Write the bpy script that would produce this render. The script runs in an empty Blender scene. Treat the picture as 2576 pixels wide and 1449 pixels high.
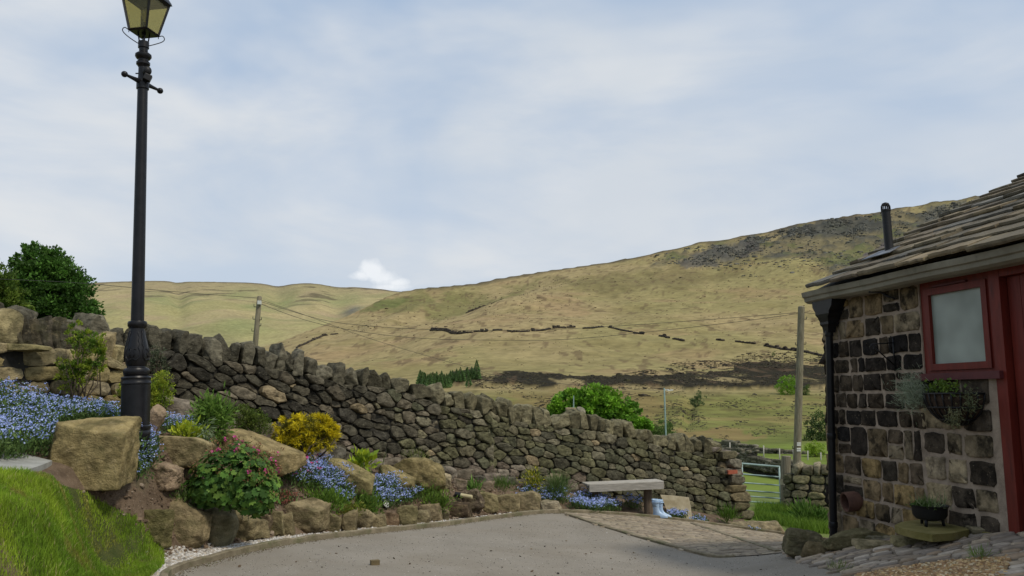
import bpy, math, random
import numpy as np
from mathutils import Vector, Matrix
from mathutils.geometry import delaunay_2d_cdt

# ------------------------------------------------------------------ camera, sky, sun, exposure
scene = bpy.context.scene
F = 2000.0; CX = 1288.0; CY = 724.5; EYE = 1.6
PITCH = math.atan(275.5 / F)
cam_d = bpy.data.cameras.new('camera'); cam = bpy.data.objects.new('camera', cam_d)
scene.collection.objects.link(cam)
cam.location = (0, 0, EYE); cam.rotation_euler = (math.pi / 2 + PITCH, 0, 0)
cam_d.sensor_width = 36.0; cam_d.lens = 36.0 * F / 2576.0
cam_d.clip_start = 0.05; cam_d.clip_end = 20000
scene.camera = cam
scene.view_settings.view_transform = 'Standard'
scene.view_settings.look = 'None'
scene.view_settings.gamma = 1.0
scene.view_settings.exposure = 0.0
SUN_EL = math.radians(52); SUN_AZ = math.radians(128)   # azimuth clockwise from +Y (view direction)
sd = bpy.data.lights.new('sun', 'SUN'); sun = bpy.data.objects.new('sun', sd)
scene.collection.objects.link(sun)
sd.energy = 2.4; sd.angle = math.radians(9); sd.color = (1.0, 0.92, 0.78)
sdir = Vector((math.sin(SUN_AZ) * math.cos(SUN_EL), math.cos(SUN_AZ) * math.cos(SUN_EL), math.sin(SUN_EL)))
sun.rotation_euler = sdir.to_track_quat('Z', 'Y').to_euler()

world = bpy.data.worlds.new('World'); scene.world = world; world.use_nodes = True
def make_sky():
    nt = world.node_tree; N = nt.nodes; L = nt.links; N.clear()
    out = N.new('ShaderNodeOutputWorld'); bg = N.new('ShaderNodeBackground')
    sky = N.new('ShaderNodeTexSky'); sky.sky_type = 'NISHITA'; sky.sun_disc = False
    sky.sun_elevation = SUN_EL; sky.sun_rotation = SUN_AZ
    sky.air_density = 1.0; sky.dust_density = 1.6; sky.ozone_density = 1.5
    tc = N.new('ShaderNodeTexCoord')
    def noise(scale, rot, loc, det, rough, dist, sc):
        m = N.new('ShaderNodeMapping'); m.inputs['Rotation'].default_value = rot
        m.inputs['Scale'].default_value = sc; m.inputs['Location'].default_value = loc
        n = N.new('ShaderNodeTexNoise'); n.inputs['Scale'].default_value = scale
        n.inputs['Detail'].default_value = det; n.inputs['Roughness'].default_value = rough
        n.inputs['Distortion'].default_value = dist
        L.new(tc.outputs['Generated'], m.inputs['Vector']); L.new(m.outputs['Vector'], n.inputs['Vector'])
        return n.outputs['Fac']
    def ramp(fac, a, b, ca, cb, mode='EASE'):
        r = N.new('ShaderNodeValToRGB'); r.color_ramp.interpolation = mode
        r.color_ramp.elements[0].position = a; r.color_ramp.elements[1].position = b
        r.color_ramp.elements[0].color = (*ca, 1); r.color_ramp.elements[1].color = (*cb, 1)
        L.new(fac, r.inputs['Fac']); return r.outputs['Color']
    def mix(fac, a, b):
        m = N.new('ShaderNodeMix'); m.data_type = 'RGBA'
        if hasattr(fac, 'links'): L.new(fac, m.inputs[0])
        else: m.inputs[0].default_value = fac
        for v, i in ((a, 6), (b, 7)):
            if hasattr(v, 'links'): L.new(v, m.inputs[i])
            else: m.inputs[i].default_value = (*v, 1)
        return m.outputs[2]
    def math_(op, a, b=None):
        m = N.new('ShaderNodeMath'); m.operation = op
        for v, i in ((a, 0), (b, 1)):
            if v is None: continue
            if hasattr(v, 'links'): L.new(v, m.inputs[i])
            else: m.inputs[i].default_value = v
        return m.outputs[0]
    # background brightness factor 0.1 on the physical sky, clouds in the same scale (x10)
    n1 = noise(1.5, (0.15, 0.35, 0.2), (3.3, 1.7, 0.4), 5, 0.5, 0.5, (0.8, 1, 2.1))
    n2 = noise(4.0, (0.1, 0.45, 0), (1.1, 5.2, 7.4), 6, 0.55, 0.3, (0.7, 1, 2.2))
    base = mix(0.80, sky.outputs['Color'], (3.9, 5.05, 6.7))
    cover = ramp(n1, 0.37, 0.56, (0.0,) * 3, (1.0,) * 3)
    wis = ramp(n2, 0.3, 0.62, (0.5,) * 3, (1,) * 3)
    cm = N.new('ShaderNodeMix'); cm.data_type = 'RGBA'; cm.blend_type = 'MULTIPLY'; cm.inputs[0].default_value = 1
    L.new(cover, cm.inputs[6]); L.new(wis, cm.inputs[7])
    tone = ramp(noise(2.3, (0, 0.2, 0), (8, 2, 1), 4, 0.5, 0.2, (1, 1, 2)), 0.35, 0.65, (5.6, 6.05, 6.6), (6.7, 6.9, 7.1))
    col = mix(cm.outputs[2], base, tone)
    # the one small cumulus over the far ridge: puffs given by direction
    sep = N.new('ShaderNodeSeparateXYZ'); L.new(tc.outputs['Generated'], sep.inputs[0])
    ax = math_('DIVIDE', sep.outputs[0], sep.outputs[1]); az = math_('DIVIDE', sep.outputs[2], sep.outputs[1])
    acc = None
    for (px, py, rx, ry) in ((938, 680, 38, 30), (925, 672, 22, 20), (965, 700, 44, 24), (905, 695, 34, 15), (1000, 712, 34, 14), (985, 722, 60, 12)):
        d = ray(px, py); tx, tz = d.x / d.y, d.z / d.y
        a = math_('MULTIPLY', math_('SUBTRACT', ax, tx), F / rx); b = math_('MULTIPLY', math_('SUBTRACT', az, tz), F / ry)
        v = math_('SUBTRACT', 1.0, math_('ADD', math_('MULTIPLY', a, a), math_('MULTIPLY', b, b)))
        acc = v if acc is None else math_('SMOOTH_MAX' if False else 'MAXIMUM', acc, v)
    nn = noise(38, (0, 0, 0), (0, 0, 0), 5, 0.6, 0, (1, 1, 1))
    v = math_('ADD', acc, math_('MULTIPLY', math_('SUBTRACT', nn, 0.5), 2.6))
    front = math_('GREATER_THAN', sep.outputs[1], 0.0)
    cum = math_('MULTIPLY', front, math_('MINIMUM', math_('MAXIMUM', math_('MULTIPLY', v, 0.7), 0.0), 0.72))
    col = mix(cum, col, (8.3, 8.5, 8.7))
    L.new(col, bg.inputs['Color']); bg.inputs['Strength'].default_value = 0.113
    L.new(bg.outputs[0], out.inputs[0])

# ------------------------------------------------------------------ geometry of the place
cp, sp_ = math.cos(PITCH), math.sin(PITCH)
def ray(px, py):
    xc = (px - CX) / F; yc = (CY - py) / F
    return Vector((xc, cp - sp_ * yc, sp_ + cp * yc))
def at(px, py, d):
    r = ray(px, py); return Vector((r.x / r.y * d, d, EYE + r.z / r.y * d))
def rays_np(px, py):
    xc = (px - CX) / F; yc = (CY - py) / F
    Y = cp - sp_ * yc
    return xc / Y, (sp_ + cp * yc) / Y
make_sky()

def _hash(ix, iy, iz, seed):
    h = (ix.astype(np.int64) * 374761393 + iy.astype(np.int64) * 668265263 + iz.astype(np.int64) * 2147483647 + seed * 974711) & 0xffffffff
    h = ((h ^ (h >> 13)) * 1274126177) & 0xffffffff
    h = ((h ^ (h >> 16)) * 2246822519) & 0xffffffff
    h = h ^ (h >> 15)
    return (h & 0xffffff) / float(0xffffff) * 2 - 1
def vnoise(p, seed=0):
    p = np.asarray(p, float); i = np.floor(p).astype(np.int64); f = p - i; u = f * f * (3 - 2 * f)
    r = 0
    for dx in (0, 1):
        for dy in (0, 1):
            for dz in (0, 1):
                w = (u[:, 0] if dx else 1 - u[:, 0]) * (u[:, 1] if dy else 1 - u[:, 1]) * (u[:, 2] if dz else 1 - u[:, 2])
                r = r + w * _hash(i[:, 0] + dx, i[:, 1] + dy, i[:, 2] + dz, seed)
    return r
def fbm(p, o=4, seed=0, g=0.5):
    a = 1; r = 0; q = np.asarray(p, float)
    for k in range(o):
        r = r + a * vnoise(q, seed + k * 7); q = q * 2.03 + 11.3; a *= g
    return r
def smooth(a, b, x):
    t = np.clip((x - a) / (b - a), 0, 1); return t * t * (3 - 2 * t)

col_main = scene.collection
def wl(o):
    v = Vector((0, 0, 0))
    while o is not None: v = v + o.location; o = o.parent
    return v
def link(o, parent=None):
    col_main.objects.link(o)
    if parent is not None: o.parent = parent
    return o
def tag(o, label=None, cat=None, group=None, kind=None):
    if label: o['label'] = label
    if cat: o['category'] = cat
    if group: o['group'] = group
    if kind: o['kind'] = kind
    return o
def thing(name, label, cat, loc, group=None):
    o = bpy.data.objects.new(name, None); o.location = loc; o.empty_display_size = 0.1
    link(o); return tag(o, label, cat, group)
class MB:
    """collects vertices, faces and vertex colours, and links them as ONE mesh object"""
    def __init__(s): s.v = []; s.f = []; s.c = []; s.n = 0
    def add(s, v, f, c=(0.5, 0.5, 0.5)):
        v = np.asarray(v, float).reshape(-1, 3)
        s.v.append(v)
        if isinstance(f, np.ndarray): s.f.append(f + s.n)
        else:
            by = {}
            for q in f: by.setdefault(len(q), []).append(q)
            for k, q in by.items(): s.f.append(np.array(q, dtype=np.int64) + s.n)
        c = np.asarray(c, float)
        if c.ndim == 1: c = np.tile(c, (len(v), 1))
        s.c.append(c); s.n += len(v); return s
    def box(s, c, sx, sy, sz, R=None, col=(0.5,) * 3, bev=0.0):
        h = np.array([sx, sy, sz]) / 2
        if bev <= 0:
            v = np.array([(x, y, z) for x in (-1, 1) for y in (-1, 1) for z in (-1, 1)], float) * h
            f = [(0, 1, 3, 2), (4, 6, 7, 5), (0, 4, 5, 1), (2, 3, 7, 6), (0, 2, 6, 4), (1, 5, 7, 3)]
        else:
            v = CUBE2_V * (h - bev) + CUBE2_O * bev; f = CUBE2_F
        if R is not None: v = v @ np.array(R).T
        return s.add(v + np.array(c), f, col)
    def tube(s, pts, rad, n=8, col=(0.5,) * 3, cap=True):
        pts = [Vector(p) for p in pts]; m = len(pts)
        rad = [rad] * m if np.isscalar(rad) else rad
        V = []; up = Vector((0, 0, 1)); prev = None
        for i, p in enumerate(pts):
            t = (pts[min(i + 1, m - 1)] - pts[max(i - 1, 0)]).normalized()
            if prev is None:
                a = t.cross(up) if abs(t.z) < 0.95 else t.cross(Vector((0, 1, 0)))
            else: a = prev - t * prev.dot(t)
            a.normalize(); prev = a; b = t.cross(a)
            for k in range(n):
                an = 2 * math.pi * k / n; V.append(p + (a * math.cos(an) + b * math.sin(an)) * rad[i])
        f = [(i * n + k, i * n + (k + 1) % n, (i + 1) * n + (k + 1) % n, (i + 1) * n + k) for i in range(m - 1) for k in range(n)]
        if cap: f.append(tuple(range(n))[::-1]); f.append(tuple((m - 1) * n + k for k in range(n)))
        return s.add([tuple(x) for x in V], f, col)
    def lathe(s, o, prof, n=24, col=(0.5,) * 3, axis=None, flute=None):
        o = Vector(o); R = Matrix.Identity(3) if axis is None else Vector(axis).to_track_quat('Z', 'Y').to_matrix()
        V = []
        for j, (r, z) in enumerate(prof):
            for k in range(n):
                a = 2 * math.pi * k / n; rr = r * (1 + (flute(a, z) if flute else 0))
                V.append(tuple(o + R @ Vector((rr * math.cos(a), rr * math.sin(a), z))))
        m = len(prof)
        f = [(i * n + k, i * n + (k + 1) % n, (i + 1) * n + (k + 1) % n, (i + 1) * n + k) for i in range(m - 1) for k in range(n)]
        f.append(tuple(range(n))[::-1]); f.append(tuple((m - 1) * n + k for k in range(n)))
        return s.add(V, f, col)
    def build(s, name, mat, parent=None, smooth=True, loc=None):
        v = np.concatenate(s.v)
        off = wl(parent) if parent is not None else (Vector(loc) if loc is not None else Vector((0, 0, 0)))
        v = v - np.array(off)
        me = bpy.data.meshes.new(name)
        me.vertices.add(len(v)); me.vertices.foreach_set('co', v.astype(np.float32).ravel())
        ls = np.concatenate([np.full(len(q), q.shape[1]) for q in s.f]); li = np.concatenate([q.ravel() for q in s.f])
        me.loops.add(len(li)); me.loops.foreach_set('vertex_index', li.astype(np.int32))
        me.polygons.add(len(ls)); st = np.concatenate([[0], np.cumsum(ls)[:-1]])
        me.polygons.foreach_set('loop_start', st.astype(np.int32)); me.polygons.foreach_set('loop_total', ls.astype(np.int32))
        me.polygons.foreach_set('use_smooth', np.full(len(ls), bool(smooth)))
        me.update(calc_edges=True); me.validate()
        ca = me.color_attributes.new('Col', 'FLOAT_COLOR', 'POINT')
        c = np.concatenate(s.c); ca.data.foreach_set('color', np.hstack([c, np.ones((len(c), 1))]).astype(np.float32).ravel())
        me.materials.append(mat)
        if smooth == 'auto': 
            try: me.set_sharp_from_angle(angle=math.radians(38))
            except Exception: pass
        o = bpy.data.objects.new(name, me); link(o, parent)
        if parent is None and loc is not None: o.location = loc
        return o

def cubesphere(n):
    V = {}; F_ = []; L = []
    def idx(p):
        k = tuple(np.round(p, 6))
        if k not in V: V[k] = len(L); L.append(p)
        return V[k]
    for ax in range(3):
        for sgn in (-1, 1):
            a, b = (ax + 1) % 3, (ax + 2) % 3
            for i in range(n):
                for j in range(n):
                    q = []
                    for (di, dj) in ((0, 0), (1, 0), (1, 1), (0, 1)):
                        p = [0, 0, 0]; p[ax] = sgn; p[a] = -1 + 2 * (i + di) / n; p[b] = -1 + 2 * (j + dj) / n
                        q.append(idx(p))
                    F_.append(q if sgn > 0 else q[::-1])
    L = np.array(L, float); return L, np.array(F_)
CS = {n: cubesphere(n) for n in (2, 3, 8, 14, 20, 30)}
def _bev():
    v, f = cubesphere(3)
    k = np.where(np.abs(v) > 0.9, 1.0, 0.0) * np.sign(v)
    inner = np.sign(v); o = np.where(np.abs(v) > 0.9, np.sign(v), 0.0)
    return inner, o, f
CUBE2_V, CUBE2_O, CUBE2_F = _bev()

def rot(axis, a): return np.array(Matrix.Rotation(a, 3, axis))
def rock(c, dims, seed, n=14, p=12, yaw=0, tilt=0, roll=0, cuts=(), rough=0.05, nfree=7, box=1.0):
    """faceted, weathered stone: directions pushed out to a soft intersection of planes"""
    rs = np.random.RandomState(seed)
    g, f = CS[n]; d = g / np.linalg.norm(g, axis=1)[:, None]
    pl = []
    for ax in range(3):
        for s in (-1, 1):
            nrm = np.zeros(3); nrm[ax] = s; nrm += rs.normal(0, 0.13, 3); nrm /= np.linalg.norm(nrm); pl.append((nrm, rs.uniform(0.9, 1.0) * box))
    for _ in range(nfree):
        nrm = rs.normal(0, 1, 3); nrm /= np.linalg.norm(nrm); pl.append((nrm, rs.uniform(0.95, 1.25)))
    for cu in cuts:
        nrm = np.array(cu[:3], float); nrm /= np.linalg.norm(nrm); pl.append((nrm, cu[3]))
    s = 0
    for nrm, dd in pl: s = s + np.maximum(d @ nrm, 0) ** p / dd ** p
    r = s ** (-1.0 / p)
    v = d * r[:, None]
    hs = np.array(dims) / 2
    v = v * hs
    m = min(dims)
    q = v / (m * 0.42) + seed * 3.1
    a1 = fbm(q, 5, seed % 97, 0.55); a2 = 1 - np.abs(fbm(q * 0.8 + 5, 4, seed % 89)) * 2
    v = v + d * ((a1 * 0.75 - np.maximum(a2 - 0.55, 0) * 0.9) * m * rough)[:, None]
    R = rot('Z', yaw) @ rot('X', tilt) @ rot('Y', roll)
    return v @ R.T + np.array(c), f

# ------------------------------------------------------------------ materials
def crackle(nt, L, vec, scale, src, amount, dark):
    v = nt.nodes.new('ShaderNodeTexVoronoi'); v.feature = 'DISTANCE_TO_EDGE'; v.inputs['Scale'].default_value = scale; L.new(vec, v.inputs['Vector'])
    return v.outputs['Distance']
def mat(name, c1, c2=None, sc=4.0, rough=0.85, bump=0.3, bsc=30, attr=False, metal=0.0, spec=0.3, trans=0.0, vary=0.5,
        spots=None, spots2=None, bdist=0.02, det=6, stretch=(1, 1, 1), r1=0.35, r2=0.65):
    m = bpy.data.materials.new(name); m.use_nodes = True; nt = m.node_tree; N = nt.nodes; L = nt.links
    b = N['Principled BSDF']; out = N['Material Output']
    tc = N.new('ShaderNodeNewGeometry'); mp = N.new('ShaderNodeMapping'); mp.inputs['Scale'].default_value = stretch
    L.new(tc.outputs['Position'], mp.inputs[0])
    def noi(s, d=det, ro=0.6):
        n = N.new('ShaderNodeTexNoise'); n.inputs['Scale'].default_value = s; n.inputs['Detail'].default_value = d
        n.inputs['Roughness'].default_value = ro; L.new(mp.outputs[0], n.inputs['Vector']); return n.outputs['Fac']
    def ramp(fac, a, bb, ca, cb):
        r = N.new('ShaderNodeValToRGB'); r.color_ramp.elements[0].position = a; r.color_ramp.elements[1].position = bb
        r.color_ramp.elements[0].color = (*ca, 1); r.color_ramp.elements[1].color = (*cb, 1); L.new(fac, r.inputs[0]); return r.outputs[0]
    def mixc(fac, a, bb, mode='MIX'):
        x = N.new('ShaderNodeMix'); x.data_type = 'RGBA'; x.blend_type = mode
        for v, i in ((fac, 0), (a, 6), (bb, 7)):
            if hasattr(v, 'links'): L.new(v, x.inputs[i])
            elif i == 0: x.inputs[0].default_value = v
            else: x.inputs[i].default_value = (*v, 1)
        return x.outputs[2]
    if attr:
        a = N.new('ShaderNodeVertexColor'); a.layer_name = 'Col'
        col = mixc(1.0, a.outputs[0], ramp(noi(sc), r1, r2, (1 - vary,) * 3, (1 + vary,) * 3), 'MULTIPLY')
    else:
        col = ramp(noi(sc), r1, r2, c1, c2 or c1)
    for sp in (spots, spots2):
        if sp: # (colour, scale, lo, hi, amount)
            col = mixc(ramp(noi(sp[1], 5, 0.65), sp[2], sp[3], (0,) * 3, (sp[4],) * 3), col, sp[0])
    L.new(col, b.inputs['Base Color'])
    b.inputs['Roughness'].default_value = rough; b.inputs['Metallic'].default_value = metal
    b.inputs['Specular IOR Level'].default_value = spec
    if bump > 0:
        bn = N.new('ShaderNodeBump'); bn.inputs['Strength'].default_value = bump; bn.inputs['Distance'].default_value = bdist
        L.new(noi(bsc, 6, 0.7), bn.inputs['Height']); L.new(bn.outputs[0], b.inputs['Normal'])
    if trans > 0:
        t = N.new('ShaderNodeBsdfTranslucent'); L.new(col, t.inputs['Color']); ms = N.new('ShaderNodeMixShader')
        ms.inputs[0].default_value = trans; L.new(b.outputs[0], ms.inputs[1]); L.new(t.outputs[0], ms.inputs[2]); L.new(ms.outputs[0], out.inputs[0])
    return m
M = {}
M['soil'] = mat('soil', (0.10, 0.068, 0.042), (0.21, 0.15, 0.10), 6, 0.95, 0.9, 35, bdist=0.03, spots=((0.27, 0.21, 0.15), 60, 0.58, 0.66, 0.7), spots2=((0.05, 0.06, 0.02), 3, 0.55, 0.7, 0.5))
M['asphalt'] = mat('asphalt', (0.205, 0.186, 0.155), (0.285, 0.258, 0.218), 1.3, 0.92, 0.6, 120, bdist=0.006, spots=((0.42, 0.40, 0.36), 85, 0.60, 0.68, 0.75), spots2=((0.18, 0.150, 0.108), 0.9, 0.45, 0.70, 0.4), spec=0.1, det=9, r1=0.2, r2=0.8)
M['kerb'] = mat('kerb', (0.15, 0.125, 0.08), (0.26, 0.22, 0.15), 7, 0.9, 0.5, 60, spots=((0.09, 0.10, 0.04), 4, 0.5, 0.66, 0.7))
M['stone'] = mat('stone', None, None, 11, 0.92, 1.0, 28, attr=True, vary=0.5, spots=((0.30, 0.28, 0.20), 26, 0.60, 0.70, 0.6), spots2=((0.030, 0.027, 0.020), 7, 0.54, 0.68, 0.4), bdist=0.03, spec=0.12, stretch=(1, 1, 1.5))
M['boulder'] = mat('boulder', None, None, 7, 0.92, 1.0, 17, attr=True, vary=0.45, spots=((0.34, 0.27, 0.155), 14, 0.56, 0.66, 0.5), spots2=((0.085, 0.08, 0.032), 5.5, 0.50, 0.64, 0.5), bdist=0.035, spec=0.12, stretch=(1, 1, 1.4))
M['core'] = mat('core', (0.02, 0.019, 0.016), (0.04, 0.037, 0.03), 8, 1, 0.5, 20)
M['leaf'] = mat('leaf', None, None, 6, 0.6, 0, attr=True, vary=0.22, trans=0.28, spec=0.25)
M['petal'] = mat('petal', None, None, 9, 0.7, 0, attr=True, vary=0.1, trans=0.25, spec=0.1)
M['grass'] = mat('grass', None, None, 2.5, 0.6, 0, attr=True, vary=0.25, trans=0.3, spec=0.15)
M['turf'] = mat('turf', (0.045, 0.06, 0.012), (0.08, 0.09, 0.025), 8, 0.95, 0.8, 60)
M['gravel'] = mat('gravel', None, None, 20, 0.85, 0.3, 120, attr=True, vary=0.15, bdist=0.004)
M['gravelbed'] = mat('gravel_bed', (0.22, 0.20, 0.17), (0.36, 0.34, 0.31), 60, 0.95, 0.8, 90)
M['goldbed'] = mat('gold_bed', (0.20, 0.13, 0.06), (0.36, 0.25, 0.13), 60, 0.95, 0.8, 90)
M['sett'] = mat('sett', None, None, 14, 0.8, 0.5, 90, attr=True, vary=0.25, bdist=0.006, spots=((0.10, 0.08, 0.055), 3, 0.5, 0.7, 0.4))
M['joint'] = mat('joint', (0.12, 0.10, 0.075), (0.19, 0.155, 0.115), 8, 0.95, 0.6, 60)
M['iron'] = mat('black_iron', (0.005, 0.005, 0.006), (0.010, 0.010, 0.012), 12, 0.36, 0.25, 90, spec=0.3, bdist=0.004, spots=((0.10, 0.05, 0.03), 25, 0.72, 0.78, 0.4))
M['blackplastic'] = mat('black_plastic', (0.008, 0.008, 0.009), (0.014, 0.014, 0.015), 12, 0.5, 0.1, 60, spec=0.3)
M['galv'] = mat('galvanised', (0.21, 0.30, 0.29), (0.30, 0.40, 0.385), 8, 0.5, 0.1, 60, metal=0.25, spec=0.5)
M['pole'] = mat('pole_wood', (0.13, 0.11, 0.075), (0.25, 0.22, 0.155), 6, 0.9, 0.6, 30, stretch=(6, 6, 0.5))
M['benchwood'] = mat('bench_wood', (0.33, 0.31, 0.27), (0.48, 0.45, 0.40), 9, 0.85, 0.4, 50, stretch=(0.6, 4, 4))
M['logwood'] = mat('log_wood', (0.09, 0.065, 0.045), (0.17, 0.13, 0.09), 8, 0.9, 0.6, 30, stretch=(4, 4, 0.6))
M['bark'] = mat('bark', (0.06, 0.045, 0.03), (0.13, 0.10, 0.07), 8, 0.95, 0.8, 30, stretch=(4, 4, 1))
M['red'] = mat('red_paint', (0.10, 0.013, 0.008), (0.15, 0.020, 0.012), 7, 0.5, 0.25, 60, spec=0.3, spots=((0.05, 0.012, 0.010), 9, 0.55, 0.7, 0.6), stretch=(3, 3, 0.4), bdist=0.004)
M['sillred'] = mat('sill_paint', (0.07, 0.018, 0.020), (0.105, 0.024, 0.025), 5, 0.5, 0.1, 60)
M['mortar'] = mat('mortar', (0.24, 0.19, 0.145), (0.38, 0.305, 0.235), 9, 0.95, 0.8, 60, spots=((0.14, 0.11, 0.08), 5, 0.55, 0.72, 0.6), bdist=0.01, spec=0.1)
M['housestone'] = mat('house_stone', None, None, 9, 0.92, 1.0, 40, attr=True, vary=0.55, spots=((0.012, 0.010, 0.008), 5.5, 0.52, 0.62, 0.8), spots2=((0.32, 0.27, 0.18), 42, 0.62, 0.70, 0.5), bdist=0.02, spec=0.1)
M['lintel'] = mat('lintel', (0.13, 0.10, 0.05), (0.22, 0.165, 0.09), 4, 0.9, 0.5, 40, spots=((0.05, 0.045, 0.03), 3, 0.52, 0.7, 0.6))
M['gutter'] = mat('gutter', (0.15, 0.135, 0.10), (0.25, 0.235, 0.18), 3, 0.6, 0.25, 40, spots=((0.06, 0.06, 0.035), 6, 0.55, 0.7, 0.6), stretch=(1, 1, 1))
M['slate'] = mat('roof_stone', None, None, 6, 0.8, 0.7, 40, attr=True, vary=0.4, spots=((0.22, 0.19, 0.08), 7, 0.6, 0.74, 0.4), spots2=((0.03, 0.03, 0.028), 3, 0.5, 0.66, 0.5), bdist=0.012)
M['lead'] = mat('lead', (0.10, 0.105, 0.115), (0.22, 0.23, 0.25), 8, 0.5, 0.3, 30, metal=0.3)
M['grit'] = mat('grit', (0.12, 0.09, 0.055), (0.2, 0.15, 0.10), 20, 1, 0.5, 60)
M['terracotta'] = mat('terracotta', (0.06, 0.028, 0.02), (0.12, 0.06, 0.04), 10, 0.8, 0.4, 40)
M['flag'] = mat('flagstone', (0.24, 0.24, 0.22), (0.36, 0.36, 0.33), 6, 0.85, 0.4, 40)
M['paleslab'] = mat('pale_slab', (0.26, 0.215, 0.13), (0.42, 0.37, 0.26), 5, 0.9, 0.4, 40, spots=((0.50, 0.47, 0.38), 5, 0.6, 0.75, 0.4))
M['moss_slab'] = mat('mossy_slab', (0.13, 0.115, 0.03), (0.23, 0.195, 0.07), 6, 0.95, 0.5, 50, spots=((0.20, 0.18, 0.13), 5, 0.55, 0.7, 0.6))
M['brick'] = mat('brick', (0.30, 0.08, 0.045), (0.40, 0.12, 0.07), 20, 0.9, 0.4, 60)
M['rubber'] = mat('blue_rubber', (0.30, 0.43, 0.60), (0.38, 0.51, 0.68), 8, 0.35, 0.05, 30, spec=0.5)
M['white'] = mat('white_paint', (0.55, 0.55, 0.52), (0.7, 0.7, 0.67), 8, 0.6, 0.1, 40)
M['wire'] = mat('wire', (0.03, 0.03, 0.03), (0.05, 0.05, 0.045), 5, 0.7, 0)
M['coco'] = mat('coco_liner', (0.035, 0.022, 0.014), (0.07, 0.045, 0.03), 20, 1, 0.9, 60)
M['cream'] = mat('cream_plastic', (0.42, 0.36, 0.20), (0.5, 0.44, 0.27), 8, 0.5, 0)

def glassmat(name, col, rough, alpha_trans, base=(0.1, 0.12, 0.12)):
    m = bpy.data.materials.new(name); m.use_nodes = True; nt = m.node_tree; N = nt.nodes; L = nt.links
    b = N['Principled BSDF']; b.inputs['Base Color'].default_value = (*base, 1); b.inputs['Roughness'].default_value = rough
    b.inputs['Specular IOR Level'].default_value = 0.6
    t = N.new('ShaderNodeBsdfTransparent'); t.inputs[0].default_value = (*col, 1)
    ms = N.new('ShaderNodeMixShader'); ms.inputs[0].default_value = alpha_trans
    L.new(b.outputs[0], ms.inputs[1]); L.new(t.outputs[0], ms.inputs[2]); L.new(ms.outputs[0], N['Material Output'].inputs[0])
    return m
M['lampglass'] = glassmat('lamp_glass', (0.84, 0.80, 0.58), 0.15, 0.84, (0.42, 0.40, 0.26))
M['bulb'] = glassmat('bulb_glass', (0.7, 0.68, 0.55), 0.1, 0.45, (0.5, 0.5, 0.42))
def frosted():
    m = mat('frosted_glass', (0.17, 0.20, 0.17), (0.31, 0.35, 0.31), 2.4, 0.35, 0.05, 160, spec=0.5, det=2, r1=0.3, r2=0.7)
    return m
M['frost'] = frosted()

# ------------------------------------------------------------------ near ground as a smooth surface through surveyed points
WALLP = [(-260, 985, 8.0), (-120, 1000, 8.5), (0, 1010, 9.0), (300, 1015, 9.9), (450, 1038, 10.4), (600, 1080, 10.9), (850, 1160, 12.0), (1100, 1190, 13.2), (1300, 1207, 14.2), (1500, 1237, 15.0), (1700, 1275, 15.9), (1890, 1307, 16.6)]
KERB = [(425, 1520, 5.4), (420, 1449, 6.3), (560, 1405, 7.2), (700, 1372, 8.0), (900, 1345, 9.2), (1100, 1325, 10.6), (1250, 1305, 11.9), (1370, 1290, 12.8), (1440, 1290, 13.1), (1600, 1299, 13.7), (1750, 1315, 14.1), (1850, 1329, 14.4), (1965, 1346, 14.3)]
GARD = [tuple(at(*q)) for q in WALLP + KERB[9:] + [
    (0, 1180, 5.6), (0, 1449, 3.6), (200, 1449, 4.8), (390, 1425, 6.1), (200, 1250, 5.9), (370, 1340, 6.5), (100, 1320, 4.9),
    (225, 1218, 6.2), (340, 1115, 7.0), (100, 1150, 6.6), (100, 1040, 7.8), (450, 1170, 7.6), (430, 1285, 6.9), (600, 1285, 7.8), (600, 1180, 8.5),
    (800, 1170, 10.6), (760, 1262, 8.8), (900, 1290, 9.6), (950, 1240, 10.3), (1130, 1240, 11.5), (1300, 1255, 12.8), (1500, 1280, 13.7), (1600, 1285, 14.2),
    (1960, 1272, 21.7), (2000, 1320, 17.0), (1900, 1285, 20.0), (2040, 1290, 20.0), (1900, 1258, 25.0), (2080, 1262, 25.0)]]
_X = [(11, 20, EYE - 3.0), (14, 10, EYE - 2.2), (14, 0, EYE - 1.0), (14, -10, EYE - 1), (14, 27, EYE - 3.1)]
GARD += _X + [(-4, 15, EYE - 1.4), (-9, 14, EYE - 0.2), (0, 19, EYE - 2.7), (3.5, 21, EYE - 2.9), (-13, 6, EYE + 0.7), (-13, 0, EYE), (-4, 2.5, EYE - 0.85), (-3, 0, EYE - 1.1),
         (-12, -10, EYE - 0.5), (6, 27, EYE - 3.2), (-4, 26, EYE - 3.4), (-14, 24, EYE - 2.5)]
DRV = [tuple(at(*q)) for q in KERB + [(1400, 1449, 7.0), (1900, 1449, 7.2), (1700, 1380, 9.6), (1200, 1380, 8.6), (900, 1449, 6.6), (1400, 1340, 10.5), (1800, 1405, 8.9), (1980, 1395, 8.6), (1900, 1365, 11.2),
    (2095, 1354, 8.5), (2150, 1449, 6.0), (2300, 1400, 6.4), (2535, 1345, 6.1), (2576, 1449, 4.8), (2400, 1337, 6.9), (2250, 1347, 7.6)]]
DRV += _X + [(-4, 10, EYE - 1.45), (-6, 4, EYE - 1.3), (0, -10, EYE - 1.5), (-12, -10, EYE - 1.2), (0, 0, EYE - 1.5), (0, 3, EYE - 1.5), (2.5, 2, EYE - 1.1), (5, 18, EYE - 2.6), (0, 16, EYE - 2.1)]
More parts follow.
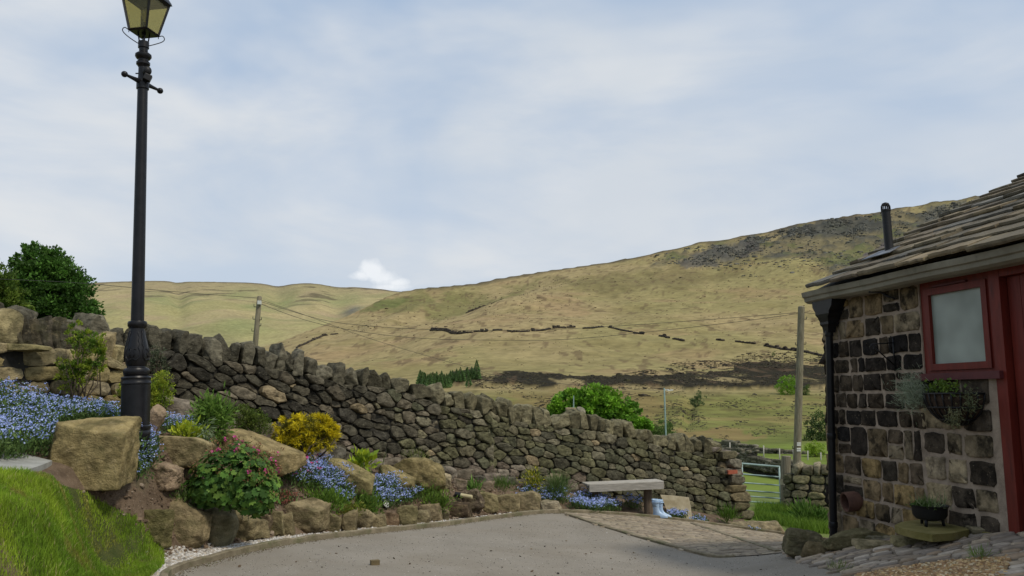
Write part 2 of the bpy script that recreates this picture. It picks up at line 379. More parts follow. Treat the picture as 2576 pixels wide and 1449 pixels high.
def _tps(C, lam):
    C = np.array(C); P = C[:, :2] / 10; n = len(P)
    r2 = ((P[:, None] - P[None]) ** 2).sum(-1)
    K = 0.5 * r2 * np.log(r2 + 1e-12) + np.eye(n) * lam
    A = np.zeros((n + 3, n + 3)); A[:n, :n] = K; A[:n, n] = 1; A[:n, n + 1:] = P; A[n, :n] = 1; A[n + 1:, :n] = P.T
    return P, np.linalg.solve(A, np.concatenate([C[:, 2], [0, 0, 0]]))
_SG = _tps(GARD, 0.0006); _SD = _tps(DRV, 0.006)
def _ev(S, Q):
    P, W = S; q = Q / 10; r2 = ((q[:, None] - P[None]) ** 2).sum(-1)
    return (0.5 * r2 * np.log(r2 + 1e-12)) @ W[:-3] + W[-3] + q @ W[-2:]
_KL = np.array([(-1.5, -30), (-1.6, 2.0), (-1.85, 3.6), (-2.15, 4.6)] + [tuple(at(*q).xy) for q in KERB] + [(6, 14.2), (40, 10)])
def kerb_dist(Q):
    """distance beyond the kerb line, negative on the drive side"""
    best = np.full(len(Q), 1e9); sg = np.ones(len(Q))
    for i in range(len(_KL) - 1):
        p, q = _KL[i], _KL[i + 1]; e = q - p; t = np.clip(((Q - p) @ e) / (e @ e), 0, 1); v = Q - (p + t[:, None] * e); d = np.linalg.norm(v, axis=1)
        k = d < best; best = np.where(k, d, best); sg = np.where(k, np.sign(e[0] * v[:, 1] - e[1] * v[:, 0]), sg)
    return best * sg
def gz(x, y):
    Q = np.stack([np.atleast_1d(x), np.atleast_1d(y)], -1).astype(float)
    out = np.empty(len(Q))
    for s in range(0, len(Q), 20000):
        q = Q[s:s + 20000]; w = smooth(0.36, 0.85, kerb_dist(q)); out[s:s + 20000] = _ev(_SD, q) * (1 - w) + _ev(_SG, q) * w
    return out
def G(px, py, d0=2.5, d1=27):
    """point of the near ground seen at photo pixel (px, py)"""
    r = ray(px, py); ds = np.linspace(d0, d1, 500)
    x = r.x / r.y * ds; z = EYE + r.z / r.y * ds; g = gz(x, ds)
    k = np.nonzero(z <= g)[0]
    if len(k) == 0: k = [len(ds) - 1]
    k = max(k[0], 1); a = z[k - 1] - g[k - 1]; b = z[k] - g[k]
    t = a / (a - b) if a != b else 0; d = ds[k - 1] + (ds[k] - ds[k - 1]) * min(max(t, 0), 1)
    x = r.x / r.y * d
    return Vector((x, d, float(gz(x, d)[0])))
def gp(x, y, dz=0.0): return Vector((x, y, float(gz(x, y)[0]) + dz))
def inpoly(P, poly):
    x, y = P[:, 0], P[:, 1]; r = np.zeros(len(P), bool); n = len(poly)
    for i in range(n):
        x1, y1 = poly[i][:2]; x2, y2 = poly[(i + 1) % n][:2]
        c = ((y1 > y) != (y2 > y)) & (x < (x2 - x1) * (y - y1) / ((y2 - y1) if y2 != y1 else 1e-9) + x1)
        r ^= c
    return r
def catmull(P, k=8):
    P = [Vector(p) for p in P]; out = []
    for i in range(len(P) - 1):
        p0 = P[max(i - 1, 0)]; p1 = P[i]; p2 = P[i + 1]; p3 = P[min(i + 2, len(P) - 1)]
        for j in range(k):
            t = j / k; out.append(0.5 * ((2 * p1) + (p2 - p0) * t + (2 * p0 - 5 * p1 + 4 * p2 - p3) * t * t + (3 * p1 - p0 - 3 * p2 + p3) * t ** 3))
    out.append(P[-1]); return out
def sheet(name, poly, step, dz, m, noise_amp=0.0, nsc=6, kind='structure', parent=None):
    """a sheet of ground inside an outline, laid dz above the surveyed ground"""
    pl = [Vector((p[0], p[1])) for p in poly]; a = np.array([(p.x, p.y) for p in pl])
    xs = np.arange(a[:, 0].min(), a[:, 0].max(), step); ys = np.arange(a[:, 1].min(), a[:, 1].max(), step)
    X, Y = np.meshgrid(xs, ys); Q = np.stack([X.ravel(), Y.ravel()], -1); Q = Q[inpoly(Q, a)]
    dd = np.full(len(Q), 1e9)
    for i in range(len(a)):
        p, q = a[i], a[(i + 1) % len(a)]; e = q - p; t = np.clip(((Q - p) @ e) / max(e @ e, 1e-12), 0, 1)
        dd = np.minimum(dd, np.linalg.norm(Q - (p + t[:, None] * e), axis=1))
    Q = Q[dd > step * 0.35]
    vs = pl + [Vector(q) for q in Q]; n = len(pl)
    r = delaunay_2d_cdt(vs, [], [list(range(n))], 1, 1e-5)
    v = np.array([(p.x, p.y) for p in r[0]]); z = gz(v[:, 0], v[:, 1]) + dz
    V = np.column_stack([v, z])
    if noise_amp: V[:, 2] += fbm(V * nsc, 4) * noise_amp
    b = MB(); b.add(V, [tuple(f) for f in r[2]]); o = b.build(name, m, parent); 
    if kind: o['kind'] = kind
    return o
# ------------------------------------------------------------------ polygons of the near ground (photo pixel -> surveyed ground -> world)
kerb_pts = [Vector((-1.6, 2.0, 0)), Vector((-1.85, 3.6, 0)), Vector((-2.15, 4.6, 0))] + [at(*q) for q in KERB[0:]]
kerb_c = catmull([Vector((p.x, p.y, 0)) for p in kerb_pts], 8)
cob_edge = [G(1980, 1392), G(2035, 1420), G(2150, 1452), G(2200, 1560)]
drive_poly = [(-1.52, -6)] + [(p.x, p.y) for p in kerb_c] + [(G(1985, 1350).x, G(1985, 1350).y)] + [(p.x, p.y) for p in cob_edge] + [(1.9, 2.5), (1.9, -6)]
house_base = [at(2085, 1354, 8.5)]
UD = Vector((ray(860, 1000).x, ray(860, 1000).y, 0)).normalized()      # wall runs away along UD
HC = at(2086, 1354, 8.5)                                                # far left corner of the house, on the ground
HU = -UD; HN = Vector((HU.y, -HU.x, 0)).normalized()
if HN.x > 0: HN = -HN                                                   # outward normal, to the left
def HP(u, z, n=0.0):
    p = HC + HU * u + HN * n; return Vector((p.x, p.y, z))
def HW(px, py, n=0.0):
    """(u, z) of the house wall plane (n in front) at photo pixel"""
    r = ray(px, py); o = HC + HN * n
    t = (o.x * HN.x + o.y * HN.y) / (r.x * HN.x + r.y * HN.y)
    p = Vector((r.x * t, r.y * t, EYE + r.z * t)); return (p - HC).dot(HU), p.z
cob_poly = [(p.x, p.y) for p in cob_edge[:3]] + [(1.9, 2.5), (1.9, -5), (9, -5), (9, 1.0)] + [tuple(HP(4.8, 0, -0.2).xy), tuple(HP(-0.1, 0, -0.2).xy), tuple(HP(-0.25, 0, 0.2).xy)]
gold_poly = [tuple(G(x, y).xy) for x, y in ((2150, 1449), (2200, 1440), (2300, 1424), (2400, 1412), (2500, 1404), (2545, 1403), (2530, 1449), (2540, 1560), (2170, 1560))]
ramp_front = [G(x, y) for x, y in ((1428, 1296), (1490, 1316), (1570, 1341), (1660, 1367), (1740, 1389), (1800, 1402), (1850, 1401), (1920, 1397), (1978, 1391))]
kidx = [i for i, p in enumerate(kerb_c) if p.y > 12.95 and p.x > at(1436, 1290, 13.1).x - 0.02]
ramp_poly = [(p.x, p.y) for p in ramp_front] + [(G(1990, 1352).x, G(1990, 1352).y)] + [(kerb_c[i].x, kerb_c[i].y - 0.03) for i in reversed(kidx)]

# base sheet
def base_ground():
    xs = np.arange(-17, 17.01, 0.11); ys = np.concatenate([np.arange(-12, 2, 0.4), np.arange(2, 18, 0.09), np.arange(18, 28.01, 0.2)])
    X, Y = np.meshgrid(xs, ys); P = np.stack([X.ravel(), Y.ravel()], -1)
    z = gz(P[:, 0], P[:, 1]); ins = inpoly(P, drive_poly) | inpoly(P, cob_poly)
    Q = np.column_stack([P, z]); rough = (fbm(Q * 5, 5) * 0.018 + fbm(Q * 1.3, 2, 5) * 0.02)
    far = smooth(15.5, 18, P[:, 1]); kdd = kerb_dist(P); rough = rough * smooth(0.3, 0.7, kdd) - 0.012 * smooth(0.5, 0.3, kdd); z = np.where(ins, z - 0.05, z + rough * (1 - 0.7 * far))
    edge = smooth(14, 17, np.abs(P[:, 0])) * 0 
    nx, ny = len(xs), len(ys); i = np.arange(ny - 1)[:, None] * nx + np.arange(nx - 1)[None]
    f = np.stack([i, i + 1, i + nx + 1, i + nx], -1).reshape(-1, 4)
    # field grass beyond the wall, soil in the garden
    cx = (P[f].mean(1)); wy = np.interp(cx[:, 0], [at(a, b_, c).x for a, b_, c in WALLP], [at(a, b_, c).y for a, b_, c in WALLP])
    field = (cx[:, 1] > wy) | (cx[:, 0] > at(1900, 1307, 15.2).x) & (cx[:, 1] > 15.0 - np.maximum(0, (cx[:, 0] - 5.0)) * 0.6) 
    for nm, sel, m in (('garden_soil', ~field, M['soil']), ('field_ground', field, M['field'])):
        b = MB(); b.add(np.column_stack([P, z]), f[sel]); o = b.build(nm, m)
        o['kind'] = 'structure'
M['field'] = mat('field', (0.095, 0.135, 0.024), (0.16, 0.195, 0.045), 0.35, 0.95, 0.7, 12, spots=((0.05, 0.085, 0.015), 1.7, 0.5, 0.66, 0.6), spots2=((0.20, 0.19, 0.06), 0.22, 0.58, 0.72, 0.5), bdist=0.05)
base_ground()
# outer ground behind and to the sides of the yard, down to the valley sheets
def outer_ground():
    b = MB()
    ring = [(-17, -12), (17, -12), (17, 28), (-17, 28)]
    out = [(-400, -400), (400, -400), (400, 40), (-400, 40)]
    zs = gz([p[0] for p in ring], [p[1] for p in ring]) - 0.02
    V = [(p[0], p[1], z) for p, z in zip(ring, zs)] + [(-400, -400, 40), (400, -400, 0), (400, 40, -12), (-400, 40, 60)]
    b.add(V, [(0, 1, 5, 4), (1, 2, 6, 5), (3, 0, 4, 7)]); o = b.build('outer_field', M['field'], smooth=False); o['kind'] = 'structure'
outer_ground()
o = sheet('driveway', drive_poly, 0.22, 0.0, M['asphalt'])
o = sheet('cobble_bedding', cob_poly, 0.22, 0.004, M['joint'])
o = sheet('ramp_bedding', ramp_poly, 0.2, 0.008, M['joint'])

def ring8(a, b, rnd=0.3):
    """rounded rectangle outline, 12 points"""
    P = []
    for sx, sy in ((1, 1), (-1, 1), (-1, -1), (1, -1)):
        c = [(sx * a, sy * b * (1 - rnd)), (sx * a * (1 - rnd * 0.25), sy * b * (1 - rnd * 0.25)), (sx * a * (1 - rnd), sy * b)]
        P += c if sx * sy > 0 else c[::-1]
    return np.array(P)
PILF = {}
def pil_faces(m, k):
    if (m, k) not in PILF:
        f = [[r * m + i, r * m + (i + 1) % m, (r + 1) * m + (i + 1) % m, (r + 1) * m + i] for r in range(k - 1) for i in range(m)]
        t = [[(k - 1) * m + i, (k - 1) * m + (i + 1) % m, k * m] for i in range(m)]
        PILF[(m, k)] = (np.array(f), np.array(t))
    return PILF[(m, k)]
def pillow(b, outline, rings, fmap, col, tilt=(0, 0), cn=None):
    """outline (m,2) about a centre; rings [(scale, height)]; fmap maps (s, v, d) arrays to world"""
    m = len(outline); c = outline.mean(0) if cn is None else cn; o = outline - c; ext = np.abs(o).max(0) + 1e-6
    S = []; 
    for sc, h in rings:
        q = o * sc; d = h + ((q[:, 0] / ext[0]) * tilt[0] + (q[:, 1] / ext[1]) * tilt[1]) * (1 if h > 0 else 0); S.append(np.column_stack([q + c, d]))
    S.append(np.array([[c[0], c[1], rings[-1][1] * 1.02]])); S = np.concatenate(S)
    V = fmap(S); fq, ft = pil_faces(m, len(rings)); n0 = b.n
    b.v.append(V); b.f.append(fq + n0); b.f.append(ft + n0); b.c.append(np.tile(np.asarray(col, float), (len(V), 1))); b.n += len(V)

def setts(name, poly, ang, w, l, h, pal, seed, gap=0.012, label=None, cat=None, skip=None, jit=0.12):
    rs = np.random.RandomState(seed); a = np.array(poly); D = np.array([math.cos(ang), math.sin(ang)]); E = np.array([-D[1], D[0]])
    s0, s1 = (a @ D).min(), (a @ D).max(); t0, t1 = (a @ E).min(), (a @ E).max(); b = MB(); t = t0
    cells = []
    while t < t1:
        ww = w * rs.uniform(0.88, 1.12); s = s0 - rs.uniform(0, l)
        while s < s1:
            ll = l * rs.uniform(0.65, 1.35); cells.append((s + ll / 2, t + ww / 2, ll, ww)); s += ll
        t += ww
    C = np.array(cells); P = C[:, :1] * D + C[:, 1:2] * E; k = inpoly(P, poly)
    if skip is not None: k &= ~inpoly(P, skip)
    C = C[k]; P = P[k]; Z = gz(P[:, 0], P[:, 1]); e = 0.05
    gx = (gz(P[:, 0] + e, P[:, 1]) - Z) / e; gy = (gz(P[:, 0], P[:, 1] + e) - Z) / e
    for i in range(len(C)):
        ol = ring8(C[i, 2] / 2 - gap / 2, C[i, 3] / 2 - gap / 2, rs.uniform(0.25, 0.5)); ol = ol * (1 + rs.normal(0, 0.06, ol.shape)); x0, y0, z0 = P[i, 0], P[i, 1], Z[i] + rs.normal(0, 0.002)
        def fm(S, x0=x0, y0=y0, z0=z0, gxx=gx[i], gyy=gy[i]):
            xy = S[:, :1] * D + S[:, 1:2] * E; return np.column_stack([xy[:, 0] + x0, xy[:, 1] + y0, z0 + S[:, 2] + xy[:, 0] * gxx + xy[:, 1] * gyy])
        c = np.array(pal[rs.randint(len(pal))]) * rs.uniform(0.8, 1.2)
        pillow(b, ol, [(1, -0.01), (0.98, h * 0.7), (0.88, h * 0.97), (0.45, h * 1.02)], fm, c, (rs.normal(0, 0.0025), rs.normal(0, 0.0025)), cn=np.zeros(2))
    o = b.build(name, M['sett']); o['kind'] = 'structure'; return o
ramp_ang = math.atan2(ramp_front[6].y - ramp_front[0].y, ramp_front[6].x - ramp_front[0].x)
setts('ramp_paving', ramp_poly, 0.02, 0.10, 0.21, 0.013, [(0.25, 0.205, 0.145), (0.28, 0.23, 0.165), (0.23, 0.185, 0.13), (0.27, 0.225, 0.155)], 3, gap=0.009)
setts('cobbled_paving', cob_poly, math.atan2(HU.y, HU.x) + 1.15, 0.105, 0.17, 0.019, [(0.26, 0.21, 0.155), (0.22, 0.18, 0.14), (0.32, 0.26, 0.19), (0.20, 0.17, 0.14), (0.27, 0.20, 0.135), (0.36, 0.31, 0.25)], 4, gap=0.020, skip=gold_poly)
# dark upstand along the front of the ramp and the sunk line across it
def strip(name, pts, w, h, m, lift=0.0, kind='structure', jit=0.0, seed=1, col=(0.2, 0.17, 0.12), seg=None):
    rs = np.random.RandomState(seed); b = MB(); pts = [Vector((p[0], p[1], 0)) for p in pts]; n = len(pts); V = []
    for i, p in enumerate(pts):
        t = (pts[min(i + 1, n - 1)] - pts[max(i - 1, 0)]).normalized(); s = Vector((-t.y, t.x, 0)); g = float(gz(p.x, p.y)[0]) + lift
        hh = h + rs.normal(0, jit)
        for (o_, z) in ((-w / 2, -0.08), (-w / 2, hh - 0.008), (-w / 2 + 0.01, hh), (w / 2 - 0.01, hh), (w / 2, hh - 0.008), (w / 2, -0.08)):
            q = p + s * (o_ + (rs.normal(0, jit * 0.7) if jit else 0)); V.append((q.x, q.y, g + z))
    f = [(i * 6 + k, (i + 1) * 6 + k, (i + 1) * 6 + k + 1, i * 6 + k + 1) for i in range(n - 1) for k in range(5)]
    f += [(0, 1, 2, 3, 4, 5), tuple((n - 1) * 6 + k for k in (5, 4, 3, 2, 1, 0))]
    b.add(V, f, col); o = b.build(name, m, smooth=False); o['kind'] = kind; return o
strip('kerb', kerb_c[2:], 0.06, 0.055, M['kerb'], jit=0.003)
strip('ramp_edge', catmull([Vector((p.x, p.y, 0)) for p in ramp_front[:7]], 6), 0.07, 0.030, M['kerb'], jit=0.004)
strip('ramp_dividing_line', [(lambda q: (q.x, q.y))(G(1741 + (1958 - 1741) * t, 1319 + (1390 - 1319) * t)) for t in np.linspace(0, 1, 10)], 0.07, 0.028, M['kerb'])

# ------------------------------------------------------------------ dry stone walls
def power_cells(S, Wt, lo, hi, nb=22):
    """power diagram cells of seeds S clipped to their neighbours and to lo<=v<=hi (functions of s)"""
    out = []
    for i in range(len(S)):
        d2 = ((S - S[i]) ** 2).sum(1); idx = np.argsort(d2)[1:nb + 1]; r = 0.9
        P = [np.array([S[i][0] + a, S[i][1] + b]) for a, b in ((-r, -r), (r, -r), (r, r), (-r, r))]
        hp = []
        for j in idx:
            n = S[j] - S[i]; c = (S[j] @ S[j] - S[i] @ S[i] + Wt[i] - Wt[j]) / 2; hp.append((n, c))
        if lo is not None: hp.append((np.array([0, -1.0]), -lo)); 
        h, sl = hi(S[i][0]); hp.append((np.array([-sl, 1.0]), h - sl * S[i][0]))
        for n, c in hp:
            Q = []; m = len(P)
            for k in range(m):
                a, b = P[k], P[(k + 1) % m]; da, db = a @ n - c, b @ n - c
                if da <= 0: Q.append(a)
                if (da < 0) != (db < 0): Q.append(a + (b - a) * (da / (da - db)))
            P = Q
            if len(P) < 3: break
        out.append(np.array(P) if len(P) >= 3 else None)
    return out
def resample(P, m, rs, sm=2, shr=0.006):
    c = P.mean(0); e = np.roll(P, -1, 0) - P; L = np.linalg.norm(e, axis=1); T = L.sum(); cum = np.concatenate([[0], np.cumsum(L)])
    q = []
    for k in range(m):
        t = k / m * T; i = min(np.searchsorted(cum, t, 'right') - 1, len(P) - 1); q.append(P[i] + e[i] * ((t - cum[i]) / max(L[i], 1e-9)))
    q = np.array(q)
    for _ in range(sm): q = q * 0.5 + (np.roll(q, 1, 0) + np.roll(q, -1, 0)) * 0.25
    ext = np.abs(q - c).max(0); return c + (q - c) * (1 - shr / np.maximum(ext, 0.02))
class Wall:
    """masonry along a plan path: base points, top heights; face towards the viewer"""
    def __init__(s, pts, tops, thick=0.5, batter=0.08):
        s.P = np.array([(p.x, p.y) for p in pts]); s.bz = np.array([p.z for p in pts]); s.tz = np.array(tops)
        s.L = np.concatenate([[0], np.cumsum(np.linalg.norm(np.diff(s.P, axis=0), axis=1))]); s.len = s.L[-1]; s.th = thick; s.bt = batter
        d = np.gradient(s.P, s.L, axis=0); d /= np.linalg.norm(d, axis=1)[:, None]; s.D = d
        s.N = np.column_stack([d[:, 1], -d[:, 0]])
    def base(s, q): return np.interp(q, s.L, s.bz)
    def top(s, q): return np.interp(q, s.L, s.tz)
    def h(s, q): return s.top(q) - s.base(q)
    def hs(s, q):
        e = 0.1; return float(s.h(q)), float((s.h(q + e) - s.h(q - e)) / (2 * e)) if 0.2 < q < s.len - 0.2 else 0.0
    def map(s, S, side=1):
        q = S[:, 0]; x = np.interp(q, s.L, s.P[:, 0]); y = np.interp(q, s.L, s.P[:, 1]); nx = np.interp(q, s.L, s.N[:, 0]); ny = np.interp(q, s.L, s.N[:, 1])
        # beyond the ends continue straight
        for e, i in ((q < 0, 0), (q > s.len, -1)):
            ex = np.where(e, q - (0 if i == 0 else s.len), 0); x = x + ex * s.D[i, 0]; y = y + ex * s.D[i, 1]
        off = side * (s.th / 2 - s.bt * S[:, 1] + S[:, 2])
        return np.column_stack([x + nx * off, y + ny * off, s.base(q) + S[:, 1]])
    def stones(s, b, seed, rowh, wid, colf, lo=-0.3, m=18, amp=1.0, s0=0.0, s1=None, shr=0.008, smoothn=1, side=1, wvar=0.012, rowjit=0.3, tiltm=0.35, kz=2.0):
        rs = np.random.RandomState(seed); S = []; W = []; v = lo; s1 = s.len if s1 is None else s1; hm = s.h(np.linspace(s0, s1, 40)).max()
        while v < hm + 0.1:
            rh = rs.uniform(*rowh); q = s0 - rs.uniform(0, 0.2)
            while q < s1 + 0.1:
                ww = rs.uniform(*wid) * (1.25 if rs.rand() < 0.15 else 1); S.append((q + ww / 2, v + rh / 2 + rs.normal(0, rh * rowjit * 0.5)))
                W.append(wvar * rs.uniform(-1, 1) * ww); q += ww
            v += rh
        S = np.array(S); W = np.array(W); k = (S[:, 1] < s.h(S[:, 0]) - 0.02) & (S[:, 0] > s0 - 0.02) & (S[:, 0] < s1 + 0.02); S = S[k]; W = W[k]
        K = np.array([1.0, kz]); cells = power_cells(S * K, W, None, lambda q: tuple(kz * t for t in s.hs(q)))
        for i, P in enumerate(cells):
            if P is None: continue
            P = P / K
            P[:, 0] = np.clip(P[:, 0], s0 - 0.03, s1 + 0.05)
            if np.ptp(P[:, 0]) < 0.04 or np.ptp(P[:, 1]) < 0.025: continue
            o = resample(P, m, rs, smoothn, shr); size = min(np.ptp(o[:, 0]), np.ptp(o[:, 1])); o = o + rs.normal(0, size * 0.035, o.shape)
            d = size * rs.uniform(0.12, 0.26) * amp; pr = rs.normal(0, 0.018) * amp; tl = (rs.normal(0, d * tiltm), rs.normal(0, d * tiltm))
            n0 = b.n
            pillow(b, o, [(0.96, -0.08), (1.0, -0.012 + pr * 0.5), (0.965, pr + d * 0.6), (0.84, pr + d * 0.95), (0.6, pr + d * 1.0), (0.3, pr + d * 1.04)], lambda S_: s.map(S_, side), colf(S[i][0], S[i][1], rs), tl)
            V = b.v[-1]; nn_ = rs.normal(0, 1, 3); j = fbm(V * 15 + seed, 4, seed, 0.6) * 0.013 * amp + np.maximum((V - V.mean(0)) @ (nn_ / np.linalg.norm(nn_)), size * 0.22) * -0.35; N = np.column_stack([np.interp(S[i][0], s.L, s.N[:, 0]) * side * np.ones(len(V)), np.interp(S[i][0], s.L, s.N[:, 1]) * side * np.ones(len(V))])
            V[:, :2] += N * j[:, None]; V[:, 2] += vnoise(V * 9 + 5, seed) * 0.006 * amp
    def core(s, b, inset=0.05, col=(0.03,) * 3):
        n = max(int(s.len / 0.4), 2); V = []
        for q in np.linspace(0, s.len, n):
            h = float(s.h(q)) - 0.02
            for side in (1, -1):
                for v in (-0.3, h):
                    V.append(s.map(np.array([[q, v, -inset]]), side)[0])
        f = []
        for i in range(n - 1):
            a = i * 4; c = a + 4
            f += [(a, c, c + 1, a + 1), (a + 2, a + 3, c + 3, c + 2), (a + 1, c + 1, c + 3, a + 3)]
        f += [(0, 1, 3, 2), ((n - 1) * 4, (n - 1) * 4 + 2, (n - 1) * 4 + 3, (n - 1) * 4 + 1)]
        b.add(V, f, col)
    def at(s, q, v=0.0, d=0.0): return Vector(s.map(np.array([[q, v, d - s.th / 2 + s.bt * v]]))[0])
    def ang(s, q): i = min(np.searchsorted(s.L, q), len(s.L) - 1); return math.atan2(s.D[i, 1], s.D[i, 0])

def interp_path(rows, k=6):
    return rows
COPE = [(-260, 748), (-120, 756), (0, 770), (60, 778), (150, 793), (220, 802), (300, 822), (360, 826), (420, 836), (500, 848), (580, 862), (630, 880), (700, 884), (780, 902), (840, 922), (900, 928), (960, 932), (1040, 955), (1090, 978), (1150, 990), (1240, 1000), (1300, 1024), (1380, 1040), (1440, 1036), (1500, 1048), (1560, 1062), (1640, 1084), (1700, 1101), (1760, 1118), (1800, 1134), (1870, 1140), (1900, 1142)]
pxs = [-260, -120, 0, 100, 200, 300, 380, 450, 520, 600, 680, 760, 850, 930, 1010, 1100, 1200, 1300, 1400, 1500, 1600, 1700, 1780, 1836]
mp_pts = []; mp_top = []; W_P = np.array(WALLP); C_P = np.array(COPE)
for px in pxs:
    d = np.interp(px, W_P[:, 0], W_P[:, 2]); by = np.interp(px, W_P[:, 0], W_P[:, 1]); cy = np.interp(px, C_P[:, 0], C_P[:, 1])
    p = at(px, by, d); ch = 0.26 if px < 1780 else 0.08
    # the plan point must keep the photo column at cope height as well as at the foot: use mid height
    m_ = at(px, (by + cy) / 2, d); mp_pts.append(Vector((m_.x, m_.y, min(p.z, float(gz(m_.x, m_.y)[0]) + 0.03)))); mp_top.append(at(px, cy, d).z - ch)
# push plan half a wall thickness back so that the faces stand on the surveyed foot line
MW = Wall(mp_pts, mp_top, 0.5, 0.07)
def w_s(px):
    d = np.interp(px, W_P[:, 0], W_P[:, 2]); by = np.interp(px, W_P[:, 0], W_P[:, 1]); cy = np.interp(px, C_P[:, 0], C_P[:, 1]); m_ = at(px, (by + cy) / 2, d)
    return float(MW.L[0] + np.interp(m_.x, MW.P[:, 0], MW.L))
S_A, S_B, S_C = w_s(300), w_s(850), w_s(1230)
def wcol(q, v, rs):
    dark = [(0.060, 0.055, 0.040), (0.085, 0.077, 0.055), (0.050, 0.046, 0.036), (0.11, 0.098, 0.07), (0.14, 0.12, 0.085)]
    olive = [(0.13, 0.125, 0.070), (0.10, 0.10, 0.062), (0.155, 0.14, 0.088), (0.085, 0.08, 0.055), (0.17, 0.155, 0.105), (0.115, 0.11, 0.06)]
    warm = [(0.19, 0.155, 0.12), (0.15, 0.12, 0.09), (0.21, 0.18, 0.14)]
    t = smooth(S_B - 0.5, S_C + 0.4, np.array([q]))[0]; p = olive if rs.rand() < t else dark
    if v < 0.35 and S_A < q < S_C + 2 and rs.rand() < 0.6 - v: p = warm
    if rs.rand() < 0.035: return np.array((0.27, 0.215, 0.13)) * rs.uniform(0.8, 1.1)
    return np.array(p[rs.randint(len(p))]) * rs.uniform(0.75, 1.2)
gw = thing('dry_stone_wall', 'long dark dry stone garden wall running down from the lamp post to the gate', 'wall', MW.at(w_s(900)))
b = MB(); MW.core(b); b.build('wall_core', M['core'], gw, smooth=False)
b = MB(); sc_ = w_s(1215)
MW.stones(b, 5, (0.06, 0.135), (0.12, 0.36), wcol, s0=0, s1=sc_, wvar=0.07, rowjit=0.45, shr=0.005, amp=1.15, kz=1.8)
MW.stones(b, 7, (0.075, 0.165), (0.12, 0.38), wcol, s0=sc_, wvar=0.07, rowjit=0.3, shr=0.0035, amp=0.85, kz=2.1)
MW.stones(b, 15, (0.13, 0.2), (0.2, 0.4), wcol, side=-1, s0=w_s(1000), wvar=0.03, m=8)
# stones closing the end by the gate
rs = np.random.RandomState(21); e = MW.at(MW.len); ang = MW.ang(MW.len); z = float(MW.base(MW.len)) - 0.05; k = 0
qcol = [(0.13, 0.115, 0.07), (0.15, 0.13, 0.075), (0.17, 0.14, 0.08), (0.18, 0.145, 0.08), (0.16, 0.14, 0.10), (0.17, 0.145, 0.11), (0.16, 0.145, 0.11)]
while z < float(MW.top(MW.len)) + 0.03:
    hh = rs.uniform(0.13, 0.19) if k > 2 else rs.uniform(0.17, 0.24); u = (z - float(MW.base(MW.len)))
    off = 0.30 - 0.26 * u + rs.uniform(-0.02, 0.03)
    for side in (-0.16, 0.16):
        w = rs.uniform(0.34, 0.5); p = e + Vector((math.cos(ang), math.sin(ang), 0)) * (off - w / 2 + 0.05) + Vector((math.sin(ang), -math.cos(ang), 0)) * side * (1.1 - 0.15 * u)
        if side > 0 and k == 5:
            brick_at = (p.copy(), z + hh / 2, hh); 
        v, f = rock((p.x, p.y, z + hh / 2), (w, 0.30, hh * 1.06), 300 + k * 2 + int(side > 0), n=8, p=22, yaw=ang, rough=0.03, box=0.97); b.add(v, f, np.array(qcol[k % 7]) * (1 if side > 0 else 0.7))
    z += hh; k += 1
b.build('wall_stones', M['stone'], gw, smooth='auto')
b = MB(); bp, bz, bh = brick_at; b.box((bp.x - 0.02 * 1 + math.sin(ang) * 0.0, bp.y - 0.145 * math.cos(ang), bz), 0.22, 0.08, 0.075, rot('Z', ang), bev=0.006); b.build('brick', M['brick'], gw, smooth=False)
# rubble along its foot
b = MB(); rs = np.random.RandomState(44); q = w_s(430)
while q < w_s(1420):
    w = rs.uniform(0.16, 0.42); p = MW.at(q, 0.02, MW.th / 2 + rs.uniform(0.02, 0.14)); z = float(gz(p.x, p.y)[0]); hh = w * rs.uniform(0.5, 0.75)
    v, f = rock((p.x, p.y, z + hh * 0.25), (w, w * 0.8, hh), 500 + int(q * 50), n=8, p=10, yaw=rs.uniform(-0.5, 0.5), roll=rs.normal(0, 0.15)); b.add(v, f, np.array([(0.20, 0.165, 0.13), (0.16, 0.135, 0.10), (0.12, 0.11, 0.085), (0.22, 0.19, 0.15)][rs.randint(4)])); q += w * rs.uniform(0.8, 1.4)
b.build('foot_rubble', M['stone'], gw)
# coping: each stone set on edge is a part of its own
rs = np.random.RandomState(12); q = 0.05; i = 0
while q < w_s(1785):
    px_big = rs.rand() < 0.12; w = rs.uniform(0.15, 0.27) if q > S_B else rs.uniform(0.13, 0.22)
    if px_big: w *= 1.5
    h = rs.uniform(0.27, 0.37) * (0.8 if px_big else 1)
    p = MW.at(q + w / 2); z = float(MW.top(q + w / 2)); lean = rs.normal(-0.18, 0.16) if q > S_B else rs.normal(0.1, 0.22)
    h *= rs.uniform(0.85, 1.25)
    v, f = rock((p.x, p.y, z + h * 0.40), (w * 1.0, rs.uniform(0.30, 0.46), h), 900 + i, n=14, p=48, yaw=MW.ang(q) + rs.normal(0, 0.2), roll=lean, rough=0.07, box=0.98, nfree=5, cuts=[(rs.normal(0, 0.5), rs.normal(-0.3, 0.3), 1, rs.uniform(0.78, 0.95)), (rs.choice((-1, 1)), rs.normal(0, 0.4), rs.uniform(0.3, 1), rs.uniform(0.75, 0.95))])
    t = smooth(S_B - 1, S_C, np.array([q]))[0]; c = np.array((0.115, 0.105, 0.075)) * (1 - t) + np.array((0.145, 0.13, 0.078)) * t
    cb = MB(); cb.add(v, f, c * rs.uniform(0.55, 1.5)); cb.build('coping_stone', M['stone'], gw, smooth='auto'); q += w * 0.98; i += 1
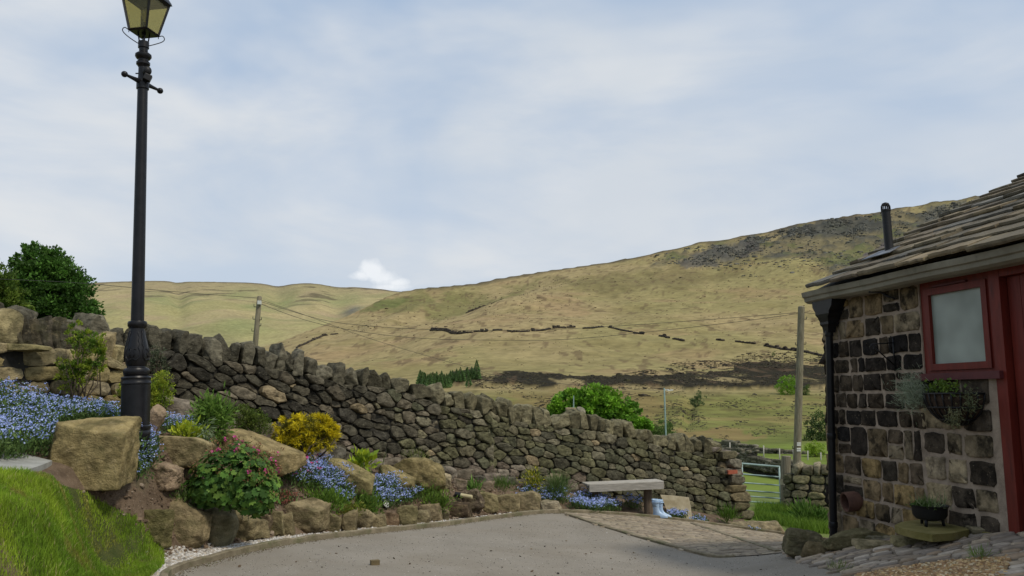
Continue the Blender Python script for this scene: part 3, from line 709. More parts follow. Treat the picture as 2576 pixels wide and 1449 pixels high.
# slabs lying loose on the low end
for j, (px, py, w, h, yw) in enumerate(((1790, 1133, 0.30, 0.10, 0.2), (1822, 1131, 0.26, 0.10, -0.3), (1850, 1137, 0.26, 0.08, 0.1))):
    p = MW.at(w_s(px)); z = float(MW.top(w_s(px))); v, f = rock((p.x, p.y, z + 0.06), (w, 0.4, h), 1200 + j, n=8, p=14, yaw=MW.ang(9) + yw); cb = MB(); cb.add(v, f, (0.2, 0.17, 0.14)); cb.build('coping_stone', M['stone'], gw)

# pale sandstone retaining wall at the left, in front of the garden wall
RP = [(-240, 1005, 850, 7.3), (-100, 1000, 858, 7.6), (0, 995, 866, 8.0), (100, 990, 874, 8.3), (180, 988, 882, 8.6), (240, 990, 895, 8.9), (306, 1000, 925, 9.25)]
RW = Wall([at(p[0], (p[1] + p[2]) / 2, p[3]).xy.to_3d() + Vector((0, 0, at(p[0], p[1], p[3]).z)) for p in RP], [at(p[0], p[2], p[3]).z for p in RP], 0.4, 0.05)
rw = thing('retaining_wall', 'low yellow sandstone retaining wall behind the blue flowers at the left edge', 'wall', RW.at(RW.len * 0.6))
b = MB(); RW.core(b); b.build('wall_core', M['core'], rw, smooth=False)
def rcol(q, v, rs):
    p = [(0.31, 0.25, 0.12), (0.26, 0.215, 0.12), (0.35, 0.285, 0.16), (0.22, 0.185, 0.11), (0.29, 0.22, 0.11), (0.36, 0.30, 0.19)]; return np.array(p[rs.randint(6)]) * rs.uniform(0.85, 1.1)
b = MB(); RW.stones(b, 9, (0.13, 0.17), (0.2, 0.38), rcol, lo=-0.3, wvar=0.02, rowjit=0.12, shr=0.004, smoothn=1, amp=0.75)
b.build('wall_stones', M['boulder'], rw, smooth='auto')
def pxrock(x0, y0, x1, y1, d, seed, col, m='boulder', depth=0.8, name='boulder', parent=None, n=14, p=12, **k):
    c = at((x0 + x1) / 2, (y0 + y1) / 2, d); s = d / F / math.cos(math.atan2((x0 + x1) / 2 - CX, F)) ** 0; w = (x1 - x0) * s * 1.02; h = (y1 - y0) * s * 1.02
    v, f = rock((c.x, c.y, c.z), (w, w * depth, h), seed, n=n, p=p, **k); b = MB(); b.add(v, f, col); return b.build(name, M[m], parent, smooth='auto')
for j, (x0, y0, x1, y1, d, c, rl) in enumerate(((-70, 782, 42, 872, 8.25, (0.30, 0.25, 0.13), 0), (30, 790, 62, 880, 8.4, (0.10, 0.085, 0.055), -0.25), (52, 800, 85, 884, 8.45, (0.075, 0.065, 0.045), -0.2), (76, 806, 106, 884, 8.5, (0.12, 0.10, 0.065), -0.2),
        (98, 800, 125, 886, 8.55, (0.09, 0.08, 0.055), -0.12), (116, 802, 138, 886, 8.6, (0.13, 0.11, 0.08), -0.1), (130, 800, 156, 884, 8.65, (0.085, 0.075, 0.05), -0.1), (150, 812, 176, 886, 8.7, (0.11, 0.10, 0.07), 0.1), (170, 822, 205, 890, 8.8, (0.13, 0.11, 0.08), 0.2),
        (-150, 790, -60, 870, 7.9, (0.12, 0.10, 0.07), 0), (240, 838, 282, 912, 9.0, (0.25, 0.20, 0.11), 0.1), (276, 868, 308, 918, 9.15, (0.30, 0.25, 0.13), 0.15), (205, 850, 248, 900, 8.9, (0.17, 0.14, 0.09), 0))):
    pxrock(x0, y0, x1, y1, d, 700 + j, c, 'boulder', 1.0 if x1 - x0 > 40 else 1.6, 'upright_slab', rw, 14, 40, roll=rl, rough=0.07)
pxrock(-10, 866, 108, 884, 7.95, 722, (0.27, 0.23, 0.11), 'boulder', 0.5, 'ledge_slab', rw, 8, 20)
# soil terrace between the two walls
b = MB(); V = []; n = 30
for i in range(n):
    q = RW.len * i / (n - 1); a = RW.at(q, 0, -0.1); zt = float(RW.top(q)) - 0.05; qq = min(max(np.interp(a.x, MW.P[:, 0], MW.L), 0), MW.len); c = MW.at(qq, 0, 0); V += [(a.x, a.y, zt), (c.x, c.y, zt + 0.02)]
b.add(V, [(2 * i, 2 * i + 2, 2 * i + 3, 2 * i + 1) for i in range(n - 1)]); o = b.build('soil_terrace', M['soil']); o['kind'] = 'structure'
# ------------------------------------------------------------------ the far country: polar height sheets with real distances
RIDGE = [(-900, 1050), (-300, 1000), (300, 960), (500, 905), (600, 892), (690, 862), (780, 828), (870, 796), (930, 766), (975, 745), (1010, 733), (1060, 724), (1100, 720), (1200, 706), (1250, 696), (1300, 689), (1400, 676), (1500, 662), (1600, 645), (1660, 632), (1700, 625), (1760, 608), (1800, 606),
         (1900, 587), (1960, 574), (2000, 562), (2100, 546), (2200, 533), (2300, 516), (2400, 500), (2490, 488), (2600, 476), (3000, 440), (3600, 420)]
RIDGE = np.array(RIDGE, float)
def ridge_d(px): return np.interp(px, [-900, 600, 780, 930, 1010, 1500, 2500, 3600], [420, 520, 560, 640, 720, 820, 900, 900])
PROF_T = [(22, 1420), (27, 1262), (36, 1200), (50, 1152), (64, 1126), (80, 1108), (110, 1062), (150, 1010), (172, 984), (190, 972), (220, 945), (262, 915), (310, 878), (370, 836), (430, 800)]
def hill_py(px, d):
    """photo row of the terrain at photo column px and forward distance d"""
    rd = ridge_d(px); ry = np.interp(px, RIDGE[:, 0], RIDGE[:, 1])
    D = np.array([p[0] for p in PROF_T]); Y = np.array([p[1] for p in PROF_T])
    base = np.interp(d, D, Y)
    # left of the spur everything is lower: the foot sinks behind the garden wall
    low = smooth(1000, 500, px) * 0
    t = np.clip((d - 150) / (rd - 150), 0, 1)
    y150 = np.interp(150, D, Y)
    # above the lane the slope climbs to the ridge; follow the profile where it stays below the ridge
    up = y150 + (ry - y150) * t ** 0.92
    wgt = smooth(900, 1250, px)
    prof = np.where(d < 430, np.interp(d, D, Y), 800 + (ry - 800) * np.clip((d - 430) / (rd - 430), 0, 1) ** 0.95)
    mixd = np.where(d > 150, prof * wgt + up * (1 - wgt), base)
    return np.maximum(mixd, ry)
NC, NR = 900, 420
pc = np.linspace(-900, 3600, NC)
tt = np.linspace(0, 1, NR); dr = 22 * (1000 / 22.0) ** tt
PX, DR = np.meshgrid(pc, dr)
RD = ridge_d(PX); beyond = DR > RD
PY = hill_py(PX.ravel(), DR.ravel()).reshape(PX.shape)
# fine unevenness of the skyline and slopes
sx, sz = rays_np(PX.ravel(), PY.ravel()); X = (sx * DR.ravel()).reshape(PX.shape); Z = (EYE + sz * DR.ravel()).reshape(PX.shape)
rx, rz = rays_np(pc, np.interp(pc, RIDGE[:, 0], RIDGE[:, 1])); rzz = EYE + rz * ridge_d(pc)
Z = np.where(beyond, rzz[None, :] - (DR - RD) * 0.25, Z)
P3 = np.column_stack([X.ravel(), DR.ravel(), Z.ravel() * 0.5])
nz = fbm(P3 / 60, 5, 3).reshape(X.shape); nf = fbm(P3 / 9, 4, 8).reshape(X.shape)
amp = smooth(90, 420, DR); Z = Z + nz * 3.2 * amp * np.where(beyond, 0.3, 1) * (1 - 0.65 * smooth(RD * 0.8, RD, DR)) + nf * (0.12 + 0.9 * amp * smooth(1500, 2400, PX) * smooth(880, 600, PY)) + fbm(P3 / 3, 3, 5).reshape(X.shape) * 0.05
# gully on the left spur and the hollow under the ridge
def bump(cx, cy, rx_, ry_, a, sk=0.0):
    u = (PX - cx) / rx_; v = (PY - cy + sk * (PX - cx)) / ry_; return a * np.exp(-(u * u + v * v))
Z += bump(1180, 752, 150, 34, -9.0, 0.25) + bump(1000, 800, 110, 16, 5, 0.45) + bump(1430, 735, 220, 20, 5, 0.12)
Z += bump(1735, 1030, 14, 40, -0.9, 0.9) * (DR < 170)
def zone(pts, soft, seed=0, ns=0.02, na=10):
    """soft mask of an area on the hill (outline), broken up by noise"""
    a = np.array(pts, float); Q = np.column_stack([PX.ravel(), PY.ravel()]); q3 = np.column_stack([PX.ravel() * ns, PY.ravel() * ns * 2, np.zeros(PX.size) + seed])
    Q = Q + np.column_stack([vnoise(q3, seed) * na * 2 + vnoise(q3 * 4, seed + 1) * na * .7, vnoise(q3 + 9, seed + 2) * na + vnoise(q3 * 4, seed + 3) * na * .5])
    ins = inpoly(Q, pts); dd = np.full(len(Q), 1e9)
    for i in range(len(a)):
        p, q = a[i], a[(i + 1) % len(a)]; e = q - p; t = np.clip(((Q - p) @ e) / max(e @ e, 1e-9), 0, 1); dd = np.minimum(dd, np.linalg.norm((Q - (p + t[:, None] * e)) * (1, 2), axis=1))
    return np.where(ins, smooth(0, soft, dd), 0).reshape(PX.shape)
def lay(C, m, col, a=1.0): m = (m * a)[..., None]; return C * (1 - m) + np.array(col) * m
C = np.zeros(PX.shape + (3,)) + np.array((0.295, 0.235, 0.118))
gr = smooth(-0.3, 0.7, fbm(np.column_stack([P3[:, 0] / 70, P3[:, 1] / 130, P3[:, 2] * 0]), 4, 31).reshape(X.shape))
C = lay(C, gr, (0.22, 0.205, 0.08), 0.55)
gb = smooth(0.1, 0.8, fbm(P3 / 34, 4, 41).reshape(X.shape)); C = lay(C, gb, (0.29, 0.205, 0.11), 0.6)
st = smooth(0.15, 0.6, fbm(np.column_stack([P3[:, 0] / 40, P3[:, 2] / 1.6, P3[:, 1] / 90]), 4, 51).reshape(X.shape)); C = lay(C, st * (DR > 150), (0.21, 0.175, 0.075), 0.45)
# lower slopes greener
C = lay(C, smooth(975, 1010, PY) * (DR < 175), (0.13, 0.15, 0.035), 0.8)
C = lay(C, smooth(1060, 1105, PY), (0.12, 0.15, 0.04), 0.6)
C = lay(C, smooth(1112, 1125, PY), (0.145, 0.19, 0.04), 0.95)
tuss = smooth(0.1, 0.7, fbm(P3 / 2.6, 4, 61).reshape(X.shape)); C = lay(C, tuss * smooth(1112, 1100, PY) * (DR < 175), (0.10, 0.085, 0.035), 0.65)
dry = smooth(0.0, 0.6, fbm(P3 / 9, 3, 66).reshape(X.shape)); C = lay(C, dry * smooth(1112, 1095, PY) * (DR < 175), (0.23, 0.185, 0.075), 0.6)
C = lay(C, zone([(1250, 975), (1700, 975), (1700, 1040), (1620, 1100), (1250, 1120)], 50, 3), (0.21, 0.15, 0.065), 0.6)
C = lay(C, zone([(1700, 1076), (1900, 1080), (1960, 1100), (1820, 1112), (1700, 1112)], 20, 5), (0.22, 0.15, 0.07), 0.7)
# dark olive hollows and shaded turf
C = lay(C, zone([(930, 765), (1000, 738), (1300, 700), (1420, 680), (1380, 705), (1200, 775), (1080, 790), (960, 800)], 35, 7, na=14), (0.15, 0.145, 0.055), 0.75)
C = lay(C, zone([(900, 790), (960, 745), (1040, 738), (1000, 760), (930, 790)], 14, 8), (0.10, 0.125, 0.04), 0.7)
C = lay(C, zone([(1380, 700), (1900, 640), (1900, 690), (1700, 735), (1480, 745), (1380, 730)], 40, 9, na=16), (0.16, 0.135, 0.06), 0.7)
# heather bank along the lane
hs = zone([(1130, 938), (1240, 934), (1400, 944), (1700, 946), (1840, 932), (1870, 906), (1930, 902), (1990, 912), (2120, 925), (2120, 975), (2000, 984), (1800, 984), (1600, 976), (1380, 980), (1280, 972), (1200, 980), (1140, 968)], 4, 11, ns=0.03, na=5)
hole = smooth(0.0, 0.35, fbm(np.column_stack([P3[:, 0] / 7, P3[:, 2] / 1.2, P3[:, 1] * 0]), 4, 71).reshape(X.shape) - 0.55 + 0.38 * smooth(1750, 1300, PX))
C = lay(C, hs * (1 - hole * 0.8), (0.018, 0.016, 0.011), 0.97)
Z += hs * (DR > 170) * 0.8
dots = smooth(0.35, 0.5, fbm(np.column_stack([P3[:, 0] / 3.2, P3[:, 2] / 1.0, P3[:, 1] / 30]), 3, 73).reshape(X.shape)) * zone([(1520, 950), (1700, 900), (1900, 880), (2100, 880), (2100, 960), (1850, 960)], 30, 12)
C = lay(C, dots, (0.05, 0.035, 0.022), 0.85)
d2 = smooth(0.52, 0.62, fbm(np.column_stack([P3[:, 0] / 3.6, P3[:, 2] / 1.1, P3[:, 1] / 30]), 3, 74).reshape(X.shape)) * (DR > 175); C = lay(C, d2, (0.11, 0.075, 0.045), 0.6)
# crags, scree and bracken below the right-hand skyline
cr = zone([(1600, 640), (1700, 622), (1900, 586), (2100, 546), (2300, 515), (2600, 470), (3000, 440), (3000, 640), (2420, 650), (2240, 690), (2060, 700), (1950, 650), (1800, 672), (1660, 670)], 40, 13, na=20)
rk = smooth(-0.05, 0.45, fbm(np.column_stack([P3[:, 0] / 14, P3[:, 2] / 4.0, P3[:, 1] / 40]), 5, 81, 0.6).reshape(X.shape))
C = lay(C, cr, (0.14, 0.122, 0.072), 0.8); C = lay(C, cr * rk, (0.07, 0.07, 0.058), 0.85)
gn = smooth(0.15, 0.5, fbm(np.column_stack([P3[:, 0] / 18, P3[:, 2] / 6.0, P3[:, 1] / 60]), 4, 91).reshape(X.shape)); C = lay(C, cr * gn, (0.11, 0.125, 0.045), 0.6)
for i, (zn, c, a) in enumerate((
        ([(1960, 575), (2060, 552), (2150, 545), (2235, 555), (2225, 575), (2150, 590), (2040, 600), (1960, 600)], (0.06, 0.062, 0.055), 0.85),
        ([(1690, 660), (1760, 640), (1880, 600), (1960, 585), (1880, 640), (1830, 655), (1740, 668)], (0.09, 0.088, 0.08), 0.75),
        ([(2335, 520), (2480, 490), (2600, 480), (2600, 600), (2400, 640), (2300, 610), (2330, 560)], (0.10, 0.10, 0.085), 0.7),
        ([(2200, 622), (2300, 600), (2330, 612), (2230, 642), (2150, 650)], (0.105, 0.09, 0.095), 0.9),
        ([(1860, 640), (1900, 600), (1930, 600), (1880, 650)], (0.07, 0.065, 0.06), 0.9))):
    C = lay(C, zone(zn, 8, 20 + i, ns=0.05, na=9), c, a)
crag = cr * rk; Z += crag * (DR > 300) * 3.0 * smooth(RD * 1.0, RD * 0.97, DR)
C = lay(C, smooth(8, 1, PY - np.interp(PX, RIDGE[:, 0], RIDGE[:, 1])) * smooth(950, 1100, PX), (0.07, 0.06, 0.04), 0.85)
C = C * (1 + 0.16 * fbm(P3 / 5, 3, 99).reshape(X.shape)[..., None])
C = np.clip(C, 0.01, 0.6)
M['moor'] = mat('moor', None, None, 0.25, 0.95, 0.5, 0.8, attr=True, vary=0.16, spec=0.05, bdist=0.6, spots=((0.10, 0.075, 0.04), 0.7, 0.66, 0.74, 0.55))
def grid_sheet(name, X, Y, Z, C, m):
    ny, nx = X.shape; i = np.arange(ny - 1)[:, None] * nx + np.arange(nx - 1)[None]; f = np.stack([i, i + 1, i + nx + 1, i + nx], -1).reshape(-1, 4)
    b = MB(); b.add(np.column_stack([X.ravel(), Y.ravel(), Z.ravel()]), f, C.reshape(-1, 3)); o = b.build(name, m); o['kind'] = 'structure'; return o
# near rows tuck under the field of the yard
Z = np.where(DR < 27.5, Z - 0.25 * smooth(27.5, 26.5, DR), Z)
grid_sheet('moorland_hill', X, DR, Z, C, M['moor'])
HZ = Z
def hill_at(px, py):
    """point of the near hill at a photo pixel"""
    j = (px + 900) / 4500 * (NC - 1); j0 = int(j); a = j - j0
    y = PY[:, j0] * (1 - a) + PY[:, j0 + 1] * a; y = np.where(dr < ridge_d(px), y, -1); k = np.nonzero(y <= py)[0]; k = max(k[0], 1) if len(k) else 10
    t = (y[k - 1] - py) / max(y[k - 1] - y[k], 1e-6); t = min(max(t, 0), 1); d = dr[k - 1] + (dr[k] - dr[k - 1]) * t
    z = [HZ[q, j0] * (1 - a) + HZ[q, j0 + 1] * a for q in (k - 1, k)]; r = ray(px, py); 
    x = [X[q, j0] * (1 - a) + X[q, j0 + 1] * a for q in (k - 1, k)]
    return Vector((x[0] + (x[1] - x[0]) * t, d, z[0] + (z[1] - z[0]) * t))

# the more distant hill at the left
nc2, nr2 = 420, 220
pc2 = np.linspace(-1400, 1700, nc2); dr2 = np.linspace(500, 1900, nr2); PX2, D2 = np.meshgrid(pc2, dr2)
R2 = np.array([(-1400, 760), (-600, 735), (0, 722), (215, 714), (300, 708), (380, 706), (540, 709), (640, 712), (700, 712), (800, 713), (880, 719), (940, 726), (1000, 732), (1100, 742), (1700, 780)], float)
ry2 = np.interp(PX2, R2[:, 0], R2[:, 1]); t2 = np.clip((D2 - 500) / 1100, 0, 1)
foot = np.interp(PX2, [-1400, 300, 700, 1000, 1700], [900, 915, 930, 900, 900]); PY2 = foot + (ry2 - foot) * t2 ** 0.8
sx, sz = rays_np(PX2.ravel(), PY2.ravel()); X2 = (sx * D2.ravel()).reshape(PX2.shape); Z2 = (EYE + sz * D2.ravel()).reshape(PX2.shape)
rz2 = EYE + rays_np(pc2, np.interp(pc2, R2[:, 0], R2[:, 1]))[1] * 1600; Z2 = np.where(D2 > 1600, rz2[None] - (D2 - 1600) * 0.2, Z2)
Q3 = np.column_stack([X2.ravel(), D2.ravel(), Z2.ravel() * .4]); Z2 = Z2 + fbm(Q3 / 150, 4, 5).reshape(X2.shape) * 8 * smooth(1, 0.7, t2) + fbm(Q3 / 30, 4, 6).reshape(X2.shape) * 1.1
for (cx, cy, rx_, ry_, a) in ((560, 800, 120, 30, 14), (300, 790, 120, 35, 10), (700, 740, 30, 50, -9), (450, 760, 20, 50, -8), (850, 760, 40, 50, -10)):
    Z2 += a * np.exp(-((PX2 - cx) / rx_) ** 2 - ((PY2 - cy) / ry_) ** 2)
C2 = np.zeros(X2.shape + (3,)) + np.array((0.34, 0.285, 0.15))
C2 = lay(C2, smooth(-0.1, 0.7, fbm(Q3 / 140, 4, 7).reshape(X2.shape)), (0.29, 0.27, 0.12), 0.7)
C2 = lay(C2, smooth(0.1, 0.6, fbm(Q3 / np.array([60, 100, 14]), 4, 8).reshape(X2.shape)), (0.20, 0.20, 0.095), 0.5)
C2 = lay(C2, smooth(0.2, 0.8, fbm(Q3 / 90, 4, 9).reshape(X2.shape)), (0.34, 0.26, 0.16), 0.6)
C2 = lay(C2, smooth(745, 720, PY2), (0.27, 0.225, 0.13), 0.6)
for (cx, cy, rx_, ry_) in ((610, 742, 60, 18), (430, 770, 90, 12), (720, 752, 50, 16), (400, 752, 60, 14), (640, 780, 30, 8), (860, 745, 60, 14), (600, 830, 80, 14)):
    C2 = lay(C2, np.exp(-((PX2 - cx + vnoise(Q3 / 40, 3).reshape(X2.shape) * 20) / rx_) ** 2 - ((PY2 - cy) / ry_) ** 2), (0.20, 0.23, 0.095), 0.6)
pe = smooth(0.42, 0.55, fbm(np.column_stack([Q3[:, 0] / 70, Q3[:, 2] / 3, Q3[:, 1] / 200]), 4, 13).reshape(X2.shape)) * smooth(800, 725, PY2); C2 = lay(C2, pe, (0.09, 0.075, 0.05), 0.8)
C2 = lay(C2, smooth(5, 0, PY2 - ry2), (0.10, 0.085, 0.06), 0.75)
C2 = lay(C2, np.exp(-((PX2 - 885) / 22) ** 2 - ((PY2 - 777) / 7) ** 2), (0.12, 0.12, 0.115), 0.8)
C2 = np.clip(C2 * (1 + 0.12 * fbm(Q3 / 14, 3, 15).reshape(X2.shape)[..., None]), 0.01, 0.7)
grid_sheet('far_moor', X2, D2, Z2, C2, M['moor'])
# ground beyond the hills, out to the horizon
b = MB(); b.add([(-9000, 900, -60), (9000, 900, -60), (9000, 16000, -60), (-9000, 16000, -60)], [(0, 1, 2, 3)]); o = b.build('distant_ground', M['field'], smooth=False); o['kind'] = 'structure'

# rocks, heather tufts and rush clumps standing on the hillside
def hill_scatter(name, label, cat, polys, n, sz, cols, seed, flat=0.7, m='stone'):
    rs = np.random.RandomState(seed); g, f = CS[2]; g = g / np.linalg.norm(g, axis=1)[:, None] ** 0.5; V = []; Cc = []; k = 0; b = MB()
    for (poly, share) in polys:
        Q = scatter_px(poly, int(n * share), rs)
        for (px, py) in Q:
            j = (px + 900) / 4500 * (NC - 1); j0 = int(j); y = PY[:, j0]; kk = np.nonzero((y <= py))[0]
            if len(kk) == 0 or dr[kk[0]] >= RD[0, j0]: continue
            i = max(kk[0], 1); t = min(max((y[i - 1] - py) / max(y[i - 1] - y[i], 1e-6), 0), 1); P = [A[i - 1, j0] * (1 - t) + A[i, j0] * t for A in (X, DR, HZ)]; s = sz(P[1], rs)
            R = rot('Z', rs.uniform(0, 3.1)); v = (g * np.array([s * rs.uniform(.6, 1.5), s, s * flat * rs.uniform(.5, 1.2)]) * .5 * (1 + rs.normal(0, .12, (len(g), 1)))) @ R.T + np.array(P)
            b.add(v, f, np.array(cols[rs.randint(len(cols))]) * rs.uniform(.7, 1.3))
    o = b.build(name, M[m], smooth=False); tag(o, label, cat, None, 'stuff')
def scatter_px(poly, n, rs):
    a = np.array(poly, float); out = []; c_ = 0
    while c_ < n: P = rs.uniform(a.min(0), a.max(0), (n * 3, 2)); P = P[inpoly(P, poly)]; out.append(P); c_ += len(P)
    P = np.concatenate(out); w = fbm(np.column_stack([P[:, 0] * .03, P[:, 1] * .08, np.zeros(len(P)) + 3]), 3, 9); P = P[np.argsort(-(w + rs.uniform(0, .9, len(P))))][:n]; rs.shuffle(P); return P
hill_scatter('crag_rocks', 'grey crags and scree rocks below the right hand skyline', 'rocks', [([(1960, 578), (2060, 552), (2160, 548), (2240, 558), (2225, 580), (2150, 595), (2040, 602), (1960, 604)], .2), ([(1690, 662), (1880, 602), (1960, 590), (1850, 655)], .12), ([(2330, 525), (2480, 494), (2600, 484), (2600, 640), (2400, 640), (2290, 615)], .34), ([(1600, 650), (1960, 580), (2330, 520), (2500, 500), (2500, 660), (2200, 690), (1900, 690)], .42)], 5200,
    lambda d, rs: d * rs.lognormal(-6.35, .45), [(0.12, 0.12, 0.10), (0.08, 0.08, 0.068), (0.16, 0.155, 0.13), (0.055, 0.055, 0.045)], 1, .6)
hill_scatter('heather', 'dark heather and bracken clumps dotted over the hillside', 'heather', [([(1130, 942), (1400, 948), (1700, 950), (1850, 932), (1900, 908), (2110, 928), (2110, 975), (1800, 982), (1200, 978)], .42), ([(1500, 952), (1700, 905), (1900, 880), (2110, 885), (2110, 930), (1860, 925), (1700, 948)], .24), ([(1250, 985), (2110, 985), (2110, 1095), (1700, 1108), (1300, 1085)], .36)], 7500,
    lambda d, rs: d * rs.lognormal(-6.3, .4), [(0.035, 0.028, 0.018), (0.05, 0.04, 0.022), (0.028, 0.024, 0.016), (0.06, 0.055, 0.025)], 2, .5, 'gravel')
hill_scatter('rush_clumps', 'small brown rush clumps and stones on the upper slope', 'rushes', [([(1100, 800), (1500, 700), (2100, 640), (2110, 880), (1800, 900), (1200, 930), (900, 900)], .7), ([(700, 870), (1000, 760), (1200, 720), (1500, 690), (1400, 760), (1000, 850)], .3)], 1300,
    lambda d, rs: d * rs.lognormal(-6.6, .35), [(0.10, 0.07, 0.04), (0.07, 0.05, 0.03), (0.14, 0.11, 0.06)], 3, .5, 'gravel')
# ------------------------------------------------------------------ lamp post
def build_lamp():
    base = G(339, 1112); d = base.y
    A = at(339, 1112, d); B = at(359, 215, d); ax = (B - A).normalized()
    def P(py): # point on the axis at photo row
        t = (at(345, py, d).z - A.z) / ax.z; return A + ax * t
    s = d / F
    lp = thing('lamp_post', 'tall black cast iron Victorian lamp post standing among blue flowers', 'lamp post', A, None)
    def lathe(rows, name, n=28, flute=None):
        b = MB(); o = P(rows[0][0]); pr = [(hw * s, (P(py) - o).length) for py, hw in rows]; b.lathe(o, pr, n, axis=ax, flute=flute); return b
    b = lathe([(1135, 34), (1100, 34), (1095, 36), (1088, 36), (1084, 34), (1078, 36), (1073, 36), (1070, 33.5), (968, 33.5), (966, 35.2), (962, 35.2), (960, 33.8), (954, 34), (951, 35), (947, 33), (946, 27)], 'b')
    pb = b.build('base', M['iron'], lp, smooth='auto')
    fl = lambda a, z: 0.035 * math.cos(12 * a)
    b = lathe([(947, 26), (944, 29), (937, 30.5), (931, 30.5), (927, 28), (925, 22), (922, 21.5), (920, 23), (914, 25), (902, 28.2), (890, 28.5), (878, 27), (862, 23.5), (848, 20.5), (835, 18), (827, 17.5), (824, 20), (820, 22.5), (813, 22.8), (809, 21.5), (807, 16)], 'v')
    vb = b.build('vase', M['iron'], lp, smooth='auto')
    # raised scrollwork on the vase
    b = MB(); U = ax; X = Vector((1, 0, 0)); X = (X - ax * X.dot(ax)).normalized(); Y = U.cross(X)
    def on(py, a, hw): p = P(py); return p + (X * math.cos(a) + Y * math.sin(a)) * hw * s
    rad = lambda py: np.interp(py, [827, 848, 862, 878, 890, 902, 914], [17.5, 20.5, 23.5, 27, 28.5, 28.2, 25])
    for k in range(4):
        a0 = -math.pi / 2 + 0.05 + k * math.pi / 2
        for sgn in (-1, 1):
            pts = [(904, 0.05), (908, 0.35), (900, 0.62), (886, 0.66), (876, 0.52), (868, 0.66), (858, 0.55), (850, 0.64), (840, 0.5), (833, 0.6)]
            b.tube([on(py, a0 + sgn * q, rad(py) + 0.3) for py, q in pts], [0.004, .006, .007, .006, .007, .006, .006, .005, .005, .003], 6)
            b.tube([on(py, a0 + sgn * q, rad(py) + 0.3) for py, q in [(900, 0.1), (892, 0.25), (884, 0.1), (878, 0.2), (882, 0.3)]], 0.005, 6)
    b.build('scrollwork', M['iron'], vb)
    b = lathe([(808, 15.6), (600, 14.6), (400, 13.6), (226, 12.6), (190, 11.6), (168, 11.4)], 'c', flute=None); b.build('column', M['iron'], lp, smooth='auto')
    b = lathe([(225, 13), (224, 15.5), (210, 15.5), (208, 13), (190, 11.6)], 'k'); cl = b.build('ladder_collar', M['iron'], lp, smooth='auto')
    b = lathe([(170, 11.5), (166, 14), (163, 17), (158, 17.2), (154, 13), (151, 13), (148, 17), (143, 20.4), (138, 20), (134, 15), (131, 11), (122, 11), (121, 13.6), (106, 13.6), (105, 9)], 'n'); b.build('neck_rings', M['iron'], lp, smooth='auto')
    c = P(208); hd = Vector((0.075, 0.20, 0)).normalized(); b = MB()
    L = 0.215
    b.tube([c - hd * L, c - hd * L * 0.85, c - hd * L * 0.5, c, c + hd * L * 0.5, c + hd * L * 0.85, c + hd * L], [0.016, 0.013, 0.018, 0.03, 0.018, 0.013, 0.016], 12)
    for sg in (-1, 1):
        v, f = CS[8]; v = v / np.linalg.norm(v, axis=1)[:, None] * 0.029; b.add(v + np.array(c + hd * L * sg), f)
    b.build('ladder_bar', M['iron'], lp)
    # motion sensor
    b = MB(); q = P(182) + Vector((0.055, -0.035, 0)); v, f = CS[8]; v = v / np.linalg.norm(v, axis=1)[:, None] * np.array([0.04, 0.04, 0.046]); b.add(v + np.array(q), f)
    q = P(200) + Vector((0.062, -0.04, 0)); b.box(q, 0.065, 0.06, 0.06, rot('Z', 0.4) @ rot('Y', 0.35), bev=0.008); b.tube([P(187) + Vector((-0.06, -.02, 0)), P(187) + Vector((0.04, -.03, 0))], 0.006, 6)
    b.build('motion_sensor', M['blackplastic'], lp)
    # lantern
    cb = P(82); th = math.radians(180 + 34); dirs = [Vector((math.cos(th + k * math.pi / 2), math.sin(th + k * math.pi / 2), 0)) for k in range(4)]
    hb, ht, H = 0.128, 0.208, 0.325; up = Vector((0, 0, 1))
    lo = [cb + q * hb for q in dirs]; hi = [cb + q * ht + up * H for q in dirs]
    lt = bpy.data.objects.new('lantern', None); lt.location = cb - A; link(lt, lp)
    b = MB()
    def bar(p, q, r=0.011): b.tube([p, q], r, 4)
    for k in range(4):
        bar(lo[k], hi[k], 0.013); bar(lo[k], lo[(k + 1) % 4], 0.014); bar(hi[k], hi[(k + 1) % 4], 0.018)
    b.build('lantern_frame', M['iron'], lt, smooth=False)
    b = MB(); fl_ = [cb + q * hb * 0.99 - up * 0.004 for q in dirs] + [cb + q * hb * 0.99 - up * 0.012 for q in dirs]
    b.add([tuple(p) for p in fl_], [(0, 1, 2, 3), (7, 6, 5, 4), (0, 4, 5, 1), (1, 5, 6, 2), (2, 6, 7, 3), (3, 7, 4, 0)]); b.tube([cb - up * 0.03, cb + up * 0.1], 0.02, 10)
    b.build('lantern_floor', M['iron'], lt, smooth=False)
    for k in range(4):
        b = MB(); p0, p1, p2, p3 = lo[k], lo[(k + 1) % 4], hi[(k + 1) % 4], hi[k]; inn = (cb + up * 0.1 - (p0 + p2) / 2).normalized() * 0.003
        b.add([tuple(p + e) for e in (Vector(), inn) for p in (p0, p1, p2, p3)], [(0, 1, 2, 3), (7, 6, 5, 4)]); b.build('glass_pane', M['lampglass'], lt, smooth=False)
    b = MB(); b.lathe(cb + up * 0.09, [(0.014, 0), (0.014, 0.03), (0.02, 0.05), (0.033, 0.085), (0.034, 0.11), (0.022, 0.14), (0.002, 0.15)], 16); b.build('bulb', M['bulb'], lt)
    b = MB(); e = [cb + q * (ht + 0.03) + up * (H + 0.008) for q in dirs]; e2 = [cb + q * (ht + 0.02) + up * (H + 0.03) for q in dirs]; e3 = [cb + q * 0.1 + up * (H + 0.20) for q in dirs]
    V = e + e2 + e3; f = [(0, 1, 2, 3)]
    for r in (0, 4):
        f += [(r + k, r + 4 + k, r + 4 + (k + 1) % 4, r + (k + 1) % 4) for k in range(4)]
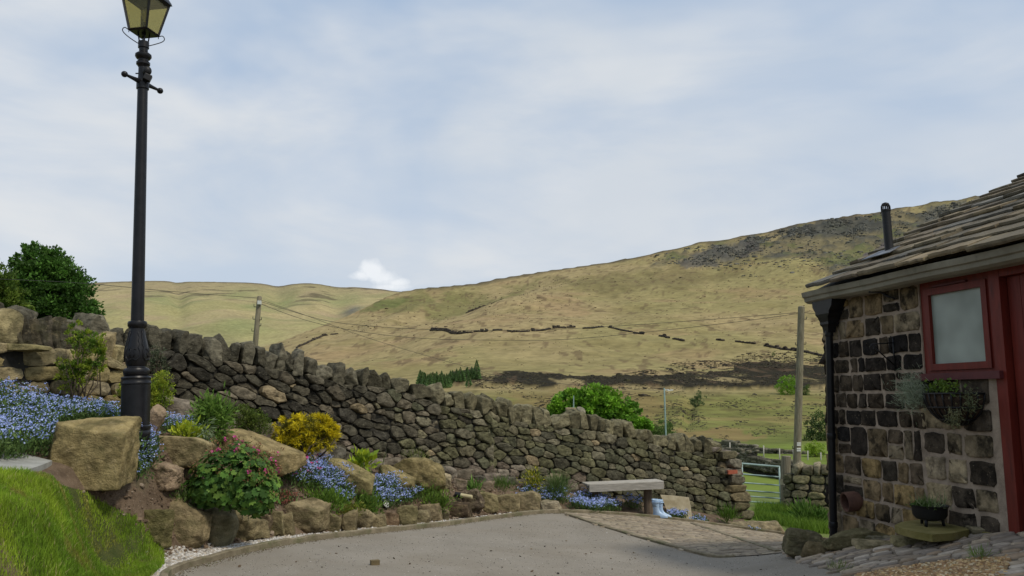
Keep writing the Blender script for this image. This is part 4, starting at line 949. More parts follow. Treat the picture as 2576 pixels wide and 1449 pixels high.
    f.append((11, 10, 9, 8)); b.add([tuple(v) for v in V], f); b.lathe(cb + up * (H + 0.19), [(0.09, 0), (0.08, 0.05), (0.1, 0.06), (0.04, 0.1), (0.015, 0.12), (0.02, 0.15), (0.003, 0.2)], 16)
    b.build('lantern_roof', M['iron'], lt, smooth=False)
    b = MB()
    for q in (dirs[0], dirs[2]):
        z = lambda py: P(py).z - cb.z
        pts = [P(112) + q * 0.05, cb + q * 0.11 + up * (z(104)), cb + q * 0.165 + up * (z(95)), cb + q * 0.185 + up * (z(87)), cb + q * 0.165 + up * (z(80)), cb + q * 0.125 + up * (-0.012)]
        b.tube(catmull(pts, 4), 0.0045, 6); b.tube([cb + q * 0.13 - up * 0.03, cb + q * 0.13], 0.004, 6)
    for q in dirs: b.tube([P(114) + q * 0.035, P(104) + q * 0.04, cb + q * 0.05 - up * 0.01], 0.007, 6)
    b.build('lantern_bracket', M['iron'], lp)
build_lamp()

# ------------------------------------------------------------------ the stone barn at the right
house = thing('stone_barn', 'soot darkened stone barn with a stone slate roof and a red framed window', 'building', HC)
UW0 = HW(2317, 820)[0]; UM0, UM1 = HW(2508, 940)[0], HW(2536, 940)[0]; ZS = 1.80; ZT = 2.60; ZE = 2.62; UJ = HW(2322, 1150)[0]; UX = 4.9; ZD = 0.54
def HV(V): # arrays (u, z, n) to world
    V = np.asarray(V, float); return np.column_stack([HC.x + HU.x * V[:, 0] + HN.x * V[:, 2], HC.y + HU.y * V[:, 0] + HN.y * V[:, 2], V[:, 1]])
def hbox(b, u0, u1, z0, z1, n0, n1, col=(0.5,) * 3, bev=0.0):
    c = HP((u0 + u1) / 2, (z0 + z1) / 2, (n0 + n1) / 2); R = np.column_stack([np.array(HU), np.array(HN), [0, 0, 1]])
    b.box(c, abs(u1 - u0), abs(n1 - n0), abs(z1 - z0), R, col, bev)
def ucorner(z): return 0.045 * max(0, z - 0.16)
def build_house():
    rs = np.random.RandomState(8)
    b = MB()   # mortared wall: left part, strip below the window, part beyond the door, gable and back
    b.add(HV([(0.0, -0.6, 0), (UW0, -0.6, 0), (UW0, ZE, 0), (ucorner(ZE), ZE, 0), (0, -0.6, -6), (ucorner(ZE), ZE, -6), (UW0, -0.6, -0.1), (UW0, ZE, -0.1)]), [(0, 1, 2, 3), (4, 0, 3, 5), (1, 6, 7, 2)])
    hbox(b, UW0 + 0.001, UM1 - 0.05, -0.5, ZS - 0.01, -0.3, 0.0)
    hbox(b, UM1 + 1.05, UX, -0.5, ZE, -0.3, 0.0)
    hbox(b, UW0 + 0.01, UX, 0.0, ZE, -0.5, -0.45)
    # gable triangle
    b.add(HV([(0.13, ZE, -0.02), (0.13, ZE, -6), (0.13, ZE + 3 * 0.47, -3.0), (0.2, ZE, -0.02), (0.2, ZE, -6), (0.2, ZE + 3 * .47, -3)]), [(0, 2, 1), (3, 4, 5), (0, 3, 5, 2)])
    b.build('mortared_wall', M['mortar'], house, smooth=False)
    b = MB(); dark = [(0.030, 0.024, 0.019), (0.022, 0.019, 0.017), (0.045, 0.036, 0.027), (0.06, 0.045, 0.030), (0.018, 0.016, 0.015), (0.075, 0.058, 0.04)]
    mid = [(0.16, 0.12, 0.07), (0.20, 0.145, 0.08), (0.10, 0.075, 0.05), (0.27, 0.19, 0.085), (0.055, 0.045, 0.033), (0.23, 0.185, 0.12)]
    light = [(0.30, 0.24, 0.15), (0.36, 0.285, 0.17), (0.07, 0.055, 0.04), (0.24, 0.19, 0.12), (0.19, 0.15, 0.095), (0.34, 0.275, 0.185)]
    def block(u0, u1, z0, z1, c, g=0.016, pr=0.012):
        o = ring8((u1 - u0) / 2 - g, (z1 - z0) / 2 - g, rs.uniform(0.15, 0.42)) * (1 + rs.normal(0, 0.03, (12, 2))) ; o = np.repeat(o, 2, 0); o[1::2] = (o[0::2] + np.roll(o[0::2], -1, 0)) / 2; o += rs.normal(0, 0.004, o.shape)
        cu, cz = (u0 + u1) / 2, (z0 + z1) / 2
        pillow(b, o, [(1.0, -0.02), (0.99, pr * 0.7), (0.955, pr), (0.55, pr * 1.1)], lambda S: HV(np.column_stack([S[:, 0] + cu, S[:, 1] + cz, S[:, 2]])), c, (rs.normal(0, 0.004), rs.normal(0, 0.004)), cn=np.zeros(2))
        V = b.v[-1]; j = fbm(V * 26, 4, 5, .6) * 0.007; V[:, 0] += HN.x * j; V[:, 1] += HN.y * j
    def zone_(u0, u1, z0, z1, rh, wd, palf, split=0.2, skip=None, g=0.016):
        z = z0
        while z < z1 - 0.04:
            h = rs.uniform(*rh); h = min(h, z1 - z) if z1 - (z + h) > rh[0] * 0.6 else z1 - z
            u = (u0(z) if callable(u0) else u0); first = True
            while u < u1 - 0.03:
                w = rs.uniform(*wd) * (0.6 if rs.rand() < 0.2 else 1); 
                if u1 - (u + w) < wd[0] * 0.55: w = u1 - u
                if w > wd[1] * 1.4: w = w / 2
                uu, zz = u + w / 2, z + h / 2
                if not (skip and skip(uu, zz)):
                    if rs.rand() < split and h > 0.17 and w < 0.3:
                        k = rs.uniform(0.4, 0.6); block(u, u + w, z, z + h * k, palf(uu, zz), g); block(u, u + w, z + h * k, z + h, palf(uu, zz), g)
                    else: block(u, u + w, z, z + h, palf(uu, zz), g)
                u += w; first = False
            z += h
    def pal1(u, z):
        p = dark if z > 1.35 - rs.uniform(0, .3) and z < 2.25 else mid
        if z > 2.3: p = mid
        return np.array(p[rs.randint(len(p))]) * rs.uniform(0.8, 1.2)
    hole = HW(2160, 1258); sk = lambda u, z: (u - hole[0]) ** 2 + (z - hole[1]) ** 2 < 0.1 ** 2
    zone_(ucorner, UJ, -0.2, 1.32, (0.17, 0.225), (0.17, 0.30), pal1, 0.12, sk, 0.012)
    zone_(ucorner, UW0, 1.32, ZE - 0.02, (0.15, 0.20), (0.17, 0.32), pal1, 0.1, None, 0.013)
    zone_(UJ + 0.02, UM0 - 0.075, 0.3, ZS - 0.015, (0.185, 0.225), (0.22, 0.34), lambda u, z: np.array(light[rs.randint(6)] if z < 1.55 else (dark + light)[rs.randint(12)]) * rs.uniform(0.85, 1.1), 0.05, None, 0.017)
    zone_(UM1 + 1.1, UX, 0.3, ZE, (0.17, 0.22), (0.22, 0.34), lambda u, z: np.array(mid[rs.randint(6)]), 0.1)
    # corner stones turn onto the gable
    z = -0.1
    while z < ZE - 0.1:
        h = rs.uniform(0.16, 0.22); v, f = rock(tuple(HP(ucorner(z) + 0.05, z + h / 2, -0.14)), (0.14, 0.3, h * 0.92), 4000 + int(z * 100), n=8, p=20, yaw=math.atan2(HU.y, HU.x), rough=0.04); b.add(v, f, np.array(dark[rs.randint(6)])); z += h
    b.build('wall_stones', M['housestone'], house)
    # lintel band under the eaves
    b = MB(); hbox(b, UW0 - 0.14, UX, ZT + 0.0, ZE + 0.16, -0.3, 0.03, bev=0.008); b.build('lintel', M['lintel'], house, smooth=False)
    b = MB(); hbox(b, UJ + 0.02, UM0 - 0.06, ZD - 0.28, ZD + 0.02, -0.1, 0.035, bev=0.01); b.build('plinth', M['moss_slab'], house, smooth=False)
    # clay pipe stub in the wall
    c = HP(hole[0], hole[1], -0.05); e = HP(hole[0] - 0.03, hole[1] - 0.02, 0.13); b = MB(); axx = (e - c).normalized(); r = 0.095; Ln = (e - c).length
    b.lathe(c, [(r * 0.86, 0), (r * 0.92, Ln * 0.4), (r, Ln * 0.42), (r, Ln), (r * 0.97, Ln + 0.004), (r * 0.82, Ln), (r * 0.8, Ln * 0.5), (r * 0.72, 0.01)], 28, axis=axx); b.build('clay_pipe', M['terracotta'], house, smooth='auto')
    # window
    wf = MB(); n0, n1 = -0.07, -0.015; g0, g1 = HW(2344, 830)[0] , HW(2489, 830)[0]; gz0, gz1 = 1.875, 2.445
    u0, u1, z0, z1 = UW0, UM0, ZS, ZT
    for a in ((u0, u0 + 0.06, z0, z1), (u1 - 0.05, u1, z0, z1), (u0 + 0.06, u1 - 0.05, z0, z0 + 0.035), (u0 + 0.06, u1 - 0.05, z1 - 0.07, z1)): hbox(wf, a[0], a[1], a[2], a[3], n0, n1, bev=0.004)
    win = wf.build('window', M['red'], house, smooth=False)
    b = MB(); m0, m1 = -0.055, 0.0; U0, U1, Z0, Z1 = u0 + 0.055, u1 - 0.045, z0 + 0.03, z1 - 0.065
    t = 0.055
    for a in ((U0, U0 + t, Z0, Z1), (U1 - t, U1, Z0, Z1), (U0 + t, U1 - t, Z0, Z0 + t), (U0 + t, U1 - t, Z1 - t, Z1)): hbox(b, a[0], a[1], a[2], a[3], m0, m1, bev=0.007)
    b.build('sash', M['red'], win, smooth=False)
    b = MB(); hbox(b, U0 + t - 0.004, U1 - t + 0.004, Z0 + t - 0.004, Z1 - t + 0.004, -0.04, -0.03); b.build('pane', M['frost'], win, smooth=False)
    b = MB(); hbox(b, U0 + 0.12, U1 - 0.2, Z1 + 0.008, Z1 + 0.022, -0.02, 0.006, bev=0.003); b.build('trickle_vent', M['sillred'], win, smooth=False)
    b = MB(); hbox(b, UW0 - 0.06, UM1 - 0.03, ZS - 0.055, ZS + 0.004, -0.06, 0.05, bev=0.008); b.build('sill', M['sillred'], win, smooth=False)
    # door post, door leaf
    b = MB(); hbox(b, UM0 + 0.002, UM1 - 0.002, ZD, ZT + 0.02, -0.1, 0.012, bev=0.006); hbox(b, UM1 + 0.96, UM1 + 1.05, ZD, ZT + 0.02, -0.1, 0.012, bev=0.006); hbox(b, UM1, UM1 + 0.958, ZT - 0.07, ZT + 0.02, -0.1, 0.01, bev=0.006)
    dr_ = b.build('door_frame', M['red'], house, smooth=False)
    b = MB(); k = UM1 + 0.012
    while k < UM1 + 0.95: hbox(b, k, k + 0.116, ZD + 0.03, ZT - 0.075, -0.09, -0.05, bev=0.005); k += 0.12
    dl = b.build('door', M['red'], house, smooth=False)
    b = MB(); b.tube([HP(UM1 + 0.85, 1.5, -0.05), HP(UM1 + 0.85, 1.5, 0.0), HP(UM1 + 0.75, 1.5, 0.0)], 0.01, 8); b.build('handle', M['iron'], dl)
    b = MB(); hbox(b, UM0 - 0.04, UM1 + 1.1, ZD - 0.05, ZD + 0.003, -0.12, 0.1, bev=0.008); b.build('threshold', M['sillred'], house, smooth=False)
    # roof of overlapping stone slabs
    th = math.radians(26); R0 = -0.23; ez = 2.70
    def RP(u, s, l):  # s up the slope from the eave, l lift normal to the slope
        n = 0.24 - s * math.cos(th) - l * math.sin(th) * -1 * -1; n = 0.22 - s * math.cos(th) + l * math.sin(th); z = ez + s * math.sin(th) + l * math.cos(th); return (u, z, n)
    b = MB(); b.add(HV([RP(0.14, 0.02, -0.03), RP(UX, 0.02, -0.03), RP(UX, 3.7, -0.03), RP(0.14, 3.7, -0.03), RP(0.14, 0.02, -0.07), RP(UX, 0.02, -0.07), RP(UX, 3.7, -0.07), RP(0.14, 3.7, -0.07)]), [(0, 1, 2, 3), (7, 6, 5, 4), (0, 4, 5, 1), (0, 3, 7, 4), (1, 5, 6, 2)])
    n_ = 3.7; b.add(HV([(0.14, ez + 3.7 * 0.438 - 0.02, 0.24 - 3.7 * .899), (UX, ez + 3.7 * 0.438 - 0.02, 0.24 - 3.7 * .899), (UX, ZE, -6.2), (0.14, ZE, -6.2)]), [(0, 1, 2, 3)])
    b.build('roof_deck', M['core'], house, smooth=False)
    b = MB(); s = -0.03; row = 0; pal = [(0.13, 0.11, 0.075), (0.17, 0.14, 0.09), (0.10, 0.09, 0.07), (0.21, 0.165, 0.10), (0.15, 0.12, 0.08), (0.17, 0.16, 0.135)]
    while s < 3.55:
        exp_ = 0.29 - 0.006 * row; ln = exp_ * 1.6; u = 0.20 + rs.uniform(-0.05, 0.09) - (0.0 if row % 2 else 0.03)
        while u < UX:
            w = rs.uniform(0.3, 0.62) * (1 - 0.02 * row); tk = rs.uniform(0.024, 0.045); g = 0.006; dn = rs.normal(0, 0.012); li = rs.uniform(0.0, 0.012)
            # slab: lower edge lifted on the row below; ragged outline
            mU = 7; US = np.linspace(u + g, u + w - g, mU); low = s + dn + rs.normal(0, 0.010, mU); hi_ = s + ln
            V = []
            for j in range(mU):
                wv = rs.normal(0, 0.002); V += [RP(US[j], low[j], 0.035 + li + wv), RP(US[j], low[j] - 0.006, 0.035 + tk * 0.5 + li), RP(US[j], low[j], 0.035 + tk + li + wv), RP(US[j], low[j] + 0.05, 0.035 + tk + li + wv - 0.004), RP(US[j], hi_, 0.012 + tk * 0.6), RP(US[j], hi_, 0.005)]
            f = [(j * 6 + k, j * 6 + k + 1, (j + 1) * 6 + k + 1, (j + 1) * 6 + k) for j in range(mU - 1) for k in range(5)] + [((mU - 1) * 6 + 5, (mU - 1) * 6 + 0, 0, 5)] + [tuple(range(5, -1, -1)), tuple((mU - 1) * 6 + k for k in range(6))]
            b.add(HV(V), f, np.array(pal[rs.randint(6)]) * rs.uniform(0.75, 1.2)); u += w
        s += exp_; row += 1
    b.build('roof_slates', M['slate'], house, smooth=False)
    b = MB(); u = 0.1
    while u < UX: hbox(b, u, u + 0.48, ez + 3.62 * 0.438 - 0.02, ez + 3.62 * 0.438 + 0.09, 0.24 - 3.62 * .899 - 0.14, 0.24 - 3.62 * .899 + 0.12, bev=0.03); u += 0.49
    b.build('ridge_stones', M['lintel'], house, smooth=False)
    # gutter: moulded trough of two stepped boards
    b = MB(); pr = [(0.04, 2.585), (0.155, 2.585), (0.19, 2.605), (0.195, 2.64), (0.215, 2.65), (0.225, 2.70), (0.21, 2.70), (0.19, 2.66), (0.06, 2.64), (0.04, 2.70)]; ga, gb_ = 0.07, UX; m = len(pr); segs = np.linspace(ga, gb_, 14); V = []
    for i, u in enumerate(segs): V += [(u, z + 0.004 * math.sin(i * 1.7), n) for n, z in pr]
    f = [(i * m + k, (i + 1) * m + k, (i + 1) * m + (k + 1) % m, i * m + (k + 1) % m) for i in range(13) for k in range(m)] + [tuple(range(m)), tuple(13 * m + k for k in range(m - 1, -1, -1))]
    b.add(HV(V), f); gt = b.build('gutter', M['gutter'], house, smooth=False)
    for u in (1.15, 3.5): b = MB(); b.tube([HP(u + 0.12, 2.50, 0.02), HP(u + 0.06, 2.53, 0.06), HP(u, 2.575, 0.08), HP(u - 0.05, 2.58, 0.17)], 0.009, 6); b.build('gutter_bracket', M['iron'], gt)
    # downpipe with its hopper
    b = MB(); q0 = (0.215, 0.0); q1 = (0.33, 2.30); dn = 0.085
    def PP(z): t = (z - 0.15) / (2.3 - 0.15); return HP(0.205 + 0.115 * t, z, dn)
    b.tube([PP(0.02), PP(1.2), PP(2.32)], 0.037, 16)
    for z in (0.30, 1.18, 2.22): b.tube([PP(z), PP(z + 0.012), PP(z + 0.03), PP(z + 0.05), PP(z + 0.06)], [0.04, 0.045, 0.042, 0.045, 0.04], 16)
    dp = b.build('downpipe', M['iron'], house, smooth='auto')
    b = MB(); V = []; prof = [(2.26, 0.040, 0.04), (2.32, 0.05, 0.05), (2.345, 0.075, 0.06), (2.37, 0.07, 0.06), (2.42, 0.09, 0.075), (2.45, 0.12, 0.085), (2.47, 0.115, 0.085), (2.50, 0.14, 0.09), (2.53, 0.165, 0.095), (2.59, 0.175, 0.10)]
    for z, hu, hn in prof:
        c0 = 0.325 + (z - 2.26) * 0.05
        for (a, c_) in ((-1, -1), (1, -1), (1, 1), (-1, 1)): V.append((c0 + a * hu, z, dn + c_ * min(hn, 0.082)))
    f = [(i * 4 + k, i * 4 + (k + 1) % 4, (i + 1) * 4 + (k + 1) % 4, (i + 1) * 4 + k) for i in range(len(prof) - 1) for k in range(4)] + [(3, 2, 1, 0), tuple((len(prof) - 1) * 4 + k for k in range(4))]
    b.add(HV(V), f); b.build('hopper', M['iron'], dp, smooth=False)
    # iron hanging bracket on the wall
    a0 = HW(2247, 862, 0.02); a1 = HW(2252, 925, 0.02); e0 = HW(2190, 867, 0.3)
    b = MB(); U_ = a0[0]; zt, zb = a0[1], a1[1]; tip = HP(U_ + 0.02, zt - 0.02, 0.26); b.tube([HP(U_, zt + 0.05, 0.02), HP(U_, zb - 0.03, 0.02)], 0.008, 6); b.tube([HP(U_, zt, 0.02), tip], 0.006, 6); b.tube([HP(U_, zb + 0.02, 0.02), tip + Vector((0, 0, -0.005))], 0.006, 6); b.tube(catmull([tip, tip + Vector((-.015, 0, -0.03)), tip + Vector((0.01, 0, -0.045)), tip + Vector((0.02, 0, -0.02))], 4), 0.004, 6)
    b.build('hanging_bracket', M['iron'], house)
    # vent pipe on the roof with its lead flashing
    s_ = None
    r_ = ray(2238, 640); best = None
    for ss in np.linspace(0.1, 3, 300):
        for_u = None
        n = 0.22 - ss * math.cos(th); z = ez + ss * math.sin(th) + 0.05; o = HC + HN * n; t = (o.x * HN.x + o.y * HN.y) / (r_.x * HN.x + r_.y * HN.y); p = r_ * t + Vector((0, 0, EYE)); e = abs(p.z - z)
        if best is None or e < best[0]: best = (e, (p - HC).dot(HU), z, n, ss)
    _, uv, zv, nv, sv = best; c = HP(uv, zv, nv); dist = c.y; k = dist / F
    top = at(2226, 515, dist); hgt = top.z - c.z; axx = Vector((-0.02, 0, 1)).normalized(); r = 10.5 * k
    b = MB(); b.lathe(c - axx * 0.12, [(r * 1.25, 0.06), (r * 1.22, 0.13), (r, 0.17), (r, hgt * 0.86 + 0.12), (r * 1.13, hgt * 0.865 + 0.12), (r * 1.13, hgt * 0.90 + 0.12), (r * 0.7, hgt * 0.90 + 0.12)], 24, axis=axx); vp = b.build('vent_pipe', M['blackplastic'], house, smooth='auto')
    b = MB(); ctop = c + axx * hgt
    for i in range(16):
        a = i / 16 * 2 * math.pi; d_ = Vector((math.cos(a), math.sin(a), 0)); b.tube([c + axx * hgt * 0.89 + d_ * r * 1.05, c + axx * hgt * 0.97 + d_ * r * 1.0, ctop + d_ * r * 0.8], r * 0.1, 4)
    b.lathe(c + axx * hgt * 0.985, [(r * 0.95, 0), (r * 0.8, 0.02), (0.01, 0.03)], 16); b.build('vent_cage', M['blackplastic'], vp)
    b = MB(); V = []
    for l in (0.09, 0.097):
        for (du, ds) in ((-0.36, -0.14), (0.30, -0.12), (0.24, 0.06), (-0.28, 0.06)): V.append(RP(uv + du * 0.6, sv + ds, l))
    b.add(HV(V), [(3, 2, 1, 0), (4, 5, 6, 7), (0, 1, 5, 4), (1, 2, 6, 5), (2, 3, 7, 6), (3, 0, 4, 7)]); b.build('lead_flashing', M['lead'], house, smooth=False)
build_house()
# ------------------------------------------------------------------ boulders and edging stones of the rockery
OLV = (0.21, 0.165, 0.085); TAN = (0.26, 0.205, 0.11); PNK = (0.25, 0.185, 0.125); GRY = (0.15, 0.135, 0.09); DRK = (0.085, 0.065, 0.045); PAL = (0.30, 0.25, 0.16); MOS = (0.13, 0.115, 0.05)
def boulder(label, x0, y0, x1, y1, col, seed, dep=0.8, p=11, m='boulder', gy=None, bury=6, name='boulder', group='boulders of the rockery', n=20, cat='boulder', **k):
    g = G((x0 + x1) / 2, gy or y1); s = g.y / F; w = (x1 - x0) * s; d = g.y + w * dep * 0.36; s = d / F
    c = at((x0 + x1) / 2, (y0 + y1 + bury) / 2, d); w = (x1 - x0) * s * 1.04; h = (y1 + bury - y0) * s * 1.04
    k['rough'] = k.get('rough', 0.05) * 1.5; v, f = rock(tuple(c), (w, w * dep, h), seed, n=30 if n == 20 else 20, p=p * 2.2, **{'nfree': 9, **k}); b = MB(); b.add(v, f, np.array(col) * 1.15); o = b.build(name, M[m], loc=(c.x, c.y, c.z - h / 2), smooth='auto'); tag(o, label, cat, group, 'thing'); return o
E = 'edging stones along the gravel strip'
BL = [
 ('big blocky tan boulder in front of the lamp post, largest stone of the rockery', 130, 1056, 322, 1218, (0.235, 0.185, 0.085), 11, .75, 20, dict(roll=0.03, cuts=[(0.15, -0.25, 1, 0.93), (-1, -0.4, 0.1, 0.9)], rough=0.03, nfree=2)),
 ('long rounded tan boulder between the lamp post and the geranium', 373, 1100, 528, 1172, (0.235, 0.19, 0.10), 12, .7, 9, dict(roll=0.05, rough=0.03)),
 ('crumbly pinkish stone on bare soil right of the big blocky boulder', 348, 1160, 452, 1216, PNK, 13, .8, 9, dict(roll=0.35, rough=0.08)),
 ('narrow pink slab leaning beside the foot of the lamp post', 368, 1028, 402, 1106, PNK, 14, .8, 14, dict(roll=0.35)),
 ('big sloping tan slab behind the geranium, falling to the right', 548, 1068, 735, 1178, (0.225, 0.175, 0.085), 15, .55, 18, dict(cuts=[(0.62, -0.15, 1, 0.30), (-0.5, 0, 1, 1.0)], rough=0.03)),
 ('sloping olive slab right of the blue flower patch, falling to the right', 822, 1150, 945, 1242, (0.20, 0.165, 0.075), 16, .6, 16, dict(cuts=[(0.60, -0.15, 1, 0.36)], rough=0.035)),
 ('smaller sloping olive slab touching the humped boulder', 960, 1170, 1042, 1230, (0.21, 0.17, 0.08), 17, .6, 15, dict(cuts=[(0.6, -0.1, 1, 0.38)], rough=0.035)),
 ('humped olive boulder near the middle foot of the long wall', 996, 1155, 1112, 1234, (0.20, 0.16, 0.075), 18, .75, 12, dict(rough=0.05)),
 ('small square pale stone right of the humped boulder', 1108, 1192, 1134, 1223, PAL, 19, .8, 20, {}),
 ('low flat brown stone on the soil below the long wall', 1140, 1206, 1172, 1232, (0.19, 0.15, 0.11), 20, .9, 14, {}),
 ('dark pocked stone leaning at the end of the flower bed', 1150, 1236, 1212, 1284, (0.11, 0.085, 0.06), 21, .7, 12, dict(roll=-0.4, rough=0.08)),
 ('brown rock half sunk in soil under the humped boulder, right side', 1205, 1212, 1240, 1232, (0.20, 0.155, 0.11), 22, .8, 12, {}),
]
for i, (lb, x0, y0, x1, y1, c, sd, dp, p, k) in enumerate(BL): boulder(lb, x0, y0, x1, y1, c, sd, dep=dp, p=p, **k)
ED = [
 ('mossy upright edging stone nearest the lawn', 352, 1284, 432, 1372, MOS, 13, {}),
 ('big flat faced tan edging stone beside the mossy one at the lawn', 402, 1262, 518, 1370, (0.215, 0.17, 0.095), 20, dict(cuts=[(0.25, -1, 0.45, 0.72), (0.55, 0, 1, 0.75)])),
 ('smooth rounded grey green edging stone with a crack', 486, 1276, 592, 1366, (0.165, 0.145, 0.085), 9, dict(cuts=[(-0.5, 0, 1, 0.85)])),
 ('smooth tan wedge shaped edging stone below the geranium', 552, 1284, 652, 1350, (0.215, 0.175, 0.095), 14, dict(cuts=[(0.55, 0, 1, 0.68)])),
 ('small dark layered stone between two tan edging stones', 638, 1300, 682, 1338, (0.12, 0.09, 0.055), 14, {}),
 ('upright mossy brown edging stone below the right side of the geranium', 676, 1288, 713, 1346, (0.15, 0.125, 0.065), 14, {}),
 ('small upright edging stone against the biggest one of the row', 706, 1292, 738, 1342, (0.16, 0.13, 0.07), 12, {}),
 ('broad flat topped edging stone, widest of the row', 716, 1262, 812, 1336, (0.20, 0.16, 0.09), 18, dict(cuts=[(0.35, -0.2, 1, 0.85)])),
 ('squat tan edging stone right of the broad flat topped one', 806, 1290, 857, 1333, (0.19, 0.155, 0.085), 12, dict(cuts=[(0.4, 0, 1, 0.8)])),
 ('squarish edging stone below the moss and low sprawling greens', 860, 1293, 896, 1335, (0.18, 0.145, 0.08), 16, {}),
 ('tan edging stone with an undercut foot left of the spotlight', 880, 1285, 940, 1328, (0.215, 0.175, 0.10), 12, {}),
 ('pale edging stone directly below the round garden spotlight', 928, 1296, 970, 1327, (0.22, 0.18, 0.10), 13, {}),
 ('reddish earth stained edging stone right below the spotlight', 960, 1290, 1002, 1321, (0.17, 0.115, 0.07), 11, {}),
 ('domed mossy edging stone left of the squared pair', 1000, 1274, 1048, 1322, (0.165, 0.14, 0.07), 10, {}),
 ('squared tan edging stone in front of a taller brown one', 1032, 1284, 1082, 1315, (0.20, 0.165, 0.095), 20, {}),
 ('brown edging stone with a sloping top behind the squared one', 1054, 1268, 1106, 1310, (0.17, 0.135, 0.08), 12, {}),
 ('small rounded edging stone before the dark mossy lump', 1098, 1277, 1130, 1307, (0.16, 0.135, 0.08), 10, {}),
 ('dark brown mossy lump of rock at the bend of the gravel strip', 1112, 1266, 1182, 1302, (0.07, 0.05, 0.032), 9, {}),
 ('tan edging stone, first right of the dark pocked leaning stone', 1194, 1240, 1252, 1284, (0.20, 0.165, 0.085), 12, {}),
 ('low edging stone in the middle of the three before the bench', 1248, 1247, 1304, 1286, (0.19, 0.155, 0.085), 12, {}),
 ('long low edging stone nearest the bench', 1298, 1240, 1362, 1284, (0.21, 0.17, 0.10), 12, {}),
 ('flat pale stone at the tip of the gravel strip', 1358, 1262, 1412, 1287, (0.26, 0.22, 0.15), 14, {}),
]
for i, (lb, x0, y0, x1, y1, c, p, k) in enumerate(ED): boulder(lb, x0, y0, x1, y1, c, 60 + i, dep=0.7, p=p, name='edging_stone', cat='stone', group=E, n=14, rough=0.05, gy=y1 + 2, **k)
# stones by the barn and the ramp
boulder('large mossy grey boulder at the corner where the ramp meets the cobbles', 1975, 1336, 2068, 1400, (0.125, 0.11, 0.065), 101, dep=.8, p=12, group=None)
boulder('low brown boulder touching the large mossy one on the cobbles', 2022, 1362, 2118, 1398, (0.14, 0.11, 0.06), 102, dep=.7, p=9, group=None, gy=1394)
boulder('long log shaped stone lying against the foot of the barn wall', 2074, 1338, 2222, 1380, (0.12, 0.105, 0.055), 103, dep=.28, p=10, group=None, roll=-0.12, gy=1378)
boulder('long flat stone beyond the ramp kerb near the gate', 1842, 1314, 1962, 1340, (0.20, 0.165, 0.10), 104, dep=.5, p=14, group=None, gy=1336)
boulder('small flat stone between log shaped stone and mossy slab', 2176, 1346, 2244, 1364, (0.19, 0.17, 0.12), 105, dep=.6, p=14, group=None)
boulder('round pale stone ball sitting on the coping of the long wall', 2, 2, 24, 24, (0.23, 0.21, 0.15), 106, group=None, p=4) if False else None
q = w_s(1464); p = MW.at(q); zt = at(1464, 1035, p.y).z; v, f = rock((p.x, p.y, zt + 0.0), (0.17, 0.17, 0.16), 107, n=8, p=4, rough=0.02); b = MB(); b.add(v, f, (0.24, 0.22, 0.16)); o = b.build('round_stone', M['boulder'], loc=(p.x, p.y, zt)); tag(o, 'round pale stone ball sitting on top of the long wall', 'stone', None, 'thing')
ZSL = HW(2335, 1308, 0.03)[1]
def on_z(px, py, z): r = ray(px, py); t = (z - EYE) / r.z; return Vector((r.x * t, r.y * t, z))
def flat_slab(nm, lb, g, m, th_):
    b = MB(); n = len(g); b.add([tuple(q) for q in g] + [(q.x, q.y, q.z - th_) for q in g], [tuple(range(n)), tuple(range(2 * n - 1, n - 1, -1))] + [(i, i + n, (i + 1) % n + n, (i + 1) % n) for i in range(n)])
    o = b.build(nm, M[m], smooth=False, loc=tuple(g[0])); tag(o, lb, 'slab', None, 'thing')
flat_slab('stepping_slab', 'yellow mossy flat stone slab under the black pot by the barn', [on_z(x, y, ZSL) for x, y in ((2250, 1321), (2268, 1313), (2300, 1308), (2335, 1306), (2400, 1313), (2444, 1326), (2437, 1333), (2395, 1341), (2345, 1345), (2300, 1337), (2262, 1327))], 'moss_slab', 0.055)
boulder('rough stone block propping up the mossy slab', 2330, 1336, 2420, 1366, (0.10, 0.085, 0.05), 111, dep=.5, p=12, group=None, gy=1360, bury=2)
g_ = [G(x, y) for x, y in ((-80, 1155), (40, 1138), (131, 1166), (100, 1180), (46, 1200), (-80, 1190))]; z_ = sum(q.z for q in g_) / 6 * .5 + max(q.z for q in g_) * .5 + .035
flat_slab('flagstone', 'grey flat flagstone at the left edge between lawn and blue flowers', [Vector((q.x, q.y, z_ + (q.z - z_) * .75)) for q in g_], 'flag', 0.06)
for lb, x0, y0, x1, y1, c, sd in (('pale flat edging stone below the log shaped stone', 2162, 1361, 2252, 1379, (0.24, 0.20, 0.12), 112), ('long low mossy paving stone in front of the mossy slab', 2250, 1352, 2348, 1372, (0.22, 0.19, 0.10), 113), ('flat worn paving stone beside the door threshold', 2440, 1325, 2540, 1342, (0.22, 0.19, 0.12), 114)):
    boulder(lb, x0, y0, x1, y1, c, sd, dep=.6, p=16, group=None, bury=8, name='paving_stone', cat='stone')
